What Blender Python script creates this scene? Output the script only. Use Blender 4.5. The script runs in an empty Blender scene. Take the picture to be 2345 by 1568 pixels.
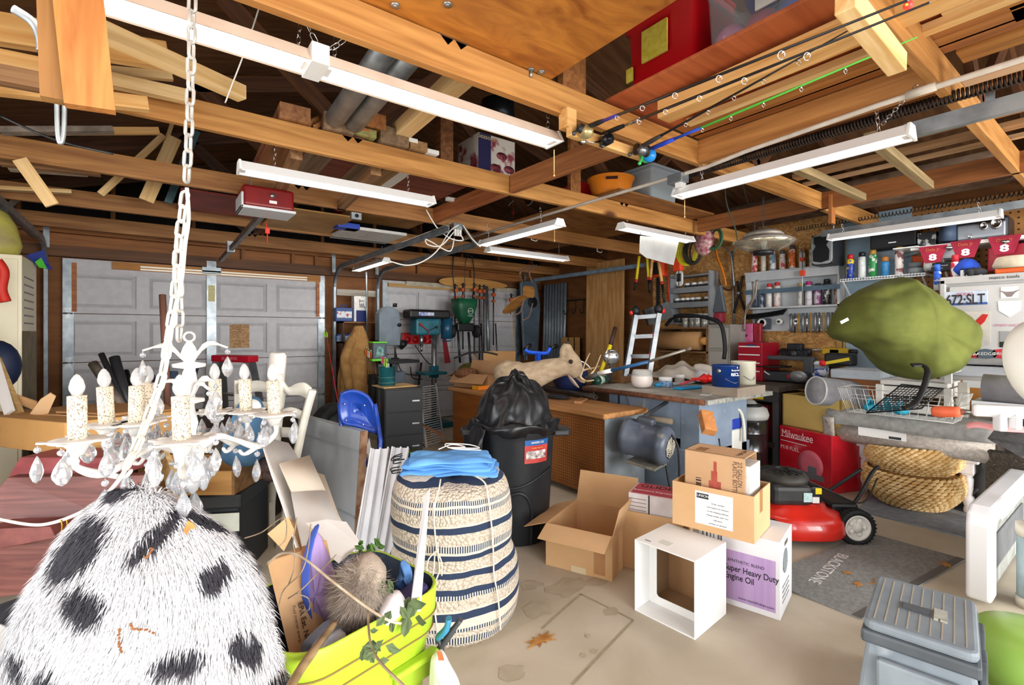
import bpy,math,random
from mathutils import Vector,Matrix,Quaternion
random.seed(7)
PI=math.pi
col=bpy.context.scene.collection
# ---------------------------------------------------------------- camera frame
F,CX,CY,H=1113.0,1172.5,764.0,1.38
S_,C_=0.599,0.801
def W(l,d,z=0.0):
 return Vector((S_*d+C_*l,C_*d-S_*l,z))
def at(px,py,d):
 return W((px-CX)/F*d,d,H-(py-CY)/F*d)
def onZ(px,py,z):
 return at(px,py,(H-z)*F/(py-CY))
def onY(px,py,Y):
 return at(px,py,Y/(C_-S_*(px-CX)/F))
def onX(px,py,X):
 return at(px,py,X/(S_+C_*(px-CX)/F))
V=lambda*a:Vector(a)
# ---------------------------------------------------------------- materials
def lin(h):
 h=h.lstrip('#')
 c=[int(h[i:i+2],16)/255 for i in(0,2,4)]
 return tuple((x/12.92 if x<=.04045 else((x+.055)/1.055)**2.4)for x in c)+(1,)
_mats={}
def mat(c,c2=None,r=.6,m=0.,sc=6.,st=(1,1,1),lo=.35,hi=.65,bump=0.,det=5.,tr=0.,al=1.,em=0.,ior=1.45,coat=0.,knots=0.,dis=0.,rings=False,c3=None):
 key=(c,c2,r,m,sc,st,lo,hi,bump,det,tr,al,em,ior,coat,knots,dis,rings,c3)
 if key in _mats:return _mats[key]
 mt=bpy.data.materials.new('m_%s_%d'%(c.strip('#'),len(_mats)))
 mt.use_nodes=True
 nt=mt.node_tree;N=nt.nodes;L=nt.links
 b=N['Principled BSDF']
 b.inputs['Base Color'].default_value=lin(c)
 b.inputs['Roughness'].default_value=r
 b.inputs['Metallic'].default_value=m
 b.inputs['IOR'].default_value=ior
 b.inputs['Transmission Weight'].default_value=tr
 b.inputs['Alpha'].default_value=al
 b.inputs['Coat Weight'].default_value=coat
 if em:
  b.inputs['Emission Color'].default_value=lin(c);b.inputs['Emission Strength'].default_value=em
 if c2 or bump:
  tc=N.new('ShaderNodeTexCoord');mp=N.new('ShaderNodeMapping')
  mp.inputs['Scale'].default_value=st
  oi=N.new('ShaderNodeObjectInfo');ad=N.new('ShaderNodeVectorMath');ad.operation='ADD'
  ml=N.new('ShaderNodeMath');ml.operation='MULTIPLY';ml.inputs[1].default_value=37.
  L.new(oi.outputs['Random'],ml.inputs[0])
  L.new(tc.outputs['Object'],ad.inputs[0]);L.new(ml.outputs[0],ad.inputs[1])
  L.new(ad.outputs[0],mp.inputs['Vector'])
  n=N.new('ShaderNodeTexNoise');n.inputs['Scale'].default_value=sc;n.inputs['Detail'].default_value=det
  n.inputs['Distortion'].default_value=dis
  L.new(mp.outputs[0],n.inputs['Vector'])
  if c2:
   rp=N.new('ShaderNodeValToRGB');e=rp.color_ramp.elements
   e[0].position=lo;e[0].color=lin(c);e[1].position=hi;e[1].color=lin(c2)
   if c3:
    x=e.new(min(.98,hi+.12));x.color=lin(c3)
   L.new(n.outputs['Fac'],rp.inputs['Fac'])
   out=rp.outputs['Color']
   if knots:
    vo=N.new('ShaderNodeTexVoronoi');vo.inputs['Scale'].default_value=knots
    mp2=N.new('ShaderNodeMapping');mp2.inputs['Scale'].default_value=(.5,1.1,1.1)
    L.new(ad.outputs[0],mp2.inputs['Vector']);L.new(mp2.outputs[0],vo.inputs['Vector'])
    r2=N.new('ShaderNodeValToRGB');k=r2.color_ramp.elements
    k[0].position=.06;k[0].color=(1,1,1,1);k[1].position=.13;k[1].color=(0,0,0,1)
    L.new(vo.outputs['Distance'],r2.inputs['Fac'])
    mx=N.new('ShaderNodeMix');mx.data_type='RGBA'
    L.new(r2.outputs['Color'],mx.inputs[0]);L.new(out,mx.inputs[6]);mx.inputs[7].default_value=lin('5a2f12')
    out=mx.outputs[2]
   L.new(out,b.inputs['Base Color'])
   if em:L.new(out,b.inputs['Emission Color'])
  if bump:
   bp=N.new('ShaderNodeBump');bp.inputs['Strength'].default_value=bump;bp.inputs['Distance'].default_value=.01
   L.new(n.outputs['Fac'],bp.inputs['Height']);L.new(bp.outputs[0],b.inputs['Normal'])
 _mats[key]=mt
 return mt
def wood(c,c2,r=.6,sc=3.,knots=0.,lo=.32,hi=.68):      # grain along local X
 return mat(c,c2,r=r,sc=sc,st=(.5,9,9),lo=lo,hi=hi,det=6,bump=.08,knots=knots,dis=.8)
def woodz(c,c2,r=.6,sc=3.):
 return mat(c,c2,r=r,sc=sc,st=(9,9,.5),lo=.32,hi=.68,det=6,bump=.08,dis=.8)
def woody(c,c2,r=.6,sc=3.):
 return mat(c,c2,r=r,sc=sc,st=(9,.5,9),lo=.32,hi=.68,det=6,bump=.08,dis=.8)
# ---------------------------------------------------------------- mesh builder
class MB:
 def __init__(s):s.v,s.f,s.mi,s.sm,s.cur,s.M=[],[],[],[],0,None
 def m(s,i):s.cur=i;return s
 def add(s,vs,fs,smooth=False):
  o=len(s.v)
  for p in vs:
   p=Vector(p);s.v.append(s.M@p if s.M else p)
  for f in fs:
   s.f.append([i+o for i in f]);s.mi.append(s.cur);s.sm.append(smooth)
  return s
 def box(s,x0,x1,y0,y1,z0,z1):
  v=[(x,y,z)for z in(z0,z1)for y in(y0,y1)for x in(x0,x1)]
  return s.add(v,[(0,2,3,1),(4,5,7,6),(0,1,5,4),(2,6,7,3),(0,4,6,2),(1,3,7,5)])
 def hexa(s,a,b):   # two quads of 4 points, same winding
  return s.add(list(a)+list(b),[(3,2,1,0),(4,5,6,7)]+[(i,(i+1)%4,4+(i+1)%4,4+i)for i in range(4)])
 def prism(s,pts,vec,smooth=False):
  n=len(pts);pts=[Vector(p)for p in pts];vec=Vector(vec)
  return s.add(pts+[p+vec for p in pts],[tuple(range(n))[::-1],tuple(range(n,2*n))]+[(i,(i+1)%n,n+(i+1)%n,n+i)for i in range(n)],smooth)
 def bar(s,p,q,w,h=None,up=(0,0,1)):
  p,q=Vector(p),Vector(q);h=h or w;d=(q-p).normalized();up=Vector(up)
  sd=d.cross(up)
  if sd.length<1e-3:sd=d.cross(Vector((1,0,0)))
  sd.normalize();u=sd.cross(d)
  c=lambda o:[o+sd*w/2*a+u*h/2*b for a,b in((-1,-1),(1,-1),(1,1),(-1,1))]
  return s.hexa(c(p),c(q))
 def tube(s,pts,r,n=8,closed=False,flat=1.):
  pts=[Vector(p)for p in pts];k=len(pts)
  rs=r if isinstance(r,(list,tuple))else[r]*k
  vs,fs,prev=[],[],None
  for i,p in enumerate(pts):
   a=pts[(i-1)%k]if(closed or i>0)else p
   b=pts[(i+1)%k]if(closed or i<k-1)else p
   t=(b-a)
   t=t.normalized()if t.length>1e-9 else Vector((0,0,1))
   if prev is None:
    x=t.orthogonal().normalized()
   else:
    x=prev-t*prev.dot(t)
    x=x.normalized()if x.length>1e-6 else t.orthogonal().normalized()
   prev=x;y=t.cross(x)
   for j in range(n):
    an=2*PI*j/n
    vs.append(p+(x*math.cos(an)+y*math.sin(an)*flat)*rs[i])
  for i in range(k if closed else k-1):
   for j in range(n):
    a,b=i*n+j,i*n+(j+1)%n;c,d=((i+1)%k)*n+(j+1)%n,((i+1)%k)*n+j
    fs.append((a,b,c,d))
  s.add(vs,fs,True)
  if not closed:
   o=len(s.v)-len(vs)
   s.f.append([o+j for j in range(n)][::-1]);s.f.append([o+(k-1)*n+j for j in range(n)])
   s.mi+=[s.cur]*2;s.sm+=[False]*2
  return s
 def lathe(s,prof,n=24,o=(0,0,0),ax=(0,0,1),smooth=True,sx=1.,sy=1.):
  q=Vector((0,0,1)).rotation_difference(Vector(ax).normalized());o=Vector(o)
  vs,fs=[],[]
  for r,z in prof:
   for j in range(n):
    a=2*PI*j/n
    vs.append(o+q@Vector((r*sx*math.cos(a),r*sy*math.sin(a),z)))
  for i in range(len(prof)-1):
   for j in range(n):
    fs.append((i*n+j,i*n+(j+1)%n,(i+1)*n+(j+1)%n,(i+1)*n+j))
  cl=prof[0]==prof[-1]
  if prof[0][0]>1e-5 and not cl:fs.append(tuple(range(n))[::-1])
  if prof[-1][0]>1e-5 and not cl:fs.append(tuple((len(prof)-1)*n+j for j in range(n)))
  return s.add(vs,fs,smooth)
 def cyl(s,p,q,r,n=16,r2=None):
  p,q=Vector(p),Vector(q);h=(q-p).length
  return s.lathe([(r,0),(r2 if r2 is not None else r,h)],n,p,q-p)
 def ball(s,c,r,n=14,seg=9):
  r=r if isinstance(r,(list,tuple))else(r,r,r);c=Vector(c)
  vs,fs=[],[]
  for i in range(seg+1):
   th=PI*i/seg
   for j in range(n):
    a=2*PI*j/n
    vs.append(c+Vector((r[0]*math.sin(th)*math.cos(a),r[1]*math.sin(th)*math.sin(a),-r[2]*math.cos(th))))
  for i in range(seg):
   for j in range(n):
    fs.append((i*n+j,i*n+(j+1)%n,(i+1)*n+(j+1)%n,(i+1)*n+j))
  return s.add(vs,fs,True)
 def grid(s,rows,smooth=True,cu=False,flip=False):
  k,n=len(rows),len(rows[0]);vs=[p for r in rows for p in r];fs=[]
  for i in range(k-1):
   for j in range(n if cu else n-1):
    f=(i*n+j,i*n+(j+1)%n,(i+1)*n+(j+1)%n,(i+1)*n+j)
    fs.append(f[::-1]if flip else f)
  return s.add(vs,fs,smooth)
 def build(s,name,mats,parent=None,bevel=0.,sub=0,solid=0.,seg=2,recenter=True):
  me=bpy.data.meshes.new(name)
  vs=s.v;off=Vector((0,0,0))
  if parent is None and recenter and vs:
   lo=[min(v[i]for v in vs)for i in range(3)];hi=[max(v[i]for v in vs)for i in range(3)]
   off=Vector(((lo[0]+hi[0])/2,(lo[1]+hi[1])/2,lo[2]));vs=[v-off for v in vs]
  me.from_pydata([tuple(v)for v in vs],[],s.f)
  for m_ in(mats if isinstance(mats,(list,tuple))else[mats]):me.materials.append(m_)
  me.polygons.foreach_set('material_index',s.mi);me.polygons.foreach_set('use_smooth',s.sm)
  me.update()
  o=bpy.data.objects.new(name,me);col.objects.link(o);o.location=off
  if parent is not None:o.parent=parent
  if bevel:
   b=o.modifiers.new('b','BEVEL');b.width=bevel;b.segments=seg;b.limit_method='ANGLE';b.angle_limit=.6
  if solid:
   b=o.modifiers.new('s','SOLIDIFY');b.thickness=solid;b.offset=0
  if sub:
   b=o.modifiers.new('u','SUBSURF');b.levels=sub;b.render_levels=sub
  return o
def B():return MB()
def tag(o,label,cat,group=None,kind=None):
 if label:o['label']=label
 if cat:o['category']=cat
 if group:o['group']=group
 if kind:o['kind']=kind
 return o
def thing(name,label,cat,loc=(0,0,0),rz=0.,group=None,rot=None):
 o=bpy.data.objects.new(name,None);col.objects.link(o);o.empty_display_size=.05
 o.location=loc;o.rotation_euler=rot or(0,0,rz)
 return tag(o,label,cat,group)
def struct(name,mb,m,**k):
 o=mb.build(name,m,recenter=False,**k);o['kind']='structure';return o
def foot(p0,p1):
 """front edge p0->p1 on plan: local x along it, local y away from the viewer; returns loc, rz, width"""
 p0,p1=Vector(p0),Vector(p1)
 return p0,math.atan2(p1.y-p0.y,p1.x-p0.x),math.hypot(p1.x-p0.x,p1.y-p0.y)
def board(name,p,q,w,h,m,label=None,cat='board',group=None,up=(0,0,1),parent=None,bevel=.002,kind=None):
 """a plank with its grain along its own length"""
 p,q=Vector(p),Vector(q);d=(q-p);L=d.length;d.normalize();up=Vector(up)
 sd=up.cross(d)
 if sd.length<1e-3:sd=Vector((0,1,0)).cross(d)
 sd.normalize();u=d.cross(sd)
 o=B().box(0,L,-w/2,w/2,-h/2,h/2).build(name,m,parent,bevel=bevel,recenter=False)
 R=Matrix((d,sd,u)).transposed().to_4x4();R.translation=p
 o.matrix_local=R
 return tag(o,label,cat if label else None,group,kind)
def dup(root,loc=None,rz=None,label=None,group=None,rot=None):
 r=root.copy();col.objects.link(r)
 if loc is not None:r.location=loc
 if rz is not None:r.rotation_euler=(0,0,rz)
 if rot is not None:r.rotation_euler=rot
 if label:r['label']=label
 if group:r['group']=group
 for ch in list(root.children):
  c=ch.copy();col.objects.link(c);c.parent=r
  for g in list(ch.children):
   d=g.copy();col.objects.link(d);d.parent=c
 return r
def text(body,size,m,parent,M,name='lettering',bold=0.,sx=1.,align='CENTER'):
 cu=bpy.data.curves.new(name,'FONT');cu.body=body;cu.size=size;cu.align_x=align;cu.align_y='CENTER'
 cu.extrude=.0004;cu.offset=bold
 o=bpy.data.objects.new(name,cu);col.objects.link(o);o.data.materials.append(m)
 o.parent=parent;o.matrix_local=M@Matrix.Diagonal((sx,1,1,1))
 return o
def MX(o,x,y):
 """matrix with origin o, local x and local y (text plane)"""
 x=Vector(x).normalized();y=Vector(y);y=(y-x*y.dot(x)).normalized();z=x.cross(y)
 R=Matrix((x,y,z)).transposed().to_4x4();R.translation=Vector(o);return R
FR=lambda o:MX(o,(1,0,0),(0,0,1))            # text on a local -y face
def arc(c,r,a0,a1,n,x=(1,0,0),y=(0,0,1)):
 c,x,y=Vector(c),Vector(x),Vector(y)
 return[c+x*r*math.cos(a0+(a1-a0)*i/n)+y*r*math.sin(a0+(a1-a0)*i/n)for i in range(n+1)]
def rrect(w,h,r,n=5):
 o=[]
 for cx,cy,a in((w/2-r,h/2-r,0),(-w/2+r,h/2-r,PI/2),(-w/2+r,-h/2+r,PI),(w/2-r,-h/2+r,1.5*PI)):
  o+=[(cx+r*math.cos(a+PI/2*i/n),cy+r*math.sin(a+PI/2*i/n))for i in range(n+1)]
 return o
def smooth_pts(P,k=6):
 P=[Vector(p)for p in P];out=[]
 for i in range(len(P)-1):
  a,b,c,d=P[max(i-1,0)],P[i],P[i+1],P[min(i+2,len(P)-1)]
  for j in range(k):
   t=j/k
   out.append(.5*((2*b)+(c-a)*t+(2*a-5*b+4*c-d)*t*t+(3*b-a-3*c+d)*t**3))
 return out+[P[-1]]
def cord(name,pts,r,m,label=None,cat='cord',parent=None,group=None,n=6,k=6):
 o=B().tube(smooth_pts(pts,k),r,n).build(name,m,parent)
 return tag(o,label,cat if label else None,group)
def chain_mb(p,q,L=.03,r=.002,sag=0.,mb=None,w=.45):
 """links between p and q as one mesh"""
 mb=mb or B();p,q=Vector(p),Vector(q)
 n=max(2,int((q-p).length*(1+sag)/(L*.78)))
 pt=[p.lerp(q,i/n)-Vector((0,0,4*sag*(q-p).length*(i/n)*(1-i/n)))for i in range(n+1)]
 for i in range(n):
  a,b=pt[i],pt[i+1];d=(b-a).normalized();x=d.orthogonal().normalized();y=d.cross(x)
  if i%2:x=y
  c=(a+b)/2;h=L*.5-L*w*.5
  P=arc(c+d*h,L*w*.5,0,PI,4,x,d)+arc(c-d*h,L*w*.5,PI,2*PI,4,x,d)
  mb.tube(P,r,5,closed=True)
 return mb
ORD='first second third fourth fifth sixth seventh eighth ninth tenth eleventh twelfth thirteenth fourteenth'.split()
# common materials
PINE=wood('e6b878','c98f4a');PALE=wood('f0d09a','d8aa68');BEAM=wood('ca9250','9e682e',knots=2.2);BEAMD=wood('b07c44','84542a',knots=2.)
OLD=wood('a87c52','6e4a2c');DKW=wood('6a4020','3f2412');REDPLY=wood('c26a3c','9e4c26',sc=2);ORPLY=mat('ca8436','90501c',sc=3.2,st=(1,3,1),lo=.3,hi=.7,det=8,dis=1.5,r=.5)
WHITE=mat('f2f1ee',r=.45);WHITEP=mat('eceae6','d8d6d2',sc=20,r=.5);BLACK=mat('17181a',r=.45);BLACKM=mat('202224','121314',sc=14,r=.7)
STEEL=mat('b9bcbe','8e9294',m=.9,r=.35,sc=12);GALV=mat('aab2b6','878f95',m=.75,r=.42,sc=9);CHROME=mat('d8dadc',m=1.,r=.18);DKST=mat('55585a','3a3c3e',m=.7,r=.45,sc=15)
CARD=mat('c79a68','b98a58',sc=3,r=.85);CARDL=mat('d9b184','cda273',sc=3,r=.85);CARDD=mat('a87a4c','97693e',sc=3,r=.85);CARDI=mat('b48a62','a87e58',sc=4,r=.9)
GREY=mat('8e9498','7b8185',sc=8,r=.6);REDP=mat('c01818',r=.4);BLUEP=mat('1d4fb0',r=.4);RUST=mat('7a4a30','4a2e20',sc=25,r=.85)
INK=mat('1c1a1a',r=.8);BRASS=mat('b8892e',m=.9,r=.3)
def rumple(o,s,sc):
 tx=bpy.data.textures.new('folds','CLOUDS');tx.noise_scale=sc;d=o.modifiers.new('d','DISPLACE');d.texture=tx;d.strength=s;d.mid_level=.5;d.texture_coords='LOCAL'
_texts=[]
def text(body,size,m,parent,M,name='lettering',bold=0.,sx=1.,align='CENTER'):
 cu=bpy.data.curves.new(name,'FONT');cu.body=body;cu.size=size;cu.align_x=align;cu.align_y='CENTER'
 cu.extrude=.0004;cu.offset=bold
 o=bpy.data.objects.new(name,cu);col.objects.link(o)
 _texts.append((o,m,parent,M@Matrix.Diagonal((sx,1,1,1)),name))
def flush_texts():
 bpy.context.view_layer.update();dg=bpy.context.evaluated_depsgraph_get();L=[]
 for o,m,parent,M,name in _texts:
  me=bpy.data.meshes.new_from_object(o.evaluated_get(dg));me.materials.clear();me.materials.append(m);L.append(me)
 for(o,m,parent,M,name),me in zip(_texts,L):
  cu=o.data;bpy.data.objects.remove(o);bpy.data.curves.remove(cu)
  n=bpy.data.objects.new(name,me);col.objects.link(n);n.parent=parent;n.matrix_local=M
def span(fn,K,px0,px1,py0,py1):
 """pixel box on a plane -> loc (lower left), rz, width, height"""
 a,b,c=fn(px0,py1,K),fn(px1,py1,K),fn(px0,py0,K)
 return Vector((a.x,a.y,a.z)),math.atan2(b.y-a.y,b.x-a.x),math.hypot(b.x-a.x,b.y-a.y),c.z-a.z
def wthing(name,label,cat,fn,K,px0,px1,py0,py1,group=None,z=None):
 loc,rz,w,h=span(fn,K,px0,px1,py0,py1)
 if z is not None:loc.z=z
 return thing(name,label,cat,loc,rz,group),w,h
def can(name,label,cat,loc,r,h,body,capm=None,caph=.03,group=None,rim=None,band=None,capr=None):
 """spray can / bottle / jar"""
 t=thing(name,label,cat,loc,0,group)
 B().lathe([(r*.9,0),(r,.004),(r,h-.012),(r*.85,h)],16).build('body',body,t)
 if band:B().lathe([(r*1.01,h*.25),(r*1.01,h*.7)],16).build('band',band,t)
 if capm:B().lathe([(capr or r*.8,h-.002),(capr or r*.8,h+caph*.85),((capr or r*.8)*.85,h+caph)],14).build('cap',capm,t)
 return t
# ================================================================ camera, light
sc=bpy.context.scene
cam=bpy.data.objects.new('camera',bpy.data.cameras.new('camera'));col.objects.link(cam);sc.camera=cam
cam.location=(0,0,H);cam.rotation_euler=(PI/2,0,-math.atan2(S_,C_))
cam.data.sensor_width=36;cam.data.lens=36*F/2345;cam.data.shift_y=-(784-CY)/2345;cam.data.clip_start=.02
sc.view_settings.view_transform='Standard';sc.view_settings.look='None';sc.view_settings.gamma=1;sc.view_settings.exposure=0.5
try:
 cy_=sc.cycles;cy_.max_bounces=6;cy_.use_adaptive_sampling=True;cy_.adaptive_threshold=.05;cy_.diffuse_bounces=3;cy_.glossy_bounces=3;cy_.transmission_bounces=5;cy_.transparent_max_bounces=8
except Exception:pass
w=bpy.data.worlds.new('sky');sc.world=w;w.use_nodes=True
w.node_tree.nodes['Background'].inputs['Color'].default_value=(.93,.97,1,1);w.node_tree.nodes['Background'].inputs['Strength'].default_value=2.6
def area(name,loc,tgt,sx,sy,power,c=(1,1,1)):
 l=bpy.data.lights.new(name,'AREA');l.shape='RECTANGLE';l.size=sx;l.size_y=sy;l.energy=power;l.color=c
 o=bpy.data.objects.new(name,l);col.objects.link(o);o.location=loc
 o.rotation_euler=(Vector(tgt)-Vector(loc)).to_track_quat('-Z','Y').to_euler();return o
# daylight from garage and side doors; second door and shop-light glow added as fill
area('daylight_open_door',(1.2,-6.5,1.4),(1.9,4,1.5),5.5,2.6,430,(1,.985,.96))
area('daylight_side_door',(-4.6,1.2,1.5),(2,1.8,1.3),3.2,2.4,95,(1,.985,.96))
area('fill_second_door',(4.6,-6.0,1.4),(3.6,4,1.5),4.5,2.6,300,(1,.985,.96))
# ================================================================ shell
XL,XR,YB,YF=-1.55,6.0,7.14,-1.2
concrete=mat('cbc0ae','b0a48e',sc=2.2,lo=.3,hi=.7,r=.85,det=9,dis=.4,bump=.12,c3='96836c')
struct('floor',B().box(XL,XR+.1,YF,YB,-.12,0),concrete)
struct('path',B().box(XL-2,XR+2,YF-7,YF,-.14,-.02).box(XL-5,XL,YF,4,-.14,-.02),mat('d0cac0',r=.9))
# slab joints and oil stains worn into the concrete
sj=B()
for a,b in((onZ(1240,1440,0),onZ(1330,1360,0)),(onZ(1330,1360,0),onZ(1450,1420,0)),(onZ(1450,1420,0),onZ(1310,1568,0))):
 d=(b-a).normalized();n=Vector((-d.y,d.x,0))*.006
 sj.add([a-n,b-n,b+n,a+n],[(0,1,2,3)])
for v in sj.v:v.z=.0012
struct('trim_1',sj,mat('a89c84','9a8e76',sc=20,r=.9))
st=B();rs=random.Random(3)
for px,py,r in((1230,1395,.10),(1300,1345,.14),(1370,1330,.09),(1215,1340,.08),(1170,1540,.07),(1360,1490,.025),(1345,1455,.02),(1335,1500,.018),(1400,1400,.05),(2090,1262,.05)):
 c=onZ(px,py,.0016);st.add([c+V(r*(.6+.5*rs.random())*math.cos(a*PI/8),r*(.4+.4*rs.random())*math.sin(a*PI/8),rs.random()*.0003)for a in range(16)],[tuple(range(16))])
struct('trim_2',st,mat('baae98','aca08a',sc=14,r=.9,lo=.3,hi=.7))
brown=mat('84542c','70441f',sc=3,r=.75,st=(1,1,4));osb=mat('d8a868','a8733a',sc=22,st=(1,.6,1),r=.75,lo=.38,hi=.6,det=3,dis=1.2,c3='e6c088')
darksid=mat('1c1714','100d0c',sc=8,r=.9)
struct('wall_back',B().box(XL,XR+.1,YB,YB+.1,0,2.62),brown)
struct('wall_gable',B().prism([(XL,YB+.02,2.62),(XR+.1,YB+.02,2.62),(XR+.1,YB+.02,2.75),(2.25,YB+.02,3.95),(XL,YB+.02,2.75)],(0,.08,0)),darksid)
struct('wall_left',B().box(XL-.1,XL,YF,-.4,0,2.75).box(XL-.1,XL,2.9,YB,0,2.75).box(XL-.1,XL,-.4,2.9,2.25,2.75),brown)
struct('wall_right',B().box(XR,XR+.1,YF,YB,0,2.75),brown)
struct('wall_front',B().box(XL-.1,-.75,YF-.1,YF,0,2.75).box(2.05,2.75,YF-.1,YF,0,2.75).box(5.5,XR+.1,YF-.1,YF,0,2.75).box(-.75,2.05,YF-.1,YF,2.3,2.75).box(2.75,5.5,YF-.1,YF,2.3,2.75),brown)
struct('wall_right_osb',B().box(XR-.012,XR,1.95,4.52,0,2.7),osb)
roofm=mat('7a5434','5c3c22',sc=3,st=(1,6,1),r=.85)
rf=B()
for x0,z0,x1,z1 in((XL-.3,2.63,2.25,3.85),(XR+.4,2.63,2.25,3.85)):
 rf.hexa([(x0,YF-.3,z0),(x1,YF-.3,z1),(x1,YB+.2,z1),(x0,YB+.2,z0)],[(x0,YF-.3,z0+.03),(x1,YF-.3,z1+.03),(x1,YB+.2,z1+.03),(x0,YB+.2,z0+.03)])
struct('ceiling',rf,roofm)
# header carpentry over the doors
hd=B().box(XL,XR,YB-.09,YB,2.21,2.33)
struct('trim_3',hd,wood('6e4422','4a2c14'))
struct('trim_4',B().box(XL,XR,YB-.03,YB,2.33,2.46).box(XL,XR,YB-.12,YB+.02,2.46,2.56),wood('a4672e','7c4a1e'))
studs=B()
for i in range(10):studs.box(-1.1+i*.76,-1.06+i*.76,YB-.07,YB+.02,2.56,3.3)
for x in(.95,1.55,1.85,3.4,4.4):studs.box(x,x+.04,YB-.09,YB,2.33,2.46)
struct('trim_5',studs,woodz('9a6430','6e421c'))
# trusses: chord, rafters and webs on each line
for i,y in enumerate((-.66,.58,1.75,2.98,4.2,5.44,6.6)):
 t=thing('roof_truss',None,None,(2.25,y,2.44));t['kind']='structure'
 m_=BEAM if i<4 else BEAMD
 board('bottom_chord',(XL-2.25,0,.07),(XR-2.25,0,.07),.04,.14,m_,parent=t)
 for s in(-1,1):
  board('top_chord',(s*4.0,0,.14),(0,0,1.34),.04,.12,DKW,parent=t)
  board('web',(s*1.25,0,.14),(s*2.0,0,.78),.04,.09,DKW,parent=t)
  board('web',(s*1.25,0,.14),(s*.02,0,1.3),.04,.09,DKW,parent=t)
# upright posts and gussets tied to the joists
P=onY(1016,280,3.03);board('roof_post',(P.x,3.03,2.46),(P.x,3.03,3.7),.1,.1,woodz('8a5c34','5a361c'),up=(0,1,0),kind='structure')
P=onY(1310,180,1.80);board('roof_post',(P.x,1.80,2.46),(P.x,1.80,3.6),.16,.04,woodz('a8703c','7c4a24'),up=(0,1,0),kind='structure')
P=onY(1315,420,3.03);board('roof_post',(P.x,3.03,2.46),(P.x,3.03,3.5),.12,.04,woodz('a8703c','7c4a24'),up=(0,1,0),kind='structure')
# ---------------------------------------------------------------- rear garage doors
doorw=mat('c6c4c6','bcbabd',sc=12,r=.5)
def garage_door(name,x0,x1):
 t=thing(name,None,None,((x0+x1)/2,YB-.06,0));t['kind']='structure'
 w2=(x1-x0)/2;zs=[.01,.533,1.066,1.6,2.2];n=4;cw=(x1-x0)/n
 for k in range(4):
  za,zb=zs[k]+.004,zs[k+1]-.004;b=B().box(-w2,w2,.03,.045,za,zb)
  top=zb-.07 if k<3 else zb-.16
  b.box(-w2,w2,0,.03,za,za+.06).box(-w2,w2,0,.03,top,zb)
  for j in range(n+1):
   x=-w2+j*cw;b.box(max(-w2,x-.055),min(w2,x+.055),0,.03,za+.06,top)
  for j in range(n):
   xa,xb=-w2+j*cw+.055,-w2+(j+1)*cw-.055;e=.045
   b.hexa([(xa+.008,.03,za+.068),(xb-.008,.03,za+.068),(xb-.008,.03,top-.008),(xa+.008,.03,top-.008)],[(xa+e,.006,za+.06+e),(xb-e,.006,za+.06+e),(xb-e,.006,top-e),(xa+e,.006,top-e)])
  b.build('door_section',doorw,t)
 for x in(-w2+.045,w2-.045):
  B().box(x-.045,x+.045,-.012,0,.02,2.18).build('edge_plate',GALV,t)
  for z in zs[1:4]:
   B().prism([(x-.035,-.02,z-.06),(x+.035,-.02,z-.06),(x+.012,-.02,z-.01),(x+.012,-.02,z+.01),(x+.035,-.02,z+.06),(x-.035,-.02,z+.06),(x-.012,-.02,z+.01),(x-.012,-.02,z-.01)],(0,.008,0)).cyl((x-.04,-.024,z),(x+.04,-.024,z),.008,8).build('hinge',STEEL,t)
 return t
D1=garage_door('door_1',-.74,1.99);D2=garage_door('door_2',2.84,5.48)
strut=B().box(-.05,.05,-.03,-.004,1.0,2.28).build('operator_strut',GALV,D1)
B().box(-.1,.1,-.05,-.03,2.12,2.2).build('operator_bracket',GALV,D1)
B().box(-.035,.035,-.034,-.031,1.78,1.98).build('instruction_label',mat('d8cf9c','c4b878',sc=40),D1)
B().box(.2,.42,-.004,-.001,1.2,1.5).build('yellowed_paper',mat('c49a68','8c6238',sc=30,st=(1,1,3)),D1)
B().box(-.95,1.3,-.035,-.006,2.105,2.19).build('wood_stiffener',wood('c4863c','9c6426'),D1)
B().box(-.7,1.12,-.05,-.036,2.11,2.128).box(-.7,1.12,-.05,-.036,2.14,2.158).build('metal_strip',mat('d8d0c0',r=.4,m=.3),D1)
B().box(-.95,1.2,-.05,-.006,2.13,2.2).build('metal_strip',mat('c8c0ac','a89c84',sc=9,r=.4),D2)
for s in(-1,1):B().box(s*1.27-.02,s*1.27+.02,-.025,-.012,1.62,2.15).build('edge_batten',wood('b8713a','94552a'),D1)
# ---------------------------------------------------------------- overhead door tracks
def track(name,x,y0,label,z=2.32,m_=GALV,low=1.3,h=.055):
 t=thing(name,label,'door track',(x,YB-.14,0))
 R_=.32;pts=[V(0,0,low),V(0,0,z-R_)]+arc((0,-R_,z-R_),R_,0,PI/2,8,(0,1,0),(0,0,1))[1:]+[V(0,y0-(YB-.14),z)]
 b=B();
 def strip(off,wd):
  rows=[]
  for k,p in enumerate(pts):
   a=pts[max(0,k-1)];c=pts[min(len(pts)-1,k+1)];d=(c-a).normalized();n=Vector((0,-d.z,d.y))
   q=p+n*off;rows.append([q+V(-wd/2,0,0),q+V(wd/2,0,0)])
  return rows
 b.grid(strip(h/2,.03),False).grid(strip(-h/2,.03),False)
 ra,rb=strip(h/2,.03),strip(-h/2,.03)
 b.grid([[p[1],q[1]]for p,q in zip(ra,rb)],False)
 b.build('rail',m_,t,solid=.004)
 B().bar((0,.02,z-.05),(0,.02,2.6 if z<2.5 else z+.1),.05,.006,(0,1,0)).build('flag_bracket',GALV,t)
 return t
track('door_track',-.86,4.3,'galvanized door track curving up beside the beige locker, leftmost',2.34,low=.05)
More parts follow.
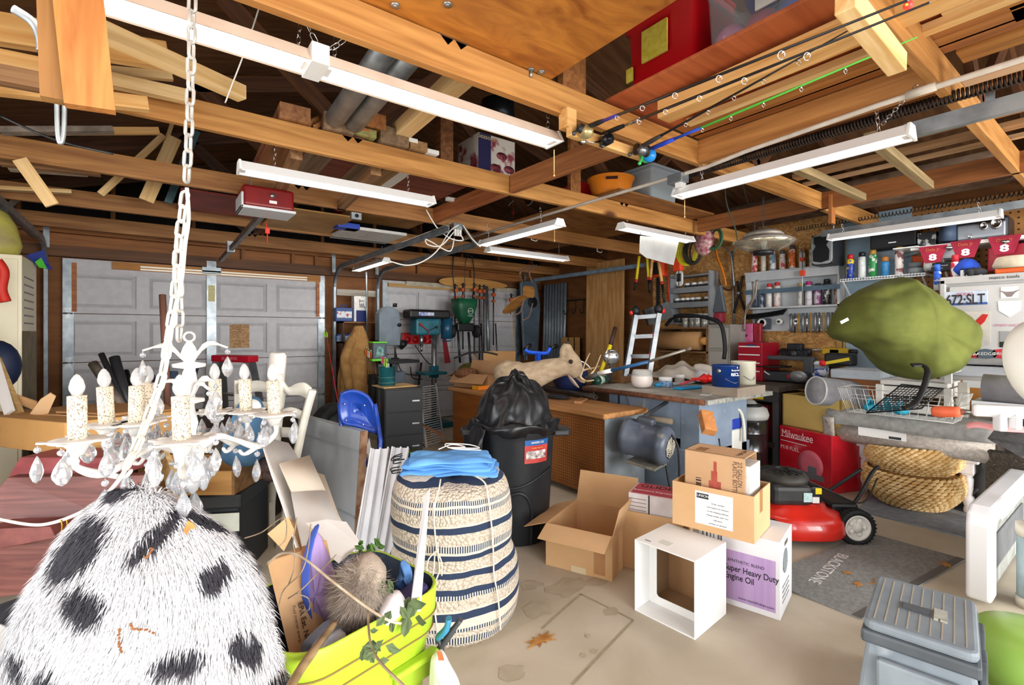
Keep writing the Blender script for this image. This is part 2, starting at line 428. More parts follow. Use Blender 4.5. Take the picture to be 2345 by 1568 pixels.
track('door_track',2.10,3.75,'dusty galvanized door track with a cord loop, beside the coat',2.30,low=.05)
track('door_track',2.73,4.1,'door track curving up behind the band saw',2.31,low=.05)
track('door_track',5.55,4.15,'blue-grey door track passing in front of the tall plywood panel',2.34,mat('8ea2b2','76899a',sc=10,r=.5),low=.9)
t=thing('door_track','galvanized track running overhead to the right light fixture','door track',(2.95,.75,2.36))
B().box(-.02,.02,-2.4,0,-.035,.035).build('rail',GALV,t);B().bar((0,-.3,.03),(0,-.3,.1),.03,.005).build('hanger',GALV,t)
t=thing('door_track','long galvanized track above the tube light on the pegboard wall','door track',(5.3,2.0,2.36))
B().box(-.02,.02,-3.0,0,-.03,.03).build('rail',GALV,t);B().cyl((0,-.1,.02),(0,-.1,.09),.008,8).build('hanger',GALV,t)
for p,q,l in(((onY(918,555,4.0)),onZ(1035,510,2.44),'short perforated angle bracing the dusty door track to a joist'),(onY(1095,565,4.15),onZ(1058,515,2.44),'perforated angle hanging beside the tangle of white cords')):
 tag(B().bar(p,q,.035,.006).build('angle_brace',mat('a89c8c','7e7264',sc=14,m=.4,r=.5)),l,'bracket')
tag(B().bar(onX(0,470,-.9),onX(78,545,-.9),.035,.004).bar(onX(0,490,-.86),onX(42,452,-.86),.03,.03).build('angle_brace',GALV),'grey angle brace by the leftmost door track','bracket')
# ================================================================ shop lights
tubem=mat('fffaf2',em=9.);refl=mat('f4f3f1',r=.35,m=.1);reflT=mat('e9d6c4','dcc4ae',sc=5,r=.4)  # reflT: wood's tan reflection painted into the housing; tube glow is added fill
def shop_light(x,y,z,L,along,label,chains=(-.42,.42),side=None,up=.1,tilt=0.):
 t=thing('shop_light',label,'light fixture',(x,y,z),0 if along=='x' else PI/2,'hanging fluorescent shop lights')
 h=L/2;b=B()
 A=[(-.065,0),(-.03,.055),(.03,.055),(.065,0),(.055,.002),(.026,.047),(-.026,.047),(-.055,.002)]
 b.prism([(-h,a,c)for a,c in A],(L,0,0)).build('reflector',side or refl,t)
 for s in(-1,1):
  B().prism([(s*h-.006,-.066,-.002),(s*h-.006,.066,-.002),(s*h-.006,.034,.06),(s*h-.006,-.034,.06)],(.012,0,0)).box(s*(h-.02)-.012,s*(h-.02)+.012,-.03,.03,.004,.03).build('end_cap',WHITE,t)
 for s in(-1,1):B().cyl((-h+.02,s*.022,.022),(h-.02,s*.022,.022),.012,10).build('tube',tubem,t)
 for c in chains:
  chain_mb((c*L,0,.055),(c*L+.01,.01,.055+up),.03,.0018).build('hanging_chain',CHROME,t)
 return t
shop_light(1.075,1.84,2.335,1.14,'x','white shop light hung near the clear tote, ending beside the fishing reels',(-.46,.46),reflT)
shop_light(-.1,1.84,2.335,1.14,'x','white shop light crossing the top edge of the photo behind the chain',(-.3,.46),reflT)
B().box(-.03,.03,-.07,.07,-.005,.065).build('coupler',WHITE,bpy.data.objects['shop_light.001']).location=(.585,0,0)
shop_light(.99,3.05,2.275,1.18,'x','white shop light hanging in front of the red opener motor box',(-.35,.35),up=.16)
shop_light(2.77,1.29,2.27,1.22,'y','pinkish white shop light under the coiled spring at upper right',(-.4,.35),up=.15)
shop_light(2.7,3.53,2.265,1.15,'y','white shop light next to the tangle of cords near the room centre',(-.3,.4),up=.16)
shop_light(4.03,2.98,2.345,1.1,'x','white shop light above the hanging grey shield panel',(-.42,.42),up=.09)
shop_light(3.5,4.35,2.265,1.15,'x','shop light seen edge on above the hanging bent-plywood chair',(-.4,.4),up=.16)
shop_light(2.36,6.3,2.265,1.1,'y','shop light tucked under the dusty door track over the shelves',(-.4,.4),up=.16)
t=shop_light(5.18,1.31,2.265,1.16,'y','single tube light running along above the stereo shelf',(-.4,.4),up=.08)
# pull cords
for px,a,b,Y,l in((1269,343,402,1.84,'bead pull cord hanging from the light by the reels'),(1568,455,497,1.9,'bead pull cord hanging from the right-hand light'),(1270,527,552,3.0,'short pull chain under the central light')):
 tag(B().tube([onY(px,a,Y),onY(px,b,Y)],.002,6).ball(onY(px,b,Y),.005,8,6).build('hanging_bead_chain',PALE),l,'pull cord')
# ================================================================ stored boards and sheets above
def sheet(name,x0,x1,y0,y1,z,th,m_,label,cat='plywood sheet',group=None):
 return tag(B().box(x0,x1,y0,y1,z,z+th).build(name,m_,bevel=.002),label,cat,group)
ply=sheet('plywood_sheet',-1.2,1.53,-.9,1.79,2.585,.018,ORPLY,'large stained orange plywood sheet overhead at the top of the photo')
for px,py in((1216,160),(1240,165),(905,12),(1025,10)):
 p=onZ(px,py,2.583);o=B().cyl((p.x,p.y,2.55 if px==1216 else 2.577),(p.x,p.y,2.5855),.007,8).cyl((p.x,p.y,2.579),(p.x,p.y,2.5855),.018,12).build('bolt',STEEL)
 mw=o.location-ply.location;o.parent=ply;o.location=mw
sheet('plywood_sheet',1.93,2.5,-.6,1.76,2.6,.016,REDPLY,'reddish plywood sheet carrying the totes above the fishing rods')
YB_=lambda n,x,y0,y1,z,w,h,m_,l,g=None:board(n,(x,y0,z),(x,y1,z),w,h,m_,l,'board',g)
YB_('pine_board',2.14,-.2,1.55,2.53,.10,.09,PINE,'pale pine plank hanging just behind the fishing rods')
YB_('pine_strip',2.44,-.5,1.6,2.57,.045,.035,PALE,'thin pale strip running beside the green fishing rod')
for k,(x,c)in enumerate(((2.535,wood('b8783c','92582a')),(2.63,wood('c08444','9a6030')),(2.70,wood('b07038','8a5228')))):
 YB_('attic_board',x,-.5,1.72,2.60,.088,.03,c,'%s brown attic board counted from the pale strip towards the coiled spring'%ORD[k],'attic floor boards')
YB_('attic_joist',2.755,.6,1.73,2.51,.04,.14,wood('c48a4c','99602c'),'wide brown joist side above the metal conduit')
for k,(x,y0,y1,z,w_,h_,m_,l)in enumerate((
 (2.05,-1.0,.56,2.615,.12,.03,PINE,'pine board beyond the joist near the red float'),
 (2.42,-1.0,.50,2.60,.05,.03,PALE,'pale strip beyond the cross joist at upper right'),
 (2.62,-1.0,.34,2.60,.14,.03,wood('c88c44','9c642c'),'short wide board whose cut end shows at upper right'),
 (2.84,-1.0,.53,2.6,.13,.035,wood('c4883e','96602a'),'orange-brown board above the galvanized track at upper right'),
 (3.3,-.9,1.7,2.6,.12,.03,wood('9c6232','74421e'),'dark plank above the coiled spring'),
 (3.75,.0,1.75,2.6,.12,.03,OLD,'weathered grey plank behind the right-hand light'),
 (4.05,-.2,1.72,2.6,.10,.03,wood('b58c62','84603e'),'pale worn plank over the heater lamp side'),
 (4.3,-.2,1.76,2.6,.05,.025,wood('c8a47c','a07c54'),'narrow pale plank beside the worn plank'),
 (4.6,.3,2.9,2.51,.04,.14,wood('9c6030','74441e'),'dark joist above the hanging heater lamp'))):
 YB_('attic_board',x,y0,y1,z,w_,h_,m_,l)
for k,(a,b,l)in enumerate((((1860,400),(1975,452),'grey weathered bar under the joists, nearest the heater lamp'),((2030,345),(2128,425),'grey weathered bar under the joists, right of its twin'))):
 pa,pb=onZ(*a,2.38),onZ(*b,2.38);d=(pb-pa).normalized();board('crossbar',pa-d*.3,pb,.05,.05,wood('a08a62','7c6846'),l,'board')
tag(B().box(-.04,.04,-.012,.012,0,.24).build('hanging_block',woodz('b07038','844c22')),'short upright wooden block hanging above the speaker','board').location=onX(1905,512,4.6)
# storage deck with bucket and tub
deck=sheet('plywood_deck',3.16,4.6,2.72,5.3,2.585,.018,mat('a06c34','7a4a20',sc=4,st=(1,3,1),r=.7),'knotty plywood storage deck under the orange bucket')
t=thing('round_tub','orange plastic tub on the plywood deck overhead','tub',(3.34,2.98,2.604))
B().lathe([(.001,.0),(.15,0),(.165,.02),(.2,.15),(.212,.155),(.212,.165),(.195,.165),(.15,.02),(.001,.01)],32).build('bowl',mat('f08a1c',r=.4),t)
B().box(-.05,.05,-.005,.005,-.012,.012).build('handle_hole',mat('3a1410'),t).matrix_local=Matrix.Translation((-.135,-.135,.125))@Matrix.Rotation(-PI/4,4,'Z')
t=thing('round_tub','red plastic tub nested behind the orange tub','tub',(3.46,3.42,2.604));
B().lathe([(.001,0),(.16,0),(.2,.2),(.21,.205),(.21,.215),(.19,.215),(.15,.02),(.001,.01)],32).build('bowl',mat('c81818',r=.4),t)
def tote(name,label,cat,w_,d_,h_,body,lid=None,loc=(0,0,0),rz=0,taper=.03,parts=True):
 t=thing(name,label,cat,loc,rz)
 o=[(x,y)for x,y in rrect(w_,d_,.03,3)];i=[(x*(1-taper/w_*2),y*(1-taper/d_*2))for x,y in o]
 b=B().grid([[V(x,y,0)for x,y in i],[V(x,y,h_*.86)for x,y in[(a*.5+c*.5,e*.5+g*.5)for(a,e),(c,g)in zip(o,i)]],[V(x,y,h_*.86)for x,y in o],[V(x,y,h_)for x,y in o]],True,True)
 b.add([V(x,y,0)for x,y in i],[tuple(range(len(i)))[::-1]])
 b.build('body',body,t,solid=.004)
 if lid:
  l=[(x*1.04,y*1.04)for x,y in o];B().prism([V(x,y,h_)for x,y in l],(0,0,.022)).build('lid',lid,t,bevel=.005)
 return t
clear=mat('c8d0d8',r=.28,tr=.0,al=.2);frost=mat('b8c4cc',r=.5,al=.75)
tote('storage_tote','translucent grey tote beside the orange tub overhead','tote',.42,.6,.27,frost,frost,(3.78,3.0,2.604))
t=tote('storage_tote','deep red plastic tote with a yellow sticker up on the reddish plywood','tote',.36,.42,.40,mat('c80c18',r=.35),mat('a80810',r=.4),(2.2,1.5,2.617),0)
for n,y0,y1,z0,z1 in(('sticker',-.06,.09,.14,.3),('sticker',.15,.19,.08,.15)):
 B().box(-.186,-.176,y0,y1,z0,z1).build(n,mat('f2e66a','e0d040',sc=30),t)
t=tote('storage_tote','large clear tote of bright yarn balls next to the red tote','tote',.36,.62,.36,clear,None,(2.2,.95,2.617),0)
B().box(-.188,-.18,-.06,.06,.1,.28).build('white_label',WHITEP,t);B().box(-.1895,-.187,-.045,.0,.24,.262).build('label_mark',REDP,t)
B().box(-.1895,-.187,-.05,-.01,.11,.15).build('barcode',mat('555555','eeeeee',sc=60,st=(.1,1,.01),lo=.5,hi=.51),t)
rs=random.Random(5)
yc=['d04a98','8a3ab8','3a4ab0','e8e4dc','c83050','5a2a80','e890b8','2a3a70','d8d0c8','b02858']
for k in range(14):
 b=B().ball((0,0,0),.075,12,8)
 o=b.build('yarn_ball',mat(yc[k%10],sc=30,bump=.3,r=.9),recenter=False);o.location=(2.12+.16*(k%2)+.01*rs.random(),.76+.135*((k//2)%4),2.70+.14*(k//8))
 tag(o,'coloured yarn ball seen through the clear overhead tote','yarn','yarn balls in the clear tote')
t=tote('storage_tote','clear tote whose curved end juts out at the top right of centre','tote',.5,.34,.3,mat('b8bcc0',r=.2,al=.55),None,(2.25,.46,2.617))
tag(B().box(-.12,.12,-.1,.1,0,.16).build('folded_cloth',mat('3a3a98','262670',sc=10)),'dark blue cloth bundle inside the clear end tote','cloth').location=(2.2,.46,2.63)
# ================================================================ fishing rods
tag(B().bar(onY(1302,300,1.70),onY(1474,358,1.70),.035,.05).build('rod_rest',PINE,bevel=.003),'short pine stick under the fishing reels','wooden stick')
tag(B().bar(onY(1935,0,.5),onY(2055,148,.5),.05,.06).build('rod_rest',PALE,bevel=.003),'square pale stick crossing under the rod tips at top right','wooden stick')
tag(B().box(-.03,.03,-.03,.03,0,.09).build('wood_block',PINE),'small pine block above the reel stick','wooden block').location=onY(1300,296,1.72)
def rod(name,label,a,b,cgrip,cblank,kind,Y0=1.62,tip=.25,c2=None):
 pa,pb=onY(*a,Y0),onY(*b,tip);d=(pb-pa).normalized();L=(pb-pa).length
 t=thing(name,label,'fishing rod',pa);q=Vector((1,0,0)).rotation_difference(d);t.rotation_mode='QUATERNION';t.rotation_quaternion=q
 B().tube([(-.1,0,0),(.09,0,0),(.17,0,0)],[.011,.012,.009],10).build('grip',cgrip,t)
 B().tube([(.16,0,0),(L*.5,0,0),(L,0,-.0)],[.0065,.005,.002],8).build('blank',cblank,t)
 if c2:B().tube([(.17,0,0),(.34,0,0)],.0072,8).build('hook_keeper_wrap',c2,t)
 for k in range(5):
  x=.35+k*(L-.4)/5;B().tube(arc((x,0,-.014),.009,0,2*PI,8,(0,1,0),(0,0,1)),.0012,5).bar((x-.012,0,-.004),(x,0,-.008),.003).build('line_guide',CHROME,t)
 if kind=='gold':
  B().ball((-.02,0,-.03),(.055,.034,.032),16,10).build('reel',mat('d8c890',m=.6,r=.3),t)
  B().cyl((-.01,-.045,-.03),(-.01,.0,-.03),.022,14).build('side_plate',DKST,t)
  B().bar((-.01,-.05,-.03),(.03,-.055,-.07),.008,.004).ball((.03,-.06,-.075),.011,8,6).build('crank',DKST,t)
 elif kind=='spin':
  B().cyl((-.02,0,-.045),(.04,0,-.045),.03,18,.026).cyl((.04,0,-.045),(.055,0,-.045),.012,10).build('spool',mat('1a1c20',r=.25,m=.4),t)
  B().tube(arc((.0,0,-.045),.036,.3,2.9,10,(0,1,0),(1,0,.2)),.003,6).build('bail',CHROME,t)
  B().bar((-.02,0,-.01),(-.02,0,-.08),.02,.03).build('reel_body',DKST,t)
  B().tube([(-.02,-.02,-.06),(.0,-.06,-.09),(.0,-.10,-.10)],.004,6).ball((.0,-.1,-.105),.014,8,6).build('crank',CHROME,t)
 elif kind=='cast':
  B().cyl((0,-.03,-.02),(0,.03,-.02),.026,16).build('spool',mat('8a8c8e',m=.8,r=.3),t)
  B().cyl((0,-.035,-.02),(0,-.028,-.02),.03,16).cyl((0,.028,-.02),(0,.035,-.02),.03,16).build('side_plate',mat('3a2c26',m=.5,r=.35),t)
  B().bar((0,-.04,-.02),(-.03,-.045,-.04),.006).ball((-.03,-.05,-.042),.011,8,6).build('crank',DKST,t)
 else:
  B().ball((-.01,0,-.035),(.036,.034,.034),16,10).build('reel',mat('1a8ad8',r=.25),t)
  B().cyl((-.05,0,-.035),(-.03,0,-.035),.03,14).build('reel_cap',mat('4ac86a',r=.4),t)
  B().bar((-.02,-.03,-.04),(-.03,-.04,-.075),.008).ball((-.03,-.045,-.08),.01,8,6).build('crank',mat('3ab860',r=.4),t)
 return t
dk=mat('1e1c1c',r=.35)
rod('fishing_rod','fishing rod with a gold baitcaster reel, highest of the four',(1352,288),(2080,0),BLACKM,dk,'gold',c2=mat('4a3a9a'))
rod('fishing_rod','fishing rod with a black spinning reel and silver foregrip',(1398,300),(2130,5),BLACKM,dk,'spin',c2=CHROME)
rod('fishing_rod','fishing rod with a small baitcasting reel next to the blue reel',(1470,335),(1960,60),mat('3a3634',r=.7),dk,'cast',tip=.55)
rod('fishing_rod','bright green fishing rod with a round blue toy reel',(1492,340),(2100,85),mat('2a4ad0',r=.4),mat('58d048',r=.35),'kid',tip=.45,c2=mat('2a56d8'))
t=thing('fishing_float','red round fishing float with green ends at the top right','fishing float',onY(2080,12,.42))
B().ball((0,0,0),.012,12,8).build('ball',mat('f04a44',r=.4),t);B().cyl((-.02,0,-.006),(.02,0,.008),.003,8).build('stem',mat('c8d840'),t)
# ================================================================ conduit, spring
cdm=mat('d8d0c4','c4bbae',sc=10,r=.5)
tag(B().tube([(2.72,4.9,2.395),(2.72,1.66,2.395),(2.70,1.4,2.41),(2.62,.75,2.405),(2.60,-.8,2.405)],.012,10).cyl((2.615,.66,2.405),(2.612,.56,2.405),.018,12).build('electrical_conduit',cdm),'long pale metal conduit running under the joists','conduit')
t=thing('junction_box','grey junction box with cords plugged in above the right-hand light','junction box',(2.72,1.86,2.37));B().box(-.04,.04,-.055,.055,-.03,.03).build('box',GALV,t,bevel=.006);B().box(-.03,.03,-.04,.0,-.06,-.03).build('plug',WHITE,t)
sp=B();pts=[V(2.88+.024*math.cos(k*PI/4),2.0-k*3.2/1760,2.44+.024*math.sin(k*PI/4))for k in range(1760)]
tag(sp.tube(pts,.0055,5).build('extension_spring',mat('4a3c34','2e2622',m=.6,r=.5,sc=20)),'long dark coiled extension spring under the right attic boards','spring')
sp=B();pts=[V(5.42+.018*math.cos(k*PI/4),2.3-k*3.0/900,2.47+.018*math.sin(k*PI/4))for k in range(900)]
tag(sp.tube(pts,.004,5).build('extension_spring',mat('3e3834',m=.6,r=.5)),'thin coiled spring along the track above the pegboard wall','spring')
tag(B().bar((2.72,.5,2.43),(2.72,-.9,2.43),.07,.03).build('pale_batten',mat('d8b08c','c49a74',sc=6,st=(1,.3,1)),bevel=.006),'rounded pale wooden batten below the conduit at far right','board')
# ================================================================ lumber on the second joist
for k,(px,py,w_,h_,c,lab)in enumerate(((677,262,.12,.065,wood('a8744a','7c5030'),'thick square timber end, leftmost on the lumber pile'),(778,298,.13,.075,wood('a08468','6e543c'),'weathered grey timber end with growth rings'),
 (838,302,.1,.035,wood('a8a468','8a8448'),'greenish treated board end with an orange tag'),(858,275,.11,.07,wood('b87840','905a2c'),'reddish timber end lying on top of the pile'),
 (905,312,.14,.08,wood('94785c','64503a'),'split weathered timber end on the pile'),(960,333,.09,.045,wood('b08a5c','886640'),'tan timber end at the right of the pile'),
 (935,318,.1,.02,WHITE,'white painted trim board in the lumber pile'),(985,345,.1,.02,WHITE,'white painted board end, rightmost on the lumber pile'))):
 p=onY(px,py,2.93);w_*=1.35;h_*=1.35;z=max(2.585+h_/2,min(p.z,2.80))
 o=board('timber',(p.x,2.93,z),(p.x+.06,4.5,z),w_,h_,c,lab,'timber','lumber pile on the joist')
 if k==2:B().box(-.0015,0,-.02,.03,.008,.016).build('orange_tag',mat('e85a28'),o)
for k,(a,b,l)in enumerate((((705,285),(860,215),'thin bent wooden strip curving up from the lumber pile'),((720,292),(880,218),'second bent wooden strip behind the grey timber'))):
 p,q=onY(*a,2.97),onY(*b,3.6);tag(B().tube(smooth_pts([p,p.lerp(q,.5)+V(0,0,.03),q]),.018,6,flat=.4).build('bent_strip',wood('b87c48','8e5a30')),l,'wooden strip')
for k in range(2):
 p,q=onY(770+24*k,258+6*k,3.1)+V(0,0,.04),onY(850+26*k,214+8*k,4.2)+V(0,0,.1);tag(B().tube([p,q],.008,8).build('metal_rod',CHROME),'shiny thin metal rod in the lumber pile, %s from the left'%ORD[k],'metal rod','metal rods in the lumber pile')
board('pine_board',onY(175,45,2.2),onY(555,215,2.45),.06,.06,PALE,'long pale square pine stick sloping across the upper left','board')
for k,(a,b,Y,w_,h_,m_,l)in enumerate((((-40,60),(385,130),2.6,.05,.11,PINE,'broad pine board end above the pale stick at upper left'),((60,145),(395,175),2.9,.03,.04,PALE,'thin pale board on the upper left rack'),
 ((100,150),(430,222),2.86,.05,.06,PALE,'doubled pale board on the upper left rack'),((-40,195),(340,240),2.8,.05,.06,PINE,'short thick pine offcut on the upper left rack'),((-60,160),(120,195),2.5,.06,.06,OLD,'pinkish weathered board at the far upper left'),
 ((-60,125),(120,160),2.55,.06,.06,PINE,'yellow pine board at the far upper left'),((20,300),(365,300),4.3,.03,.05,PINE,'flat pine strip behind the thin metal tubes at left'))):
 board('pine_board',onY(*a,Y),onY(*b,Y),w_,h_,m_,l,'board')
tag(B().bar(onY(150,-60,1.72),onY(160,238,1.72),.11,.04,(0,1,0)).build('hanging_post',woodz('b88a50','8a5c2c')),'tall narrow upright timber at the upper left','timber')
tag(B().bar(onY(175,-60,1.66),onY(208,250,1.66),.1,.035,(0,1,0)).build('hanging_board',woodz('d08c48','a4622a')),'broad orange upright board hanging at the upper left','board')
for k,(a,b,Y,w_,l)in enumerate((((45,365),(120,470),4.1,.07,'sloping pale brace at left above the beige locker'),((230,445),(375,310),5.0,.05,'thin pale stick leaning in the left rafters'),((335,460),(400,315),4.9,.1,'short wide pale board leaning in the left rafters'),((360,385),(395,280),5.1,.03,'thin reddish stick leaning in the left rafters'),((385,465),(450,300),5.2,.06,'blue-grey painted stick in the left rafters'))):
 board('leaning_stick',onY(*a,Y),onY(*b,Y),w_,.03,PALE if k!=4 else mat('5a7a84','46646c',sc=9),l,'board',up=(0,1,0))
for k,(a,b,Y,h_,m_,l)in enumerate((((0,370),(230,395),4.45,.05,OLD,'stacked grey board ends behind the left joist'),((20,385),(200,398),4.6,.03,mat('c8b8a4','a89680',sc=9),'thin pointed pale board at left'),((-20,430),(165,440),5.3,.03,PALE,'pale stick on the farther left joist'),((0,300),(260,298),3.6,.03,mat('8a7c70','5e5248',sc=12),'weathered dark strip along the left joist'))):
 board('stored_board',onY(*a,Y),onY(*b,Y),.07,h_,m_,l,'board')
tag(B().tube(smooth_pts([onY(130,205,2.2),onY(132,300,2.2),onY(139,328,2.2),onY(146,300,2.2),onY(148,225,2.2)]),.007,8).build('metal_hook',GALV),'u-shaped thin metal hook hanging at the left','hook')
tag(B().tube(smooth_pts([onY(30,20,1.9),onY(75,50,1.9),onY(92,85,1.9),onY(96,118,1.9)]),.012,10).build('conduit_end',GALV),'curved metal conduit end at the top left corner','conduit')
cord('black_cable',[onY(0,265,3.4),onY(100,310,3.4),onY(180,335,3.4),onY(260,352,3.4)],.006,DKST,'dark cable sagging across the left joist')
# ================================================================ things in the central rafters
t=thing('printed_carton','printed seafood cooker carton with shellfish pictures up in the rafters','carton',(2.14,3.2,2.585),0)
B().box(-.17,.17,-.15,.15,0,.30).build('box',mat('d8d2c8','9c4a58',sc=9,lo=.52,hi=.6,r=.6,c3='6a2a3a'),t,bevel=.003)
B().box(-.171,-.06,-.152,-.148,0,.3).build('navy_side_panel',mat('282858',r=.5),t)
text('Seasons',.05,mat('d8c898'),t,MX((-.1,-.153,.275),(1,0,0),(0,0,1)))
for k,(x,z)in enumerate(((.04,.16),(.11,.07),(-.02,.06))):
 B().lathe([(.001,0),(.045,0),(.05,.003)],20,(x,-.153,z),(0,-1,0),sx=1,sy=.6).build('food_picture',mat('b85a68','6a2c3c',sc=60),t)
t=thing('pot_lid','dark round pot standing behind the light in the rafters','pot',onY(1140,262,3.35));B().cyl((0,0,-.1),(0,0,.1),.14,28).build('pot',mat('1a1c20',r=.35,m=.4),t)
for k in range(2):
 p,q=onY(850+52*k,120+8*k,2.2),onY(820+52*k,160+8*k,3.6)
 tag(B().cyl((p.x,1.74,2.642),(p.x+.05,2.9,2.642),.055,20).build('metal_duct',GALV),'shiny metal duct pipe over the long light, %s of the pair'%('left' if k==0 else 'right'),'duct pipe','metal duct pipes')
board('timber',(1.28,1.95,2.70),(1.36,4.0,2.70),.1,.09,PALE,'pale square timber end just right of the metal ducts','timber')
t=thing('plywood_sheet','dark red plywood panel lying across the rafters behind the shop light','panel',(1.2,3.75,2.59));B().box(-.6,.9,-.55,.55,0,.015).build('sheet',mat('8a4a38','6e3628',sc=3,st=(1,5,1),r=.6),t)
for k,(x,l)in enumerate(((.72,'square pine strut running back from the left end of the shop light'),(1.22,'square pine strut running back behind the middle of the shop light'))):
 board('ceiling_strut',(x,3.15,2.47),(x+.1,4.25,2.47),.07,.06,OLD,l,'board')
board('attic_plank',(2.2,3.02,2.51),(2.2,4.18,2.51),.04,.14,wood('b06a3c','864a28'),'reddish joist running back from the second truss','board')
board('attic_plank',(2.24,1.79,2.51),(2.2,2.94,2.51),.04,.14,wood('a4683a','7c4826'),'reddish joist running beside the pale conduit','board')
sheet('plywood_sheet',1.55,2.4,4.3,5.2,2.585,.015,mat('b88a54','96693a',sc=4),'tan plywood sheet behind the end of the middle shop light')
tag(B().box(-.1,.1,-.02,.02,0,.03).build('white_shade_edge',WHITE),'thin white slat lying on the tan plywood','slat').location=onZ(1045,463,2.56)
t=thing('cardboard_box','taped cardboard box lying in the rafters behind the light chain','box',(1.62,4.0,2.585));B().box(-.2,.2,-.15,.15,0,.16).build('box',CARD,t,bevel=.004);B().box(-.02,.02,-.1525,-.15,0,.16).build('tape',CARDL,t)
# garage door opener
t=thing('garage_door_opener','dark red garage door opener motor with a metal rail','door opener',(.70,4.0,2.27),0)
b=B().box(-.17,.17,-.13,.13,.02,.17).build('housing',mat('8c1a1a','7a1414',sc=5,r=.35),t,bevel=.02,seg=3)
B().box(-.18,.18,-.14,.14,0,.02).box(-.18,-.165,-.14,.14,0,.11).build('base_plate',mat('d0d2d4',r=.4),t,bevel=.004);B().cyl((.02,-.13,.11),(.02,-.15,.11),.016,14).build('knob',STEEL,t);B().box(0,.05,-.136,-.13,.055,.075).build('sticker',WHITE,t)
B().bar((0,.1,.03),(0,2.85,.0),.035,.05).build('rail',mat('8e8e8c','6a6866',m=.7,r=.45,sc=12),t)
B().box(-.035,.035,1.9,1.97,-.02,.09).build('rail_bracket',GALV,t)
B().tube([(.05,.28,.0),(.06,.28,-.06),(.06,.28,-.16)],.004,6).box(.045,.075,.265,.295,-.09,-.05).build('emergency_cord',mat('e8382a'),t)
B().bar((-.1,0,.17),(-.1,0,.33),.03,.003).bar((.1,0,.17),(.1,0,.33),.03,.003).build('hanger',GALV,t)
p=onY(1175,470,4.9);t=thing('emergency_release','thin red release cord with a knob near the conduit','cord',p);B().tube([(0,0,.03),(0,0,-.09),(.01,0,-.2)],.004,6).build('cord',mat('d83a2a'),t);B().lathe([(.001,-.12),(.016,-.11),(.016,-.08),(.001,-.07)],10).build('knob',mat('e8382a'),t)
t=thing('camera_box','blue and white flat box on the rafters beside a red cloth','box',(1.62,5.0,2.44));B().box(-.02,.62,-.1,.5,0,.03).build('white_panel',WHITEP,t);B().box(-.12,.1,-.12,.02,0,.05).build('blue_box',mat('2a4ab8',r=.4),t)
tag(B().box(-.09,.09,-.01,.01,-.07,.09).build('red_cloth',mat('b01428','8a0c1c',sc=60,r=.9)),'red cloth hanging between the rafters beside the blue box','cloth').location=onY(785,505,5.35)
t=thing('outlet_plate','small metal outlet box under the joist beside the blue box','outlet',onY(815,495,4.15));B().box(-.045,.045,-.02,.02,-.03,.03).build('box',GALV,t,bevel=.004);B().cyl((0,-.02,0),(0,-.026,0),.016,14).build('socket',BLACK,t)
sheet('red_plywood',.2,.9,4.55,5.3,2.50,.014,mat('a84a3c','86382e',sc=3,r=.6),'small red painted panel under the rafters left of the opener','panel')
sheet('plywood_sheet',.9,1.55,4.5,5.4,2.46,.012,mat('c89a58','aa7c40',sc=3,r=.6),'yellow plywood sheet under the rafters right of the opener')
# white cords tangle
wc=mat('ece8e0',r=.5)
t=thing('outlet_box','metal outlet box with bunched white plugs among cords','outlet',onY(1046,520,4.1));B().box(-.05,.05,-.03,.03,-.025,.035).build('box',GALV,t,bevel=.005)
for k in range(3):B().box(-.04+k*.028,-.018+k*.028,-.03,-.005,-.09,-.025).build('plug',WHITE,t,bevel=.004)
for k,(pts,l)in enumerate((([(976,480),(1000,520),(1030,545),(1060,550),(1050,530)],'white cord dropping from the middle shop light'),([(1040,545),(1030,575),(990,555),(975,548),(980,560),(1010,562),(1040,530)],'white cord looping beside the outlet box'),([(893,598),(930,607),(965,600),(1000,575),(1030,530),(1050,515)],'white cord sagging from the rear shop light'),([(1060,515),(1080,545),(1100,565)],'white cord running to the central shop light'))):
 cord('hanging_cable',[onY(x,y,4.05-.02*j)for j,(x,y)in enumerate(pts)],.006,wc,l)
cord('hanging_cable',[onY(597,5,2.2),onY(580,60,2.2),onY(556,130,2.25),onY(535,185,2.3),onY(516,235,2.4)],.003,wc,'thin white cord dangling behind the long light')
cord('hanging_cable',[onY(1165,470,4.6),onY(1185,455,4.6),onY(1210,470,4.6),onY(1225,450,4.6)],.004,wc,'short white cord loop under the rafters')
for a,b,l in(((700,48),(737,122),'left'),((792,88),(742,122),'right')):
 tag(chain_mb(onY(a[0],a[1],1.80),onY(b[0],b[1]-4,1.84),.035,.002,.06).build('light_chain',CHROME),'thin %s chain holding the long light at its joint'%l,'chain')
tag(chain_mb(onY(2100,195,.62),onY(2020,285,.8),.03,.002).build('light_chain',CHROME),'sloping chain holding the far end of the right-hand light','chain')
for x,y,l in((1220,545,'white storage hook under the joist by the central light'),(1370,572,'white storage hook under the joist before the plywood panel')):
 p=onY(x,y,4.2);tag(B().tube([p+V(-.02,0,.06),p+V(-.02,0,-.02),p+V(.05,0,-.03),p+V(.07,0,-.01)],.005,6).build('hanging_hook',mat('d8d0c4')),l,'hook')
for x,y,l in((1660,500,'green'),(1700,470,'dark')):
 cord('hanging_cable',[onY(x,y-80,2.4),onY(x+5,y-30,2.4),onY(x+28,y+40,2.4),onY(x+20,y+80,2.45)],.006,mat('3c4438' if l=='green' else '2a2826'),'%s cable hanging beside the heater lamp'%l)
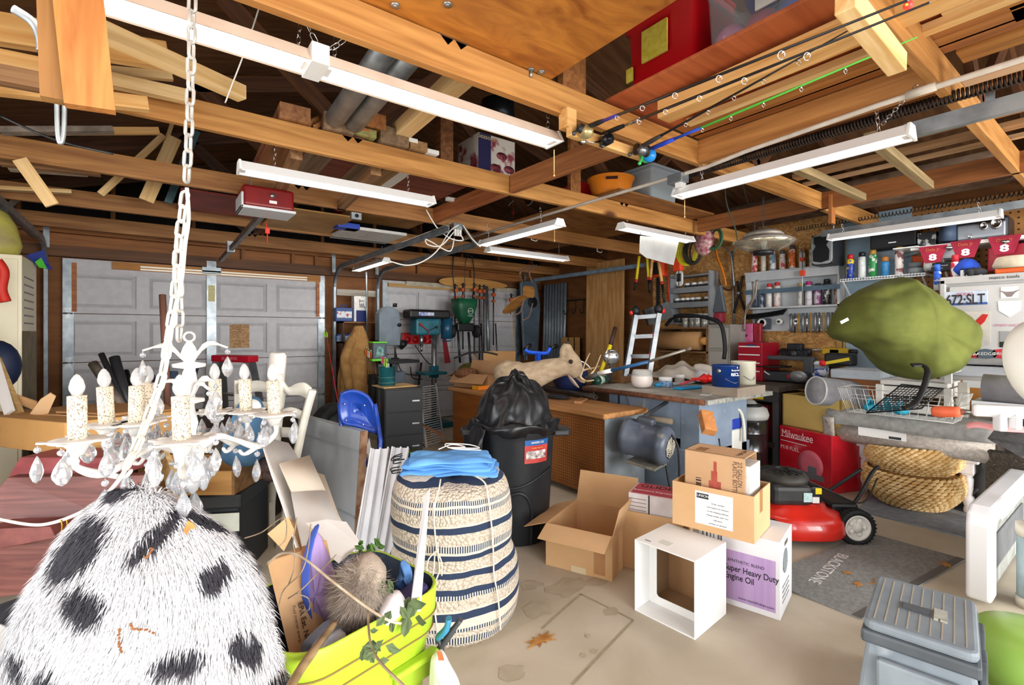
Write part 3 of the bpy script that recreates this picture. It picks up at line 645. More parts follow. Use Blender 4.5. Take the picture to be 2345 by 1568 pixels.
for k,x in enumerate((5.0,5.18,5.36,5.54)):
 tag(B().cyl((x,.7,2.665),(x+.02,2.8,2.665),.075,16).build('rolled_mat',mat('7c6450','604a38',sc=10,r=.9)),'%s rolled mat from the heater lamp up on the rafters'%ORD[k],'rolled mat','rolled mats on the rafters')
# ================================================================ rear wall, between the doors
t=thing('narrow_shelf','narrow wooden wall shelves between the two garage doors','shelf',(2.15,7.05,0))
for z,n in((1.02,'lower_shelf'),(1.27,'middle_shelf'),(1.55,'upper_shelf')):B().box(0,.62,-.26,.06,z-.02,z).build(n,wood('9a6a3c','744a26'),t)
for x in(.0,.6):B().box(x,x+.02,-.26,.06,0,1.55).build('side_board',woodz('6e4526','4e2e16'),t)
tag(B().box(0,.6,0,.03,0,.09).build('pale_batten',wood('b8b0a4','8e867a')),'pale batten nailed across above the blue cases','board').location=(2.45,7.06,1.93)
t,w,h=wthing('tool_case','blue plastic bit case on the narrow shelves between the doors','case',onY,6.82,769,808,702,736,z=1.552)
B().box(0,w,0,.09,0,.19).build('shell',mat('2a4a86',r=.45),t,bevel=.012);B().box(w*.06,w*.94,-.004,0,.05,.14).build('label',mat('d8dce4','b04a3a',sc=26,lo=.5,hi=.6),t);B().tube([(w*.3,.04,.18),(w*.35,.04,.225),(w*.65,.04,.225),(w*.7,.04,.18)],.009,6).build('handle',mat('24407a'),t)
t,w,h=wthing('tool_carton','white and navy carton standing beside the blue case','carton',onY,6.82,811,840,682,736,z=1.552)
B().box(0,w,0,.12,0,.36).build('box',WHITEP,t,bevel=.003);B().box(.03,w+.002,-.003,.0,0,.16).build('navy_panel',mat('1c2a6a'),t);text('JET',.09,INK,t,MX((w*.6,-.004,.26),(0,0,1),(-1,0,0)))
for k in range(5):
 p=onY(776+9*k,770,6.85);can('small_jar','small blue jar on the middle narrow shelf, %s from the door track'%ORD[k],'jar',(p.x,6.86,1.272),.03,.08+.02*(k%2),mat('5a86c0','c0c8d0',sc=20),mat('2a56a8'),.02,'blue jars on the narrow shelf')
tag(B().box(0,.12,-.1,.1,0,.3).build('metal_box',mat('4a5056',r=.4,m=.4),bevel=.01),'dark grey metal box on the lower narrow shelf','box').location=(2.36,6.9,1.022)
tag(B().tube([(2.46,6.7,1.2),(2.46,6.7,2.25)],.013,10).build('conduit_pipe',GALV),'thin upright conduit beside the blue case','conduit')
# coat
p=onY(822,745,6.35);t=thing('canvas_coat','tan canvas work coat hanging between the two doors','coat',p)
b=B();rows=[]
for i in range(13):
 f=i/12;z=-f*1.12;hw=.05+.21*min(1,f*1.7)**.75;rows.append([V(hw*math.cos(a*2*PI/28)*(1+.10*math.sin(5*a*2*PI/28+f*2)*min(1,f*3))-.02*f,.13*(.35+min(1,f*2)*.65)*math.sin(a*2*PI/28)*(1+.14*math.sin(7*a*2*PI/28+1)),z)for a in range(28)])
canvas=mat('b0854e','8f6638',sc=9,r=.95,bump=.3)
b.grid(rows,True,True).build('coat_body',canvas,t,solid=.006,sub=1)
B().tube(smooth_pts([V(-.1,-.05,-.16),V(-.21,-.1,-.4),V(-.2,-.12,-.62),V(-.16,-.12,-.82)]),[.06]*6+[.065]*6+[.06]*6+[.055],12).build('sleeve',canvas,t,sub=1)
B().tube(arc((0,0,.01),.02,-PI/2,PI,8),.003,6).build('hanging_loop',DKST,t)
# arrows in quivers
fl=[mat(c,r=.6)for c in('f06a1c','9ad83a','f0d020','f4f4f0','f0468c','2a2a2a')]
def arrow(label,p,q,shaft,f,group='arrows'):
 p,q=Vector(p),Vector(q);d=(q-p).normalized();t=thing('arrow',label,'arrow',p);t.rotation_mode='QUATERNION';t.rotation_quaternion=V(0,0,1).rotation_difference(d);L=(q-p).length
 B().cyl((0,0,0),(0,0,L),.004,8).build('shaft',shaft,t)
 b=B()
 for k in range(3):
  a=k*2*PI/3+.4;c,s=math.cos(a),math.sin(a);b.prism([(c*.004,s*.004,L-.11),(c*.02,s*.02,L-.08),(c*.02,s*.02,L-.03),(c*.004,s*.004,L-.015)],(-s*.0012,c*.0012,0))
 b.build('fletching',f,t);B().cyl((0,0,L),(0,0,L+.012),.0045,6).build('nock',WHITE,t)
 return t
for k in range(7):
 a=onY(842+4.2*k,880,6.2);b_=onY(840+4*k,797+3*(k%3),6.2);arrow('arrow with %s fletching in the dark bundle beside the coat, %s from the coat'%(('orange','white','orange','green','yellow','orange','white')[k],ORD[k]),a,b_,BLACK,fl[(0,3,0,1,2,0,3)[k]],'arrows beside the coat')
p=onY(853,905,6.2);tag(B().lathe([(.05,0),(.055,.7)],14,(p.x,6.2,0.15)).build('quiver',BLACKM),'black quiver standing beside the coat','quiver')
p=onY(886,1000,5.3);t=thing('arrow_tube','tall teal camouflage tube holding arrows before the band saw','tube',(p.x,5.3,0))
B().lathe([(.085,.02),(.092,.04),(.092,1.0),(.085,1.0),(.085,.05),(.001,.05)],24).build('tube',mat('1e6a70','143c44',sc=5,r=.4,c3='6a3a34'),t)
for z in(.35,.82,.88):B().lathe([(.095,z),(.098,z+.006),(.095,z+.012)],24).build('ring',mat('4a7a78',r=.4),t)
for k in range(3):
 arrow('arrow with %s fletching in the teal tube'%('pink','green','white')[k],(p.x-.03+.03*k,5.3,.5),(p.x-.04+.03*k,5.32,1.14-.04*k),mat('3a8a4a'),fl[(4,1,3)[k]])
arrow('long red arrow with yellow-green fletching leaning by the blue chair',onY(785,985,4.4),onY(745,755,5.2),mat('c02038',r=.4),fl[1])
# band saw
p=onY(895,905,6.3);t=thing('band_saw','grey band saw standing by the far garage door','band saw',(p.x,6.35,0))
saw=mat('74818c','626e78',sc=6,r=.45)
B().prism([(x*.17/.17,-.09,z)for x,z in[(.15*math.cos(a)-.03,1.62+.13*math.sin(a))for a in[i*PI/10 for i in range(11)]]+[(-.18,1.22),(.12,1.22)]],(0,.16,0)).build('upper_wheel_cover',saw,t,bevel=.012)
B().box(-.18,-.06,-.06,.06,.8,1.3).build('column',saw,t,bevel=.01);B().box(-.18,.2,-.1,.08,.45,.86).build('lower_wheel_cover',saw,t,bevel=.02)
B().box(-.2,.36,-.2,.2,.98,1.02).build('saw_table',BLACK,t,bevel=.004);B().box(.02,.1,-.05,.05,.85,.98).build('trunnion',DKST,t)
B().box(-.15,.2,-.14,.14,0,.45).build('stand',mat('2a2c30',r=.5),t);B().cyl((.1,-.12,1.5),(.1,-.09,1.5),.025,12).build('knob',BLACK,t);B().cyl((.08,0,1.75),(.08,0,1.8),.03,12).build('tension_knob',BLACK,t)
p=onY(887,812,5.9);t=thing('battery_charger','grey and bright green battery charger on the band saw table','charger',(p.x,6.22,1.021))
B().box(-.09,.09,-.07,.07,.02,.24).build('body',mat('54606a',r=.4),t,bevel=.015);B().box(-.11,.11,-.09,.09,0,.03).box(-.1,.1,-.08,.08,.235,.255).build('trim_band',mat('7ae83a',r=.4),t,bevel=.008);B().box(-.05,.05,-.075,-.07,.06,.19).build('window',mat('9ac8c0','3a6a6a',sc=30),t)
# drill press
p=onY(1001,905,6.45);t=thing('drill_press','teal drill press with a black belt cover','drill press',(p.x,6.5,0))
teal=mat('1c6a78','155260',sc=6,r=.4)
B().box(-.2,.2,-.22,.2,0,.08).build('base',teal,t,bevel=.02);B().cyl((0,.05,.08),(0,.05,1.5),.04,18).build('column',STEEL,t)
B().box(-.38,.02,-.14,.1,1.36,1.6).build('head',teal,t,bevel=.03);B().box(-.48,.18,-.14,.12,1.6,1.73).build('belt_cover',BLACK,t,bevel=.03);B().box(-.34,-.1,-.145,-.14,1.64,1.69).build('label',mat('d8dce0','4a6ac0',sc=20),t)
B().cyl((.2,.02,1.3),(.2,.02,1.62),.09,20).lathe([(.09,1.28),(.05,1.26)],20,(.2,.02,0)).build('motor',mat('1a4a66',r=.35),t)
B().cyl((-.24,-.02,1.2),(-.24,-.02,1.37),.03,14).cyl((-.24,-.02,1.12),(-.24,-.02,1.2),.018,10).build('chuck',STEEL,t)
for a in(.4,2.5,4.6):B().cyl((-.2,-.15,1.42),(-.2+.15*math.cos(a),-.17,1.42+.15*math.sin(a)),.006,8).ball((-.2+.15*math.cos(a),-.17,1.42+.15*math.sin(a)),.02,10,6).build('feed_handle',mat('c02020')if a>2 else DKST,t)
B().box(-.26,.1,-.18,.14,.78,.82).build('work_table',teal,t,bevel=.008);B().box(-.06,.06,0,.1,.72,.9).build('table_bracket',teal,t,bevel=.01)
# things standing or hanging by door 2
p=onY(1075,770,6.3);t=thing('red_board','long dark red board leaning behind the drill press','board',(0,0,0));B().hexa([onY(1012,765,6.85),onY(1020,762,6.85),onY(1032,830,6.7),onY(1018,832,6.7)],[onY(1012,765,6.87),onY(1020,762,6.87),onY(1032,830,6.72),onY(1018,832,6.72)]).build('blade',mat('8a1c28',r=.5),t)
t,w,h=wthing('red_vise_rack','bright red bench vise set mounted on the far door','vise',onY,6.95,922,992,762,788)
B().box(0,w,0,.05,0,h).build('bed',mat('c01420',r=.4),t,bevel=.01);
for k in range(4):B().cyl((w*(.15+k*.25),-.03,h*.4),(w*(.15+k*.25),0,h*.4),.05,14).build('clamp_pad',mat('a81018',r=.4),t)
p=onY(908,790,6.8);t=thing('task_lamp','small black bench lamp beside the red vise','lamp',(p.x,6.85,1.02));B().cyl((0,0,0),(0,0,.45),.014,10).build('post',STEEL,t);B().lathe([(.07,0),(.05,.1),(.02,.13)],16,(.07,0,.18),(1,0,.5)).build('shade',BLACK,t);B().cyl((0,0,-.02),(0,0,0),.06,16).build('foot',BLACK,t)
for k,(a,l)in enumerate((((905,800,920,850,960,860),'dark cable drooping from the vise to the bench'),((950,790,980,830,1000,835),'dark cable hanging below the vise'),((965,830,958,900,962,980),'thick black hose hanging beside the drill press'),((940,840,945,865,968,868),'thin cable hanging at the far door'))):
 cord('black_cable',[onY(a[i],a[i+1],6.9-.05*i)for i in(0,2,4)],.008 if k!=2 else .018,BLACK,l)
# spreader
t=thing('lawn_spreader','dark green lawn spreader hanging upside in front of the far door','spreader',onY(1063,735,6.5))
g=mat('1a5a3c','144a30',sc=6,r=.45)
rows=[[V(x*sx,y*sy,z)for x,y in rrect(2,2,.4,4)]for sx,sy,z in((.06,.06,-.04),(.13,.1,.08),(.17,.13,.22),(.18,.14,.34),(.165,.125,.34),(.12,.09,.1))]
B().grid(rows,True,True).build('hopper',g,t,solid=.004)
B().tube(arc((.03,-.14,.15),.045,0,2*PI,20),.003,5).build('logo_ring',WHITE,t);text('SCOTTS',.024,WHITE,t,FR((.03,-.142,.15)));text('Accugreen',.022,WHITE,t,FR((.03,-.138,.08)))
for s in(-1,1):B().tube([(s*.15,0,.3),(s*.2,.02,.75),(s*.17,.03,1.02),(0,.03,1.06)],.009,8).build('handle_tube',BLACK,t)
B().tube([(0,0,.2),(.02,0,.9),(.06,.02,1.0)],.006,6).build('control_rod',DKST,t)
B().box(-.15,.15,-.06,.06,-.16,-.03).build('frame_bracket',BLACK,t,bevel=.02)
for s in(-1,1):B().cyl((s*.2,0,-.16),(s*.25,0,-.16),.1,20).build('wheel',BLACKM,t)
# bar clamps hung on the header, and the long tools below
orange=mat('d8622a',r=.4)
for k,(px,y0,y1,l)in enumerate(((1042,650,770,'behind the spreader handle'),(1060,648,800,'second from the spreader'),(1086,648,815,'right of the spreader'),(1098,652,830,'fourth along the row'),(1108,652,825,'fifth along the row'),(1130,660,790,'beside the square tube'),(1170,672,720,'last and shortest near the hanging chair'))):
 p0,p1=onY(px,y0,6.9),onY(px,y1,6.9);t=thing('bar_clamp','bar clamp with orange jaws on the far door, %s'%l,'clamp',(p0.x,6.9,p1.z),0,'bar clamps on the far door');L=p0.z-p1.z
 B().cyl((0,0,0),(0,0,L),.012,10).build('pipe',DKST,t);B().box(-.03,.03,-.04,.03,L-.14,L-.08).build('jaw',orange,t,bevel=.008);B().box(-.025,.025,-.03,.03,L-.24,L-.2).build('jaw',orange,t,bevel=.008);B().cyl((-.05,-.02,L-.03),(.05,-.02,L-.03),.006,8).cyl((0,-.02,L-.08),(0,-.02,L),.01,8).build('screw_handle',DKST,t)
for k,(px,y0,y1,r,m_,l)in enumerate(((1116,655,850,.03,GALV,'square galvanized tube standing against the far door'),(1050,750,830,.02,DKST,'dark rod standing under the spreader'),(1137,740,860,.012,DKST,'forked dark rod by the far door'),(1075,760,845,.02,DKST,'dark pipe standing right of the drill press'),(1172,690,800,.006,PALE,'thin pale cane near the hanging chair'),(1104,740,870,.016,DKST,'grey pipe standing among the clamps'))):
 p0,p1=onY(px,y0,6.85),onY(px,y1,6.85);tag(B().cyl((p0.x,6.8,p1.z),(p0.x,6.88,p0.z),r,10).build('standing_rod',m_),l,'rod')
t=thing('oval_board','long varnished oval board resting above the far door','board',onY(1088,649,6.92));O=[(.68*math.cos(a*PI/24)*1.0,.085*math.sin(a*PI/24)*(1.05-.2*math.cos(a*PI/24)))for a in range(48)]
B().prism([(x,0,z)for x,z in O],(0,.02,0)).build('board',wood('d09a54','b47c3a'),t,bevel=.006)
t,w,h=wthing('header_board','pale sawn header strips above the far garage door','board',onY,7.03,890,1090,645,656);B().box(0,w,0,.03,0,.06).build('strip',wood('d8b078','b08a50'),t)
# hanging chair
t=thing('bent_plywood_chair','bent plywood chair on steel legs hanging upside down from a joist','chair',onY(1212,668,5.6),.3)
cw=mat('b88244','986630',sc=4,st=(1,1,4),r=.5)
O=rrect(.34,.40,.12,5);B().prism([(x,0,z)for x,z in O],(0,.014,0)).build('seat',cw,t,bevel=.004);t.children[0].rotation_euler=(.35,-.25,0)
B().prism([(x,0,z)for x,z in rrect(.3,.17,.06,5)],(0,.014,0)).build('backrest',cw,t,bevel=.004);t.children[1].location=(-.22,.1,-.2);t.children[1].rotation_euler=(.9,-.1,0)
lm=mat('a08478',r=.35,m=.5)
for a in(((-.14,.02,.12),(-.3,-.05,.26),(.06,-.05,.4)),((.12,.02,.14),(.0,.0,.3),(.2,.0,.42)),((-.12,.02,-.12),(-.2,.02,-.3),(-.34,.05,-.36)),((.12,.02,-.16),(.02,.02,-.36),(-.1,.05,-.42))):
 B().tube(smooth_pts(a),.011,8).build('leg',lm,t)
# sled, corrugated sheet, boards in the corner
t=thing('plastic_sled','tall blue-grey plastic sled standing in the far corner','sled',(0,0,0));A=[onY(x,y,6.75)for x,y in((1192,645),(1228,640),(1238,700),(1232,810),(1200,815))]
B().prism(A,(.0,.05,0)).build('shell',mat('5a6a76','4a5863',sc=5,r=.4),t,bevel=.015);p=onY(1220,692,6.73);B().lathe([(.08,0),(.1,.006),(.08,.012)],20,p,(0,-1,0)).build('dark_round_hole',BLACK,t)
p=A[0];t.location=(0,0,0)
t=thing('corrugated_sheet','corrugated metal roofing sheet leaning in the far corner','metal sheet',(0,0,0));pa,pb=onX(1240,820,5.85),onX(1292,820,5.85);rows=[]
for k in range(33):
 f=k/32;q=pa.lerp(pb,f);o=.014*math.cos(k*PI/2);rows.append([V(q.x+o,q.y,.75),V(q.x+o+.05,q.y,2.28)])
B().grid(rows).build('sheet',mat('a8b4be','8c98a2',sc=4,m=.5,r=.4),t,solid=.003)
t,w,h=wthing('plywood_sheet','tall pale plywood panel standing behind the yellow-handled tool','plywood sheet',onX,5.72,1340,1425,605,812,z=0.0);B().box(0,w,0,.018,0,2.52).build('sheet',mat('d8a870','b88448',sc=4,st=(5,1,.6),r=.6,dis=.6),t);t.rotation_euler.x=-.015
for k,(x0,x1,y0,l)in enumerate(((1300,1316,752,'short pine offcut leaning left of the tall plywood panel'),(1314,1326,754,'second short pine offcut leaning by the tall plywood panel'),(1286,1302,758,'tan board offcut leaning near the corrugated sheet'))):
 t,w,h=wthing('board_offcut',l,'board',onX,5.8,x0,x1,y0,830,z=.7);B().box(0,w,0,.02,0,.62).build('board',wood('c89a5c','a87a40'),t)
tag(B().box(5.3,5.85,5.6,6.6,0,.78).build('corner_bench',mat('5a3a20','3e2814',sc=5),bevel=.01),'dark low bench in the far corner behind the deer','bench')
p=onX(1318,700,5.93);t=thing('wrought_hooks','dark iron hook rack on the brown wall by the tall panel','hook rack',p);B().bar((0,.3,.1),(0,-.35,.1),.012,.02).build('bar',BLACK,t)
for s in(-.2,0,.2):B().tube(smooth_pts([(0,s,.1),(-.02,s,-.1),(-.07,s,-.14),(-.1,s,-.06)]),.008,6).build('hook',BLACK,t)
# hanging shears, trimmers and saw in front of the brown wall
yel=mat('e8d020',r=.45)
def lopper(label,px,y0,y1,y2,dx,X=5.3,hm=None):
 a,b,c=onX(px,y0,X),onX(px+dx*.6,y1,X),onX(px+dx,y2,X);t=thing('hanging_lopper',label,'garden shears',a)
 B().tube([V(0,0,0),b-a],.02,10).build('handle',hm or yel,t);B().tube([b-a,c-a],[.018,.01],8).build('blade',BLACK,t);B().tube([(b-a)*.9,(b-a)*1.02],.023,10).build('collar',mat('c03020'),t)
lopper('yellow and black camouflage lopper handle hanging under the grey shield',1464,586,645,665,-12)
lopper('yellow lopper handle hanging second from the tall plywood panel',1482,585,640,672,6)
lopper('pale wooden tool handle hanging beside the red trimmer',1494,592,640,668,-8,hm=PINE)
lopper('wooden-handled pruning saw hanging left of the jar rack',1508,600,650,700,14,hm=PINE)
t,w,h=wthing('hedge_trimmer','orange hedge trimmer hanging with its toothed bar down','hedge trimmer',onX,5.5,1497,1525,596,636)
B().box(0,w,-.06,.06,0,h).build('body',mat('e8481c',r=.4),t,bevel=.03);B().box(.04,w-.04,-.08,-.06,.03,h-.04).build('dark_vent',BLACK,t,bevel=.01)
b=B().box(.05,.09,-.01,.01,-.42,0)
for k in range(12):b.prism([(.03,0,-.4+k*.033),(.11,0,-.4+k*.033),(.11,0,-.385+k*.033),(.03,0,-.385+k*.033)],(0,.004,0))
b.build('toothed_bar',BLACK,t)
t,w,h=wthing('reciprocating_saw','orange and white pole saw head hanging before the jar rack','saw',onX,5.45,1543,1568,592,652)
B().box(0,w*.8,-.04,.04,h*.5,h).build('body',mat('e84a24',r=.4),t,bevel=.02);B().prism([(x+w*.55,-.02,z+h*.22)for x,z in rrect(w*.55,h*.6,.05,5)],(0,.03,0)).build('guide_bar',mat('d8d8d8',r=.4),t);B().box(w*.35,w*.75,-.025,-.02,h*.1,h*.4).build('chain_dark_panel',DKST,t)  # dark steel panel low on the saw head
tag(B().tube([onX(1528,610,5.6),onX(1532,690,5.6)],.012,8).build('red_bow',mat('b03024')),'thin red bar hanging left of the jar rack','bar')
# grey shield panel
t=thing('grey_mat','light grey plastic mat hanging below a shop light by the tools','mat',(0,0,0))
A=[onY(x,y,2.97)for x,y in((1467,540),(1556,548),(1543,607),(1480,590),(1465,578))];B().prism(A,(0,.008,0)).build('panel',mat('c8c8c6','b4b4b2',sc=5,r=.6),t,bevel=.003)
for k in(0,1):q=A[k];B().tube([q,q+V(.0,.004,.06)],.003,5).build('wire_hanger',DKST,t)
# bags and cables at the end of the joist
t=thing('net_bag','dark pink net bag of bits hanging at the end of the joist','bag',onX(1612,540,4.9));b=B().ball((0,0,-.06),(.09,.12,.16),14,10);b.build('bag',mat('8a1c4a','c8a8a0',sc=26,r=.4),t,sub=1);cord('bag_tie',[V(0,.05,.08),V(0,.02,.2),V(0,-.04,.2),V(0,-.06,.06)],.005,wc,parent=t)
for k,(x,r_,m_,l)in enumerate(((1572,.13,mat('e8e030',r=.5),'coil of bright yellow cord hanging at the joist end'),(1586,.12,mat('2c2c20',r=.6),'coil of dark cord hanging inside the yellow coil'),(1634,.1,mat('3a5a3c',r=.6),'coil of green cord by the orange bow'))):
 p=onX(x,575 if k<2 else 545,5.0-.06*k);b=B()
 for j in range(5):b.tube([V(.02*math.sin(j*2)+.03*j*.3,(r_-.012*j)*math.cos(a),1.25*(r_-.006*j)*math.sin(a))for a in[i*2*PI/18 for i in range(18)]],.011,6,closed=True)
 o=b.build('cord_coil',m_,recenter=False);o.location=p;tag(o,l,'cord')
t=thing('compound_bow','orange toy bow hanging on the particle board wall','bow',(0,0,0));A=[onX(x,y,5.8)for x,y in((1638,560),(1643,590),(1652,612),(1660,640),(1662,655))];B().tube(smooth_pts(A),.022,8,flat=.5).build('riser',mat('f0881c',r=.4),t);A2=[onX(x,y,5.8)for x,y in((1646,640),(1655,658),(1672,664),(1682,650))];B().tube(smooth_pts(A2),.015,8,flat=.5).build('limb',mat('4a2416'),t)
B().tube(smooth_pts([onX(x,y,5.78)for x,y in((1645,560),(1670,575),(1678,620),(1681,655))]),.01,6).build('limb',GALV,t)
tag(B().tube([(5.93,onX(1681,780,5.93).y,onX(1681,785,5.93).z),(5.93,onX(1677,600,5.93).y,onX(1677,575,5.93).z)],.014,10).build('conduit_pipe',GALV),'upright grey conduit on the particle board wall','conduit')
t=thing('tripod_head','greasy metal fitting at the foot of the wall conduit','fitting',onX(1682,800,5.9));B().cyl((0,0,-.14),(0,0,.03),.04,12).cyl((-.05,-.04,-.04),(.02,.05,-.02),.02,8).build('fitting',DKST,t)
# ================================================================ jar rack on the wall
t,w,h=wthing('jar_rack','grey open wooden rack of jars on the particle board wall','rack',onX,5.72,1533,1625,632,742)
gm=mat('8e9296','7e8286',sc=8,r=.6)
for x in(0,w-.02):B().box(x,x+.02,0,.2,0,h+.02).build('side_board',gm,t)
zz=[0.02,h*.36,h*.66,h*.98]
for z in zz:B().box(.02,w-.02,0,.2,z-.02,z).build('shelf',gm,t)
for z in zz[1:3]:B().box(.02,w-.02,-.004,.014,z-.02,z+.05).build('front_lip',gm,t)
Rm=Matrix.Translation(t.location)@Matrix.Rotation(t.rotation_euler.z,4,'Z');jb=mat('3c4044','24282a',sc=30,r=.3);jl=mat('f0f0ee',r=.4)
jars=[(zz[2],i)for i in(1.9,2.9,3.9,4.7)]+[(zz[1],i)for i in(.4,1.3,2.,2.7,3.5,4.8)]+[(zz[0],i)for i in(.5,2.2,3.,3.8,4.6)]
for k,(z,i)in enumerate(jars):
 q=Rm@V(.03+i*(w-.08)/5.1,.09,z);can('screw_jar','dark jar with a white lid, %s on the %s shelf of the grey rack'%(ORD[[j for j in jars if j[0]==z].index((z,i))],{zz[2]:'top',zz[1]:'middle',zz[0]:'bottom'}[z]),'jar',q,.045,.085,jb,jl,.03,'jars in the grey rack',capr=.043)
# bench top below with jars, hose and roll of paper
t,w,h=wthing('small_cabinet','small pale grey wooden cabinet below the jar rack','cabinet',onX,5.45,1622,1672,745,830,z=.75)
B().box(0,w,0,.5,0,.74).build('carcass',mat('a8a49c','98948c',sc=8),t);B().box(.02,w-.02,-.015,0,.05,.42).box(.02,w-.02,-.015,0,.46,.7).build('door_panel',mat('b0aca4'),t,bevel=.006)
t,w,h=wthing('tool_shelf','wooden shelf holding the brown paper roll under the jar rack','shelf',onX,5.45,1505,1622,744,750);B().box(0,w,0,.5,-.02,0).build('top',OLD,t);B().box(0,.02,0,.5,-1.0,-.02).build('side_board',OLD,t);B().box(w-.03,w,0,.5,-1.0,-.02).build('side_board',OLD,t);B().box(0,w,0,.5,-.32,-.3).build('lower_shelf',OLD,t)
RT=Matrix.Translation(t.location)@Matrix.Rotation(t.rotation_euler.z,4,'Z')
for k in range(4):can('silver_jar','clear jar with a silver lid below the grey rack, %s from the paper roll side'%ORD[k],'jar',RT@V(.36+.085*k,.1+.03*(k%2),0),.04,.1,mat('a8a8a0',r=.2,m=.3),mat('d8d8d8',r=.3,m=.6),.02,'silver-lidded jars',capr=.041)
a,b_=RT@V(.03,.0,-.17),RT@V(w-.1,.0,-.17);t2=thing('paper_roll','big roll of brown masking paper on the shelf under the jar rack','paper roll',a);d=b_-a;B().cyl((0,0,0),d,.115,28).build('roll',CARD,t2);B().cyl(d,d*1.12,.05,16).build('core',wood('d8a058','b07c3c'),t2)
cord('shop_vac_hose',[onX(x,y,5.2)for x,y in((1525,745),(1545,725),(1580,722),(1620,728),(1650,742),(1660,790),(1658,822))],.022,mat('1c1e24',r=.5),'fat black vacuum hose arching under the jar rack',n=12)
for k in range(3):
 p=RT@V(.05+.16*k,.12,-.62);tag(B().box(-.1,.1,-.2,.2,0,.03+.015*k).build('board_offcut',wood('b08450','8c6434')),'short board stored under the paper roll, %s from the ladder'%ORD[k],'board').location=(p.x,p.y,p.z+.02)
t=thing('nail_bin','small red and grey bench tool beside the jar rack','tool',onX(1648,735,5.3));B().box(-.06,.06,-.05,.05,-.02,.1).build('body',mat('8a2030'),t,bevel=.02);B().prism([(-.02,-.08,.1),(-.02,.08,.1),(-.02,.02,.42),(-.02,-.02,.42)],(.05,0,0)).build('triangular_plate',mat('5e666e',r=.4,m=.4),t,bevel=.01)
# ================================================================ painted wall cabinet with cans
t,w,h=wthing('open_shelf','pale grey open wall shelf unit holding the spray cans','shelf',onX,5.8,1708,1922,625,705)
pg=mat('c6c9cc','b2b6ba',sc=6,r=.6)
B().box(0,w,.16,.19,-.28,h).build('back_board',mat('b8bec4','d0d4d6',sc=4),t)
B().box(-.02,w+.02,-.0,.19,h-.02,h).build('top_board',pg,t);B().box(-.0,w,-.012,.0,h-.11,h-.02).build('top_rail',pg,t)
B().box(0,w,0,.17,-.02,.0).build('bottom_shelf',pg,t)
for x in(0,w-.02):B().box(x,x+.02,0,.17,-.02,h-.02).build('side_board',pg,t)
B().box(-.01,w+.01,-.015,0,.16,.21).build('blue_rail',mat('5a7284','4a6070',sc=10),t)
RC=Matrix.Translation(t.location)@Matrix.Rotation(t.rotation_euler.z,4,'Z');HC=h;WC=w
def lab(c,c2):return mat(c,c2,sc=18,lo=.5,hi=.56,r=.35)
top=[('pale pink','e8d0cc','c04040','e8b0a8',.2,.033),('off-white','d8d4c8','c8c4b8','e8e8e0',.2,.028),('white','e8eaec','7a98b0','f4f4f4',.2,.034),('white and red','e8e0dc','c02030','5a5a60',.19,.032),('orange','e86a1c','e8e4e0','4a4c54',.23,.034),('white copper-capped','e4e0e0','d0ccd0','c88a5a',.18,.034),('olive-capped white','e0e4e4','8a9a4a','7a8a30',.2,.036),('dark grey','a8b0b0','8a9294','3a3c40',.2,.028)]
for k,(n,c,c2,cc,hh,r)in enumerate(top):can('spray_can','%s spray can, %s along the top of the grey shelf unit'%(n,ORD[k]),'spray can',RC@V(.06+k*.108,.09,HC),r,hh,lab(c,c2),mat(cc,r=.4),.045,'spray cans on the grey shelf unit')
mid=[(.08,'small blue','2a3a5a','8a98b0','d8d8d8',.16,.022),(.15,'slim blue','3a4a70','a0a8b8','28303c',.16,.02),(.235,'white red-capped','e4e0dc','d0ccc8','c82028',.24,.034),(.325,'tall white red-capped','e0dcd8','d8a090','c02a28',.25,.036),(.58,'gold-capped','d8d4cc','c0bcb4','b09050',.22,.032),(.665,'magenta-capped','e0dce0','c8c0c8','b82a80',.23,.036),(.755,'short black-capped','8a4a78','d0c8d0','2a2a2e',.2,.034),(.845,'black','2a2a2e','c0bcb8','222226',.24,.036),(.95,'grey domed','b0a8a4','8a5a50','a8a4a4',.2,.036),(1.03,'green','2a8a4a','3aa05a','2a7a40',.14,.03),(1.12,'red-topped','a09a94','3a2a28','c82030',.22,.034)]
for k,(x,n,c,c2,cc,hh,r)in enumerate(mid):
 if x<WC-.04:can('spray_can','%s can, %s behind the blue rail of the grey shelf unit'%(n,ORD[k]),'spray can',RC@V(x,.09,0),r,hh,lab(c,c2),mat(cc,r=.4),.04,'cans behind the blue rail')
t=thing('hole_saw_rack','rack of small tools and bits below the grey shelf unit','tool rack',RC@V(WC*.44,0,-.28),t.rotation_euler.z);B().box(0,WC*.5,.1,.12,0,.02).box(0,WC*.5,.1,.12,.17,.19).build('rail',GALV,t)
for k in range(13):B().cyl((.04+k*.042,.09,-.02),(.04+k*.042,.09,.2),.009 if k%3 else .014,8).build('tool_shank',(GALV,CHROME,mat('b08030'))[k%3],t)
t=thing('chain_bundle','bundle of black chain hung along the bottom of the shelf unit','chain',RC@V(0,0,-.1),t.rotation_euler.z);b=B();rs=random.Random(9)
for k in range(5):chain_mb((-.02,.02+.02*k,-.03+.012*k),(WC*.42,.03+.02*k,.02+.012*k),.035,.005,.02,b)
b.build('links',mat('1a1c20',r=.4,m=.5),t)
t=thing('tape_roll','white tape roll on the square card under the shelf unit','tape',RC@V(.15,.1,-.2),t.rotation_euler.z);B().box(-.09,.09,0,.01,-.06,.07).build('card',mat('4a525c'),t);B().lathe([(.05,0),(.05,.03),(.035,.03),(.035,0)],20,(0,0,.02),(0,-1,0)).build('roll',WHITEP,t)
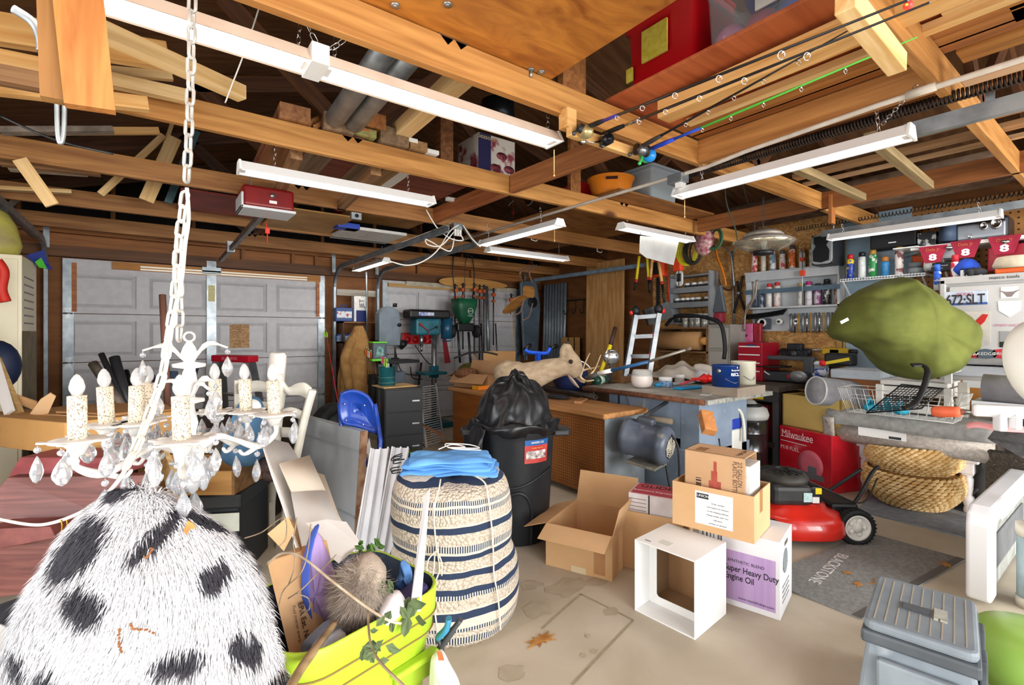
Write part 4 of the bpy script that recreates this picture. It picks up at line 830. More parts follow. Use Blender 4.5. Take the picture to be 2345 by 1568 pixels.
for k in(0,1):t=thing('tape_roll',('small white spool' if k==0 else 'second white spool')+' on a peg under the shelf unit','spool',RC@V(.34+.19*k,.13,-.17),t.rotation_euler.z);B().lathe([(.035,0),(.035,.04),(.014,.04),(.014,0)],18,(0,0,0),(0,-1,0)).build('spool',WHITEP,t);B().cyl((0,-.05,0),(0,0,0),.012,8).build('peg',BLACK,t)
# pruners and G clamp on the shelf side
t=thing('bolt_cutter','black bolt cutter hanging left of the spray can shelf','bolt cutter',onX(1692,680,5.9));B().tube(smooth_pts([(0,-.05,.26),(0,0,.05),(0,.06,-.2)]),.014,8).tube(smooth_pts([(0,.02,.2),(0,.0,.05),(0,-.1,-.24)]),.014,8).build('arms',BLACK,t);B().cyl((-.03,0,.05),(.02,0,.05),.03,10).build('pivot',STEEL,t)
t=thing('hand_shears','rusty metal shears hanging at the shelf unit corner','shears',onX(1714,700,5.72));B().tube(smooth_pts([(0,-.1,.3),(0,-.08,.12),(0,.0,-.03),(0,.1,-.22)]),.012,8).tube(smooth_pts([(0,-.05,.28),(0,-.06,.1),(0,.03,-.05),(0,.05,-.3)]),.012,8).build('blades',mat('8a7a6c',r=.4,m=.6),t)
t=thing('bar_clamp','red and grey bar clamp hung over the shelf unit front','clamp',RC@V(WC*.66,-.05,HC),t.rotation_euler.z);B().cyl((0,0,-.42),(0,0,.14),.006,8).build('bar',GALV,t);B().box(-.02,.02,-.02,.02,-.1,-.04).build('jaw',mat('d84a24'),t);B().box(-.016,.016,-.02,.02,.06,.1).build('jaw',mat('d84a24'),t);B().tube(smooth_pts([(0,0,.14),(-.02,0,.18),(-.06,0,.17)]),.01,8).build('arm',STEEL,t)
t=thing('glass_frame','small chrome-framed carton at the end of the can row','frame',RC@V(.91,.06,HC),t.rotation_euler.z);B().box(0,.2,0,.08,0,.02).box(0,.2,0,.08,.2,.22).box(0,.02,0,.08,0,.22).build('frame',CHROME,t);B().box(.03,.2,.02,.07,.02,.14).build('carton',lab('d8d0cc','a83a40'),t)
# speaker
t,w,h=wthing('speaker','black bookshelf speaker with a grey surround on the shelf unit end','speaker',onX,5.55,1858,1908,540,608);B().box(0,w,0,.3,0,h).build('cabinet',mat('24262a',r=.5),t,bevel=.01)
B().prism([(x+w/2,-.02,z+h/2)for x,z in rrect(w*.98,h*.98,.05,4)],(0,.02,0)).build('surround',mat('8a8e92',r=.4),t,bevel=.008);b=B()
b.prism([(w*.16,-.03,h*.93),(w*.84,-.03,h*.93),(w*.84,-.03,h*.72),(w*.74,-.03,h*.62),(w*.88,-.03,h*.45),(w*.86,-.03,h*.12),(w*.5,-.03,h*.06),(w*.14,-.03,h*.12),(w*.12,-.03,h*.45),(w*.26,-.03,h*.62),(w*.16,-.03,h*.72)],(0,.012,0)).build('grille',mat('101114',r=.9),t,bevel=.006)
# heater lamp hanging
t=thing('heater_lamp','round electric patio heater lamp hanging from a chain','heater',(4.5,2.12,2.07));q=at(1748,575,3.95);t.location=(q.x,q.y,2.03)
B().lathe([(.05,.2),(.13,.17),(.15,.15),(.14,.145),(.17,.13),(.23,.1),(.225,.095),(.12,.13),(.001,.16)],36).build('hood',mat('9a9288','80786e',sc=12,m=.3,r=.5),t)
B().lathe([(.23,.098),(.235,.09),(.18,.05),(.09,.02)],36).build('reflector',mat('d8d0b8',m=.8,r=.2,al=.6),t);B().lathe([(.001,-.01),(.075,-.008),(.08,.02),(.001,.022)],24).build('lower_cap',BLACK,t)
b=B()
for k in range(20):a=k*PI/10;b.cyl((.085*math.cos(a),.085*math.sin(a),.01),(.225*math.cos(a),.225*math.sin(a),.096),.002,5)
b.build('wire_guard',CHROME,t);B().cyl((0,0,.02),(0,0,.15),.03,12).build('heating_element',mat('d8d8c8',r=.3),t)
chain_mb((0,0,.21),(0,0,.46),.03,.002).build('hanging_chain',DKST,t);
# under the shelves: bench with machines along the right wall
t=thing('steel_workbench','low dark steel workbench along the particle board wall','workbench',(5.15,2.1,0));B().box(-.2,.84,.15,1.18,.80,.86).build('top',mat('6a625a','4c4640',sc=9,r=.5),t,bevel=.006);B().box(-.2,-.17,.15,1.18,.7,.8).build('front_rail',mat('3a3a3e',r=.5),t)
for x in(-.18,.75):
 for y in(.16,1.1):B().box(x,x+.06,y,y+.06,0,.8).build('leg',mat('4a4a4e',r=.5),t)
B().box(-.2,.8,.2,1.15,.25,.3).build('lower_shelf',mat('3c2c20'),t);B().box(-.22,-.2,.3,.5,.72,.8).build('yellow_tag',mat('e8c81c'),t)
t,w,h=wthing('tool_chest','red steel tool chest with drawers behind the paint cans','tool chest',onX,5.35,1690,1751,815,890,z=.862);red=mat('a8142a',r=.35);w=.27
B().box(0,w,0,.4,0,.42).build('cabinet',red,t,bevel=.005)
for k in range(4):d=B().box(.01,w-.01,-.012,0,.03+k*.09,.11+k*.09).build('drawer',red,t);B().box(.02,w-.02,-.02,-.012,.1+k*.09,.112+k*.09).build('pull',WHITE,d)
B().box(.1,.2,-.01,0,.38,.4).build('badge',mat('283a6a'),t)
t,w,h=wthing('clear_organizer','pink translucent parts organizer standing on the bench','organizer',onX,5.8,1695,1742,765,820,z=1.14);B().box(0,w*.62,0,.06,0,h).build('pink_half',mat('e07aa8','d05a90',sc=20,r=.3),t,bevel=.01);B().box(w*.64,w,0,.06,0,h).build('red_half',mat('b02838','8a1c28',sc=20,r=.3),t,bevel=.01);B().box(w*.27,w*.36,-.004,0,h*.45,h*.55).build('label',mat('5a2a40'),t);t.location.z=.861+.35
B().box(-.05,w+.05,-.1,.1,-.35,0).build('wooden_stand',OLD,t)
t=thing('scroll_saw','dark grey scroll saw on the workbench beside the white bucket','scroll saw',onX(1812,878,5.5),-PI/2);t.location.z=.862;t.scale=(.8,.8,.56)
B().box(-.32,.25,-.12,.12,.02,.2).build('base',mat('3c4046',r=.45),t,bevel=.02);B().cyl((.15,-.17,.14),(.15,-.12,.14),.1,20).build('motor',mat('a8aeb2',m=.4,r=.4),t);B().lathe([(.001,.28),(.24,.28),(.24,.3),(.001,.3)],28,(-.25,0,0)).build('table',BLACK,t);B().box(-.35,.3,-.035,.035,.42,.5).box(.16,.28,-.04,.04,.2,.5).build('arm',mat('4a4e54',r=.45),t,bevel=.015);B().box(.0,.03,-.13,-.12,.08,.16).build('red_switch',mat('c01818'),t);B().tube(smooth_pts([(-.33,-.05,.28),(-.3,-.12,.2),(-.22,-.13,.13)]),.012,6).build('blower_tube',WHITE,t)
t=thing('bench_vise','greasy dark metal vise clamped on the bench top rod','vise',onX(1822,815,5.75));B().box(-.06,.06,-.14,.14,-.02,.06).cyl((0,-.16,.05),(0,.16,.05),.035,12).box(-.04,.04,-.08,.08,.06,.14).build('body',mat('30343c','1e2026',sc=14,r=.5,m=.4),t,bevel=.015);B().cyl((-.1,0,.02),(-.06,.0,.02),.05,14).build('handwheel',DKST,t)
tag(B().cyl(onX(1745,803,5.85),onX(1935,800,5.85),.012,10).build('steel_rod',STEEL),'thin steel rod running along the wall above the bench','rod')
t=thing('paint_bucket','white plastic bucket with blue print on the workbench','bucket',onX(1873,872,5.6));t.location.z=.862;B().lathe([(.08,0),(.1,.2),(.112,.2),(.112,.225),(.1,.23),(.1,.22),(.08,.01),(.001,.01)],28).build('pail',mat('e8ecf0',r=.4),t);B().lathe([(.0935,.06),(.1005,.16)],28).build('printed_band',lab('e4e8f0','3a50a8'),t)
for k,(x,m_,l)in enumerate(((1905,mat('c8a020',r=.45),'yellow and black cordless drill hanging on the wall rod'),(1922,mat('b89818',r=.45),'second yellow drill beside the olive bag'))):
 t=thing('cordless_drill',l,'drill',onX(x,812,5.8));B().box(-.04,.04,-.09,.09,.0,.07).box(-.03,.03,.02,.07,-.12,0).build('body',m_,t,bevel=.015);B().cyl((0,-.16,.035),(0,-.09,.035),.025,10).build('chuck',BLACK,t);B().box(-.04,.04,-.0,.1,-.17,-.12).build('battery',BLACK,t,bevel=.01)
t=thing('multimeter','black toolbox with yellow lever and red knob at the wall','tool',onX(1925,832,5.4));B().box(-.08,.08,-.12,.12,-.02,.1).build('body',BLACK,t,bevel=.02);B().bar((-.09,.1,.0),(-.09,-.1,.05),.02,.03).build('yellow_lever',yel,t);B().ball((-.1,.12,.0),.03,10,6).build('red_knob',mat('e02030'),t)
t,w,h=wthing('small_cabinet','grey topped small cabinet with a brown front behind the grey rug roll','cabinet',onX,5.0,1912,2020,838,905,z=.5);B().box(0,w,.02,.4,0,.48).build('front',mat('9a5c28','8a5020',sc=8),t);B().box(-.03,w,-.02,.42,.48,.56).build('top',mat('a8b0ba','c0c8d0',sc=9),t,bevel=.008);B().box(.02,.05,0,.02,.36,.46).build('white_latch',WHITE,t)
# ================================================================ right wall: pegboard, shelves, cabinet
pegm=mat('b07c44','9a6a38',sc=5,r=.75)
def pegboard(mb,w,h,y=-.006,st=.05,x0=0,z0=0,y1=None):
 for i in range(int(w/st)):
  for j in range(int(h/st)):
   x,z=x0+st*(i+.5),z0+st*(j+.5);mb.add([(x-.007,y,z-.007),(x+.007,y,z-.007),(x+.007,y,z+.007),(x-.007,y,z+.007)],[(0,1,2,3)])
t=thing('wall_pegboard',None,None,(5.97,1.46,1.1),-PI/2);t['kind']='structure'
B().box(0,2.6,0,.02,0,1.5).build('panel',pegm,t);b=B();pegboard(b,2.6,1.5,-.001);b.build('peg_holes',mat('2a1a0c'),t)
t,w,h=wthing('blue_wall_panel',None,None,onX,5.965,1932,2088,520,850);t['kind']='structure';B().box(0,w,0,.025,0,h+.1).build('panel',mat('a4bccc','8aa4b6',sc=3,r=.6),t)
B().box(-.06,-.01,-.02,.02,0,h).box(.0,.02,-.02,.0,0,h).build('edge_strip',mat('b08a4c'),t)
t,w,h=wthing('wire_shelf','white wire shelf of cans and tapes over the olive bag','shelf',onX,5.62,1925,2118,628,640);b=B();wm=mat('e4e8ec',r=.4)
for k in range(5):b.cyl((0,.3*k/4,0),(w,.3*k/4,0),.004,6)
for k in range(30):b.bar((w*k/29,0,.005),(w*k/29,.3,.005),.004)
b.bar((0,-.004,-.022),(w,-.004,-.022),.006)
for k in range(30):b.bar((w*k/29,-.004,.005),(w*k/29,-.004,-.022),.004)
b.build('wire_deck',wm,t)
for x in(.02,w-.02):B().bar((x,.0,-.02),(x,.33,-.25),.012).build('bracket',wm,t)
RW=Matrix.Translation(t.location)@Matrix.Rotation(-PI/2,4,'Z');WW=w
for x,n,c,c2,cc,hh,r in((.06,'blue and yellow lubricant','1c3c9a','e8c818','c02020',.2,.033),(.16,'white black-capped','d8dcdc','c8cccc','1a1a1c',.21,.034),(.25,'green gold-capped','2a8a48','d8d8d0','b0883a',.22,.035),(.35,'short blue','2a78b0','3a88c0','c07830',.14,.036),(.46,'white gold-capped','e4dcd8','8a5a5a','b08a3a',.23,.034)):
 can('spray_can','%s can standing on the white wire shelf'%n,'spray can',RW@V(x,.08,.008),r,hh,lab(c,c2),mat(cc,r=.4),.045,'cans on the wire shelf')
def roll(label,loc,r,ri,h,m_,ax=(0,0,1),cat='tape roll',name='tape_roll',rz=0):
 t=thing(name,label,cat,loc,rz);B().lathe([(ri,0),(r,0),(r,h),(ri,h),(ri,0)],26,ax=ax).build('roll',m_,t);return t
roll('grey tape roll lying on the white wire shelf',RW@V(.58,.1,.01),.06,.035,.05,mat('7c8288'))
roll('grey tape roll stacked with the first on the white wire shelf',RW@V(.57,.1,.062),.05,.03,.05,mat('62686e'))
roll('big white joint tape roll leaning on the wire shelf',RW@V(.72,.06,.1),.09,.05,.05,mat('d8dcd8'),(0,1,.2))
roll('wide grey tape roll on top of the small black carton',RW@V(.78,.12,.12),.1,.075,.09,mat('c8ccd0',r=.4))
roll('yellow tape roll at the end of the wire shelf',RW@V(.9,.05,.01),.045,.02,.06,yel)
t=thing('small_carton','small black printed carton on the wire shelf','carton',RW@V(.68,.02,.01),-PI/2);B().box(0,.16,0,.1,0,.075).build('box',BLACK,t);text('WEATHERPROOF',.016,WHITE,t,FR((.08,-.001,.045)));text('SEALANT',.014,WHITE,t,FR((.08,-.001,.022)))
t=thing('hand_tools','orange spring clamp and trowel on the blue panel','clamp',RW@V(.5,.27,.2),-PI/2);B().prism([(0,0,0),(.12,0,-.02),(.08,0,-.12),(.13,0,-.2),(.04,0,-.2),(.03,0,-.1)],(0,.02,0)).build('orange_clamp',mat('e8581c'),t);B().lathe([(.03,0),(.035,.1),(.02,.16)],14,(.2,0,.02),(.3,0,-1)).build('grey_handle',GREY,t)
tag(B().prism([(0,0,0),(.5,0,.02),(.48,0,-.14),(.2,0,-.2),(.05,0,-.14)],(0,.01,0)).build('blue_template',mat('a8b8c4',r=.5),recenter=False),'pale blue plate hanging flat behind the wire shelf cans','plate').matrix_world=Matrix.Translation(RW@V(.15,.3,.38))@Matrix.Rotation(-PI/2,4,'Z')
# stereo shelf
t,w,h=wthing('stereo_shelf','white shelf carrying the stereo on the pegboard','shelf',onX,5.6,2085,2420,560,574);B().box(0,w,0,.37,0,.03).build('shelf_board',WHITE,t);RS=Matrix.Translation(t.location)@Matrix.Rotation(-PI/2,4,'Z')
for x in(.2,.9):B().bar((x,.02,-.02),(x,.36,-.3),.015).build('bracket',WHITE,t)
for x in(.27,.62):B().lathe([(.03,0),(.03,-.02),(.001,-.04)],14,(x,-.01,.0)).build('puck_lamp',CHROME,t)
t=thing('stereo','silver and black stereo with round dials on the white shelf','stereo',RS@V(.185,.02,.03),-PI/2);t.scale=(.72,1,.95);B().box(0,.62,.02,.3,0,.2).build('case',mat('26282e',r=.35),t,bevel=.03);B().box(.18,.6,-.005,.03,.01,.15).build('face',mat('a0a6ae',m=.6,r=.3),t,bevel=.015);B().cyl((.1,-.01,.02),(.1,-.01,.16),.08,20).build('speaker_grille',mat('3a4a62',r=.6),t)
for x,z,r in((.52,.13,.055),(.42,.12,.04),(.3,.04,.02)):B().lathe([(r,0),(r*.9,.012),(r*.6,.012),(r*.55,.004),(.001,.004)],22,(x,-.005,z),(0,-1,0)).build('dial',CHROME,t)
t=thing('center_speaker','long black speaker on the blue panel left of the stereo','speaker',RS@V(-.33,.05,.06),-PI/2);B().box(0,.36,0,.2,0,.14).build('cabinet',mat('1c1d20',r=.6),t,bevel=.012);B().box(.15,.21,-.003,0,.04,.05).build('badge',WHITE,t)
t=thing('small_carton','small black and white carton between speaker and stereo','carton',RS@V(.04,.05,.03),-PI/2);B().box(0,.13,0,.12,0,.13).build('box',lab('24262a','d8d8d8'),t)
tag(B().box(-.12,.2,-.08,.1,0,.008).build('white_bracket_shelf',WHITE),'thin white ledge under the small carton','shelf').location=RS@V(-.02,.08,.02)
pen=mat('a81c3c','8a142e',sc=10,r=.7)
for k,(x,y)in enumerate(((2136,578),(2211,566),(2300,556))):
 p=onX(x,y,5.58);t=thing('pennant','dark red pennant numbered 8 hanging from the white shelf, %s'%('nearest the tapes','the middle one','under the stereo dials')[k],'pennant',p,-PI/2,'pennants with the number 8');B().prism([(-.1,0,.06),(.1,0,.06),(.055,0,-.09),(-.055,0,-.09)],(0,.003,0)).build('flag',pen,t);text('8',.075,WHITE,t,FR((0,-.002,-.045)),bold=.003,sx=1.4);text('Dale Jr',.035,mat('c8743c'),t,FR((0,-.002,.025)))
# white steel cabinet with stickers
XC=5.35;t=thing('steel_cabinet','white steel tool cabinet covered in stickers with a licence plate','cabinet',(XC,1.1,1.13),-PI/2);cab=mat('c0bebc','b2b0b0',sc=5,r=.4)
B().box(0,1.0,.0,.58,0,.7).build('carcass',cab,t,bevel=.01);B().box(.04,.96,-.02,0,.06,.64).build('front_panel',mat('c8c6c4',r=.35),t,bevel=.006);B().box(-.02,.02,-.03,.05,0,.7).box(-.02,1.0,-.03,.05,.66,.72).build('frame',cab,t,bevel=.008)
t2=t
p=lambda a:V(a[0],-.022,a[1])
def lc(x,y):
 q=onX(x,y,XC-.022);return V(1.1-q.y,-.022,q.z-1.13)
a,b_=lc(2162,700),lc(2262,664);P_=B().box(a.x,b_.x,-.03,-.022,a.z,b_.z).build('licence_plate',mat('dce4ee','b4c4dc',sc=14,r=.35),t,bevel=.004)
text('672·SLT',.115,mat('3a3236'),t,FR(((a.x+b_.x)/2,-.033,(a.z+b_.z)/2-.015)),bold=.002,sx=.62);text('TEXAS',.035,mat('d05a6a'),t,FR(((a.x+b_.x)/2,-.033,b_.z-.025)))
B().box(a.x,b_.x,-.032,-.03,a.z,a.z+.018).build('plate_band',mat('3a5aa0'),t)
a,b_=lc(2186,790),lc(2268,712);B().box(a.x,b_.x,-.026,-.022,a.z,b_.z).build('poster',mat('d8d0c4','b8b4b0',sc=8),t);b=B();wd,hh=b_.x-a.x,b_.z-a.z
b.prism([(a.x+wd*f,-.028,a.z+hh*g)for f,g in((0,0),(.45,0),(.5,.35),(.85,.7),(.95,.9),(.8,.92),(.5,.62),(.3,.6),(.0,.5))],(0,.002,0)).build('red_shape',mat('c82a24'),t);B().lathe([(.001,0),(wd*.17,0),(wd*.16,.004),(.001,.005)],20,(a.x+wd*.4,-.028,a.z+hh*.72),(0,-1,0),sy=1.1).build('grey_helmet_shape',mat('8a7a7c'),t);text('wing',.05,WHITE,t,FR((a.x+wd*.2,-.031,a.z+hh*.22)))
a,b_=lc(2208,818),lc(2240,802);B().box(a.x,b_.x,-.025,-.022,a.z,b_.z).build('red_sticker',mat('b01c24'),t);text('claw',.045,WHITE,t,FR(((a.x+b_.x)/2,-.027,(a.z+b_.z)/2)))
for x,c,s in((2258,'54626e','KEDGE'),(2297,'c8323a','BRUNT')):
 q=lc(x,810);B().prism([(q.x+u,-.025,q.z+v)for u,v in((-.07,0),(-.05,.03),(0,.04),(.05,.03),(.07,0),(.05,-.03),(0,-.04),(-.05,-.03))],(0,.003,0)).build('hexagon_sticker',mat(c),t);text(s,.032,WHITE,t,FR((q.x,-.027,q.z)))
a,b_=lc(2292,683),lc(2332,655);B().box(a.x,b_.x,-.025,-.022,a.z,b_.z).build('white_sticker',WHITE,t);b=B().prism([((a.x+b_.x)/2+u,-.027,(a.z+b_.z)/2+v)for u,v in((-.06,.02),(-.02,.005),(.02,.005),(.06,.02),(.03,-.005),(.012,-.035),(-.012,-.035),(-.03,-.005))],(0,.002,0));b.build('horned_emblem',mat('8a7a78'),t)
q=lc(2312,705);B().prism([(q.x+u,-.025,q.z+v)for u,v in((-.065,.055),(.065,.055),(.06,-.02),(0,-.07),(-.06,-.02))],(0,.003,0)).build('shield_sticker',WHITE,t)
q=lc(2315,745);text('PNW NATIVE',.03,mat('d888a8'),t,FR((q.x,-.024,q.z)));q=lc(2315,770);B().box(q.x-.06,q.x+.06,-.025,-.022,q.z-.04,q.z+.04).build('grey_sticker',mat('9a9a9c'),t);q=lc(2318,789);B().box(q.x-.07,q.x+.1,-.025,-.022,q.z-.022,q.z+.022).build('black_sticker',BLACK,t);text('YETI',.05,WHITE,t,FR((q.x+.02,-.027,q.z)),bold=.001)
q=lc(2300,641);text('matco tools',.035,INK,t,FR((q.x,-.032,.69)));
R5=Matrix.Translation(t2.location)@Matrix.Rotation(-PI/2,4,'Z')
for z0,z1,l,m_ in((.85,1.1,'pale grey strip ledge',cab),):
 t=thing('lower_cabinet','grey-white steel cabinet base below the sticker cabinet','cabinet',(XC-.03,1.12,0),-PI/2);B().box(0,1.0,0,.6,.0,1.04).build('carcass',mat('b8b4b0','a8a4a2',sc=6),t,bevel=.006);B().box(-.02,1.02,-.05,.6,1.04,1.12).build('counter',mat('b8bcc4'),t,bevel=.008);B().box(.02,.98,-.015,0,.75,1.0).build('brown_drawer',mat('a8702c'),t)
# on top of the cabinet
t=thing('flat_case','bright orange flat case on the sticker cabinet','case',R5@V(.3,.05,.722),-PI/2);B().box(0,.55,0,.4,0,.045).build('case',mat('ec6420',r=.4),t,bevel=.012)
t=thing('tool_box','red metal toolbox behind the white cap on the cabinet','tool box',R5@V(.22,.3,.77),-PI/2);B().prism([(0,0,0),(.52,0,0),(.52,0,.24),(0,0,.2)],(0,.24,0)).build('box',mat('a0182c',r=.4),t,bevel=.01);B().bar((.03,.05,.24),(.48,.05,.3),.03,.05).build('dark_tool',BLACK,t);t.location.z=.77+1.13-.0
t.location.z=(R5@V(0,0,.77)).z
t=thing('sun_cap','cream fabric cap lying on the orange case','cap',R5@V(.42,.14,.769),0);B().lathe([(.14,0),(.145,.03),(.13,.075),(.12,.09),(.001,.1)],26).build('crown',mat('d8ccb4','c8bca4',sc=20,r=.9),t);B().prism([(.0,-.14,.0),(.14,-.22,-.0),(.2,-.16,0),(.12,-.03,.0)],(0,0,.012)).build('brim',mat('d8ccb4',r=.9),t,bevel=.004)
t=thing('rag','crumpled bright blue rag on the sticker cabinet','rag',R5@V(.12,.12,.725));b=B().ball((0,0,.07),(.1,.1,.08),16,10);rs=random.Random(2)
b.v=[v*(1+.18*(rs.random()-.5))for v in b.v];b.build('cloth',mat('1c48b8','163a98',sc=12,r=.8),t,sub=1)
t=thing('dark_glove','dark work gloves lying before the blue rag','gloves',R5@V(.2,.06,.722));B().ball((0,0,.03),(.1,.06,.035),14,8).ball((-.08,.03,.025),(.05,.03,.028),10,6).build('glove',mat('2a2c30',r=.9),t)
can('spray_can','red and white spray can on the left end of the sticker cabinet','spray can',R5@V(.06,.08,.722),.03,.13,lab('d8d8d8','c02030'),mat('a81828'),.06)
can('spray_can','tall blue and white tube at the corner of the sticker cabinet','spray can',R5@V(-.045,.03,.62),.026,.16,lab('2a5ac0','e0e4e8'),mat('2a60c8'),.06)
for k in range(4):can('small_jar','tiny striped bottle in the row on the sticker cabinet, %s from the red can'%ORD[k],'bottle',R5@V(.115+.035*k,.02,.722),.013,.05,lab('e4e4e0','2a2a2c'),BLACK,.015,'tiny bottles on the cabinet')
# ================================================================ olive cover on white chair
ol=mat('6c7230','50561f',sc=5,r=.9,lo=.3,hi=.7,bump=.35,det=8,c3='808644')
O=[(1962,668),(2040,632),(2068,636),(2128,678),(2180,716),(2212,750),(2208,800),(2188,828),(2172,852),(2130,862),(2075,872),(2030,850),(1996,812),(1960,790),(1920,774),(1903,756),(1916,715),(1935,688)]
d0=3.72;C0=at(2062,755,d0);t=thing('olive_cover','olive green velvet cover heaped over the white chair','cover',C0)
fw,rt=V(S_,C_,0),V(C_,-S_,0);b=B();OO=smooth_pts([V(x,y,0)for x,y in O]+[V(*O[0],0)],3)[:-1];n=len(OO);rs=random.Random(4);rows=[]
for k,(s,dep)in enumerate(((.02,-.33),(.2,-.33),(.4,-.325),(.6,-.31),(.78,-.25),(.9,-.16),(1,0),(.9,.16),(.7,.25),(.35,.31),(.02,.33))):
 r=[]
 for j,q in enumerate(OO):
  x,y=2062+(q.x-2062)*s,755+(q.y-755)*s;w_=(.035*math.sin(j*.55+k*.5)+.012*math.sin(j*1.7+k))*s*s+(.10 if(y<720 and s<.9)else 0)*(720-y)/80
  r.append(at(x,y,d0)-C0+fw*(dep+w_*(1 if s<.98 else .3)))
 rows.append(r)
b.add(rows[0],[tuple(range(n))[::-1]]);b.add(rows[-1],[tuple(range(n))])
cv=b.grid(rows,True,True).build('cover',ol,t,sub=2);rumple(cv,.055,.22);q=at(1933,735,d0-.2)-C0;B().bar(q-rt*.025+V(0,0,-.012),q+rt*.03+V(0,0,.016),.004,.022).build('white_tag',WHITE,t)
t=thing('wooden_chair','white wooden chair carrying the olive cover','chair',(0,0,0));cwm=mat('dcdad4','ccc8c0',sc=9,r=.5)
def Pq(x,y,d):return at(x,y,d)
S4=[at(2015,872,4.05),at(2172,872,3.72),at(2203,862,4.0),at(2060,862,4.35)];zt=1.0
S4=[V(v.x,v.y,zt)for v in S4];B().prism(S4,(0,0,-.04)).build('seat',cwm,t,bevel=.008);B().prism([v-V(0,0,.05)for v in S4],(0,0,-.07)).build('apron',cwm,t)
for v in S4:B().bar(v-V(0,0,.04),V(v.x,v.y,.47),.045,.045,(1,0,0)).build('leg',cwm,t)
B().bar(S4[1],S4[1]+V(0,0,.28),.04,.04,(1,0,0)).build('back_post',cwm,t);B().bar(S4[2],S4[2]+V(0,0,.28),.04,.04,(1,0,0)).build('back_post',cwm,t)
for z in(-.16,.1,.2):B().bar(S4[1]+V(0,0,z),S4[2]+V(0,0,z),.02,.05).build('rail',cwm,t)
for z in(-.22,):B().bar(S4[0]+V(0,0,z),S4[1]+V(0,0,z),.02,.06).build('rail',cwm,t)
# ================================================================ low table with rugs and baskets
t=thing('coffee_table','white low table with turned legs under the rolled rugs','table',(4.99,1.6,0),-PI/2);tw=mat('eae6e6','d0c8c8',sc=8,r=.5)
B().box(-.03,.78,-.03,.55,.40,.43).box(0,.75,0,.52,.31,.40).build('top',tw,t,bevel=.006)
for x in(.04,.71):
 for y in(.04,.48):B().lathe([(.02,0),(.028,.03),(.022,.06),(.036,.1),(.038,.13),(.024,.15),(.03,.19),(.034,.27),(.026,.29),(.035,.30)],16,(x,y,0)).box(x-.032,x+.032,y-.032,y+.032,.30,.40).build('leg',tw,t)
B().cyl((.71,.04,.13),(.71,.48,.13),.012,8).cyl((.04,.3,.13),(.71,.3,.13),.012,8).build('stretcher',tw,t)
rug=mat('c2b8ae','a49a90',sc=30,r=.95,lo=.35,hi=.6,bump=.3,c3='d4ccc2');rugd=mat('a4a29e','8c8a86',sc=24,r=.95,bump=.3)
t=thing('rolled_rug','rolled grey rug with a paper label on the low table','rug',(4.86,1.68,.535),-PI/2);b=B();sp=[V(0,(.105-.012*k/8)*math.cos(k*PI/8),(.105-.012*k/8)*math.sin(k*PI/8))for k in range(44)]
b.grid([[v for v in sp],[v+V(.95,0,0)for v in sp]]);b.build('roll',rug,t,solid=.011);B().box(.16,.48,-.112,-.1,-.0,.07).build('paper_label',mat('f0eeea',r=.6),t);B().box(.37,.45,-.1135,-.112,.005,.025).build('printed_block',DKST,t)
t=thing('folded_rug','folded grey rug lying over the rolled rug on the low table','rug',(4.8,1.76,.655),-PI/2)
rows=[]
for y,z in((-.03,-.03),(.0,.02),(.3,.03),(.58,.03),(.6,.05),(.58,.068),(.3,.07),(.0,.065),(-.06,.045),(-.07,-.05)):rows.append([V(x,y+.008*math.sin(x*9),z+.006*math.sin(x*7+y*5))for x in[i*1.1/12 for i in range(13)]])
B().grid(rows).build('carpet',rugd,t,solid=.014);
t=thing('rug_edge','draped grey carpet end hanging left of the low table','rug',(4.8,1.79,.3),-PI/2);B().grid([[V(x,-.05+.03*math.sin(z*9+x*20),z)for z in[.36-.36*i/8 for i in range(9)]]for x in(0,.03,.07,.1)]).build('carpet_end',rug,t,solid=.012)
wick=mat('f0d098','cc9e5c',sc=16,r=.8,bump=.6,lo=.38,hi=.62,c3='f8e0b0')
def basket(label,loc,rot,R=.31,Hh=.27):
 t=thing('wicker_basket',label,'basket',loc,rot=rot,group='wicker baskets under the low table');nr=13
 prof=[(.12+.0*0,0)]+[(R*(.62+.38*math.sin(min(1,k/8)*PI/2)-(.06*max(0,(k-9)/4))),Hh*k/(nr-1))for k in range(nr)]
 b=B()
 for i in range(nr):
  r,z=prof[i+1];m_=40;off=(i%2)*PI/m_
  for j in range(m_):
   a0,a1=2*PI*j/m_+off,2*PI*(j+1)/m_+off;P=[V((r+.012*math.sin(PI*f))*math.cos(a0+(a1-a0)*f),(r+.012*math.sin(PI*f))*math.sin(a0+(a1-a0)*f),z+.016*(f-.5))for f in(0,.3,.6,.9,1.15)]
   b.tube(P,[.006,.0125,.0135,.0115,.005],6)
 b.build('weave',wick,t);B().lathe([(r-.012,z-.004)for r,z in prof[1:]][:1]+[(r-.010,z)for r,z in prof[1:]],40).build('lining',mat('8a6430',r=.9),t)
 return t
bc=at(2088,1100,3.93);basket('lower of the two wicker baskets, standing on the mat',(bc.x,bc.y,.012),(0,-.03,0))
basket('upper wicker basket, tilted inside the lower one',(bc.x+.01,bc.y-.01,.25),(-.06,.12,.2),R=.3,Hh=.2)
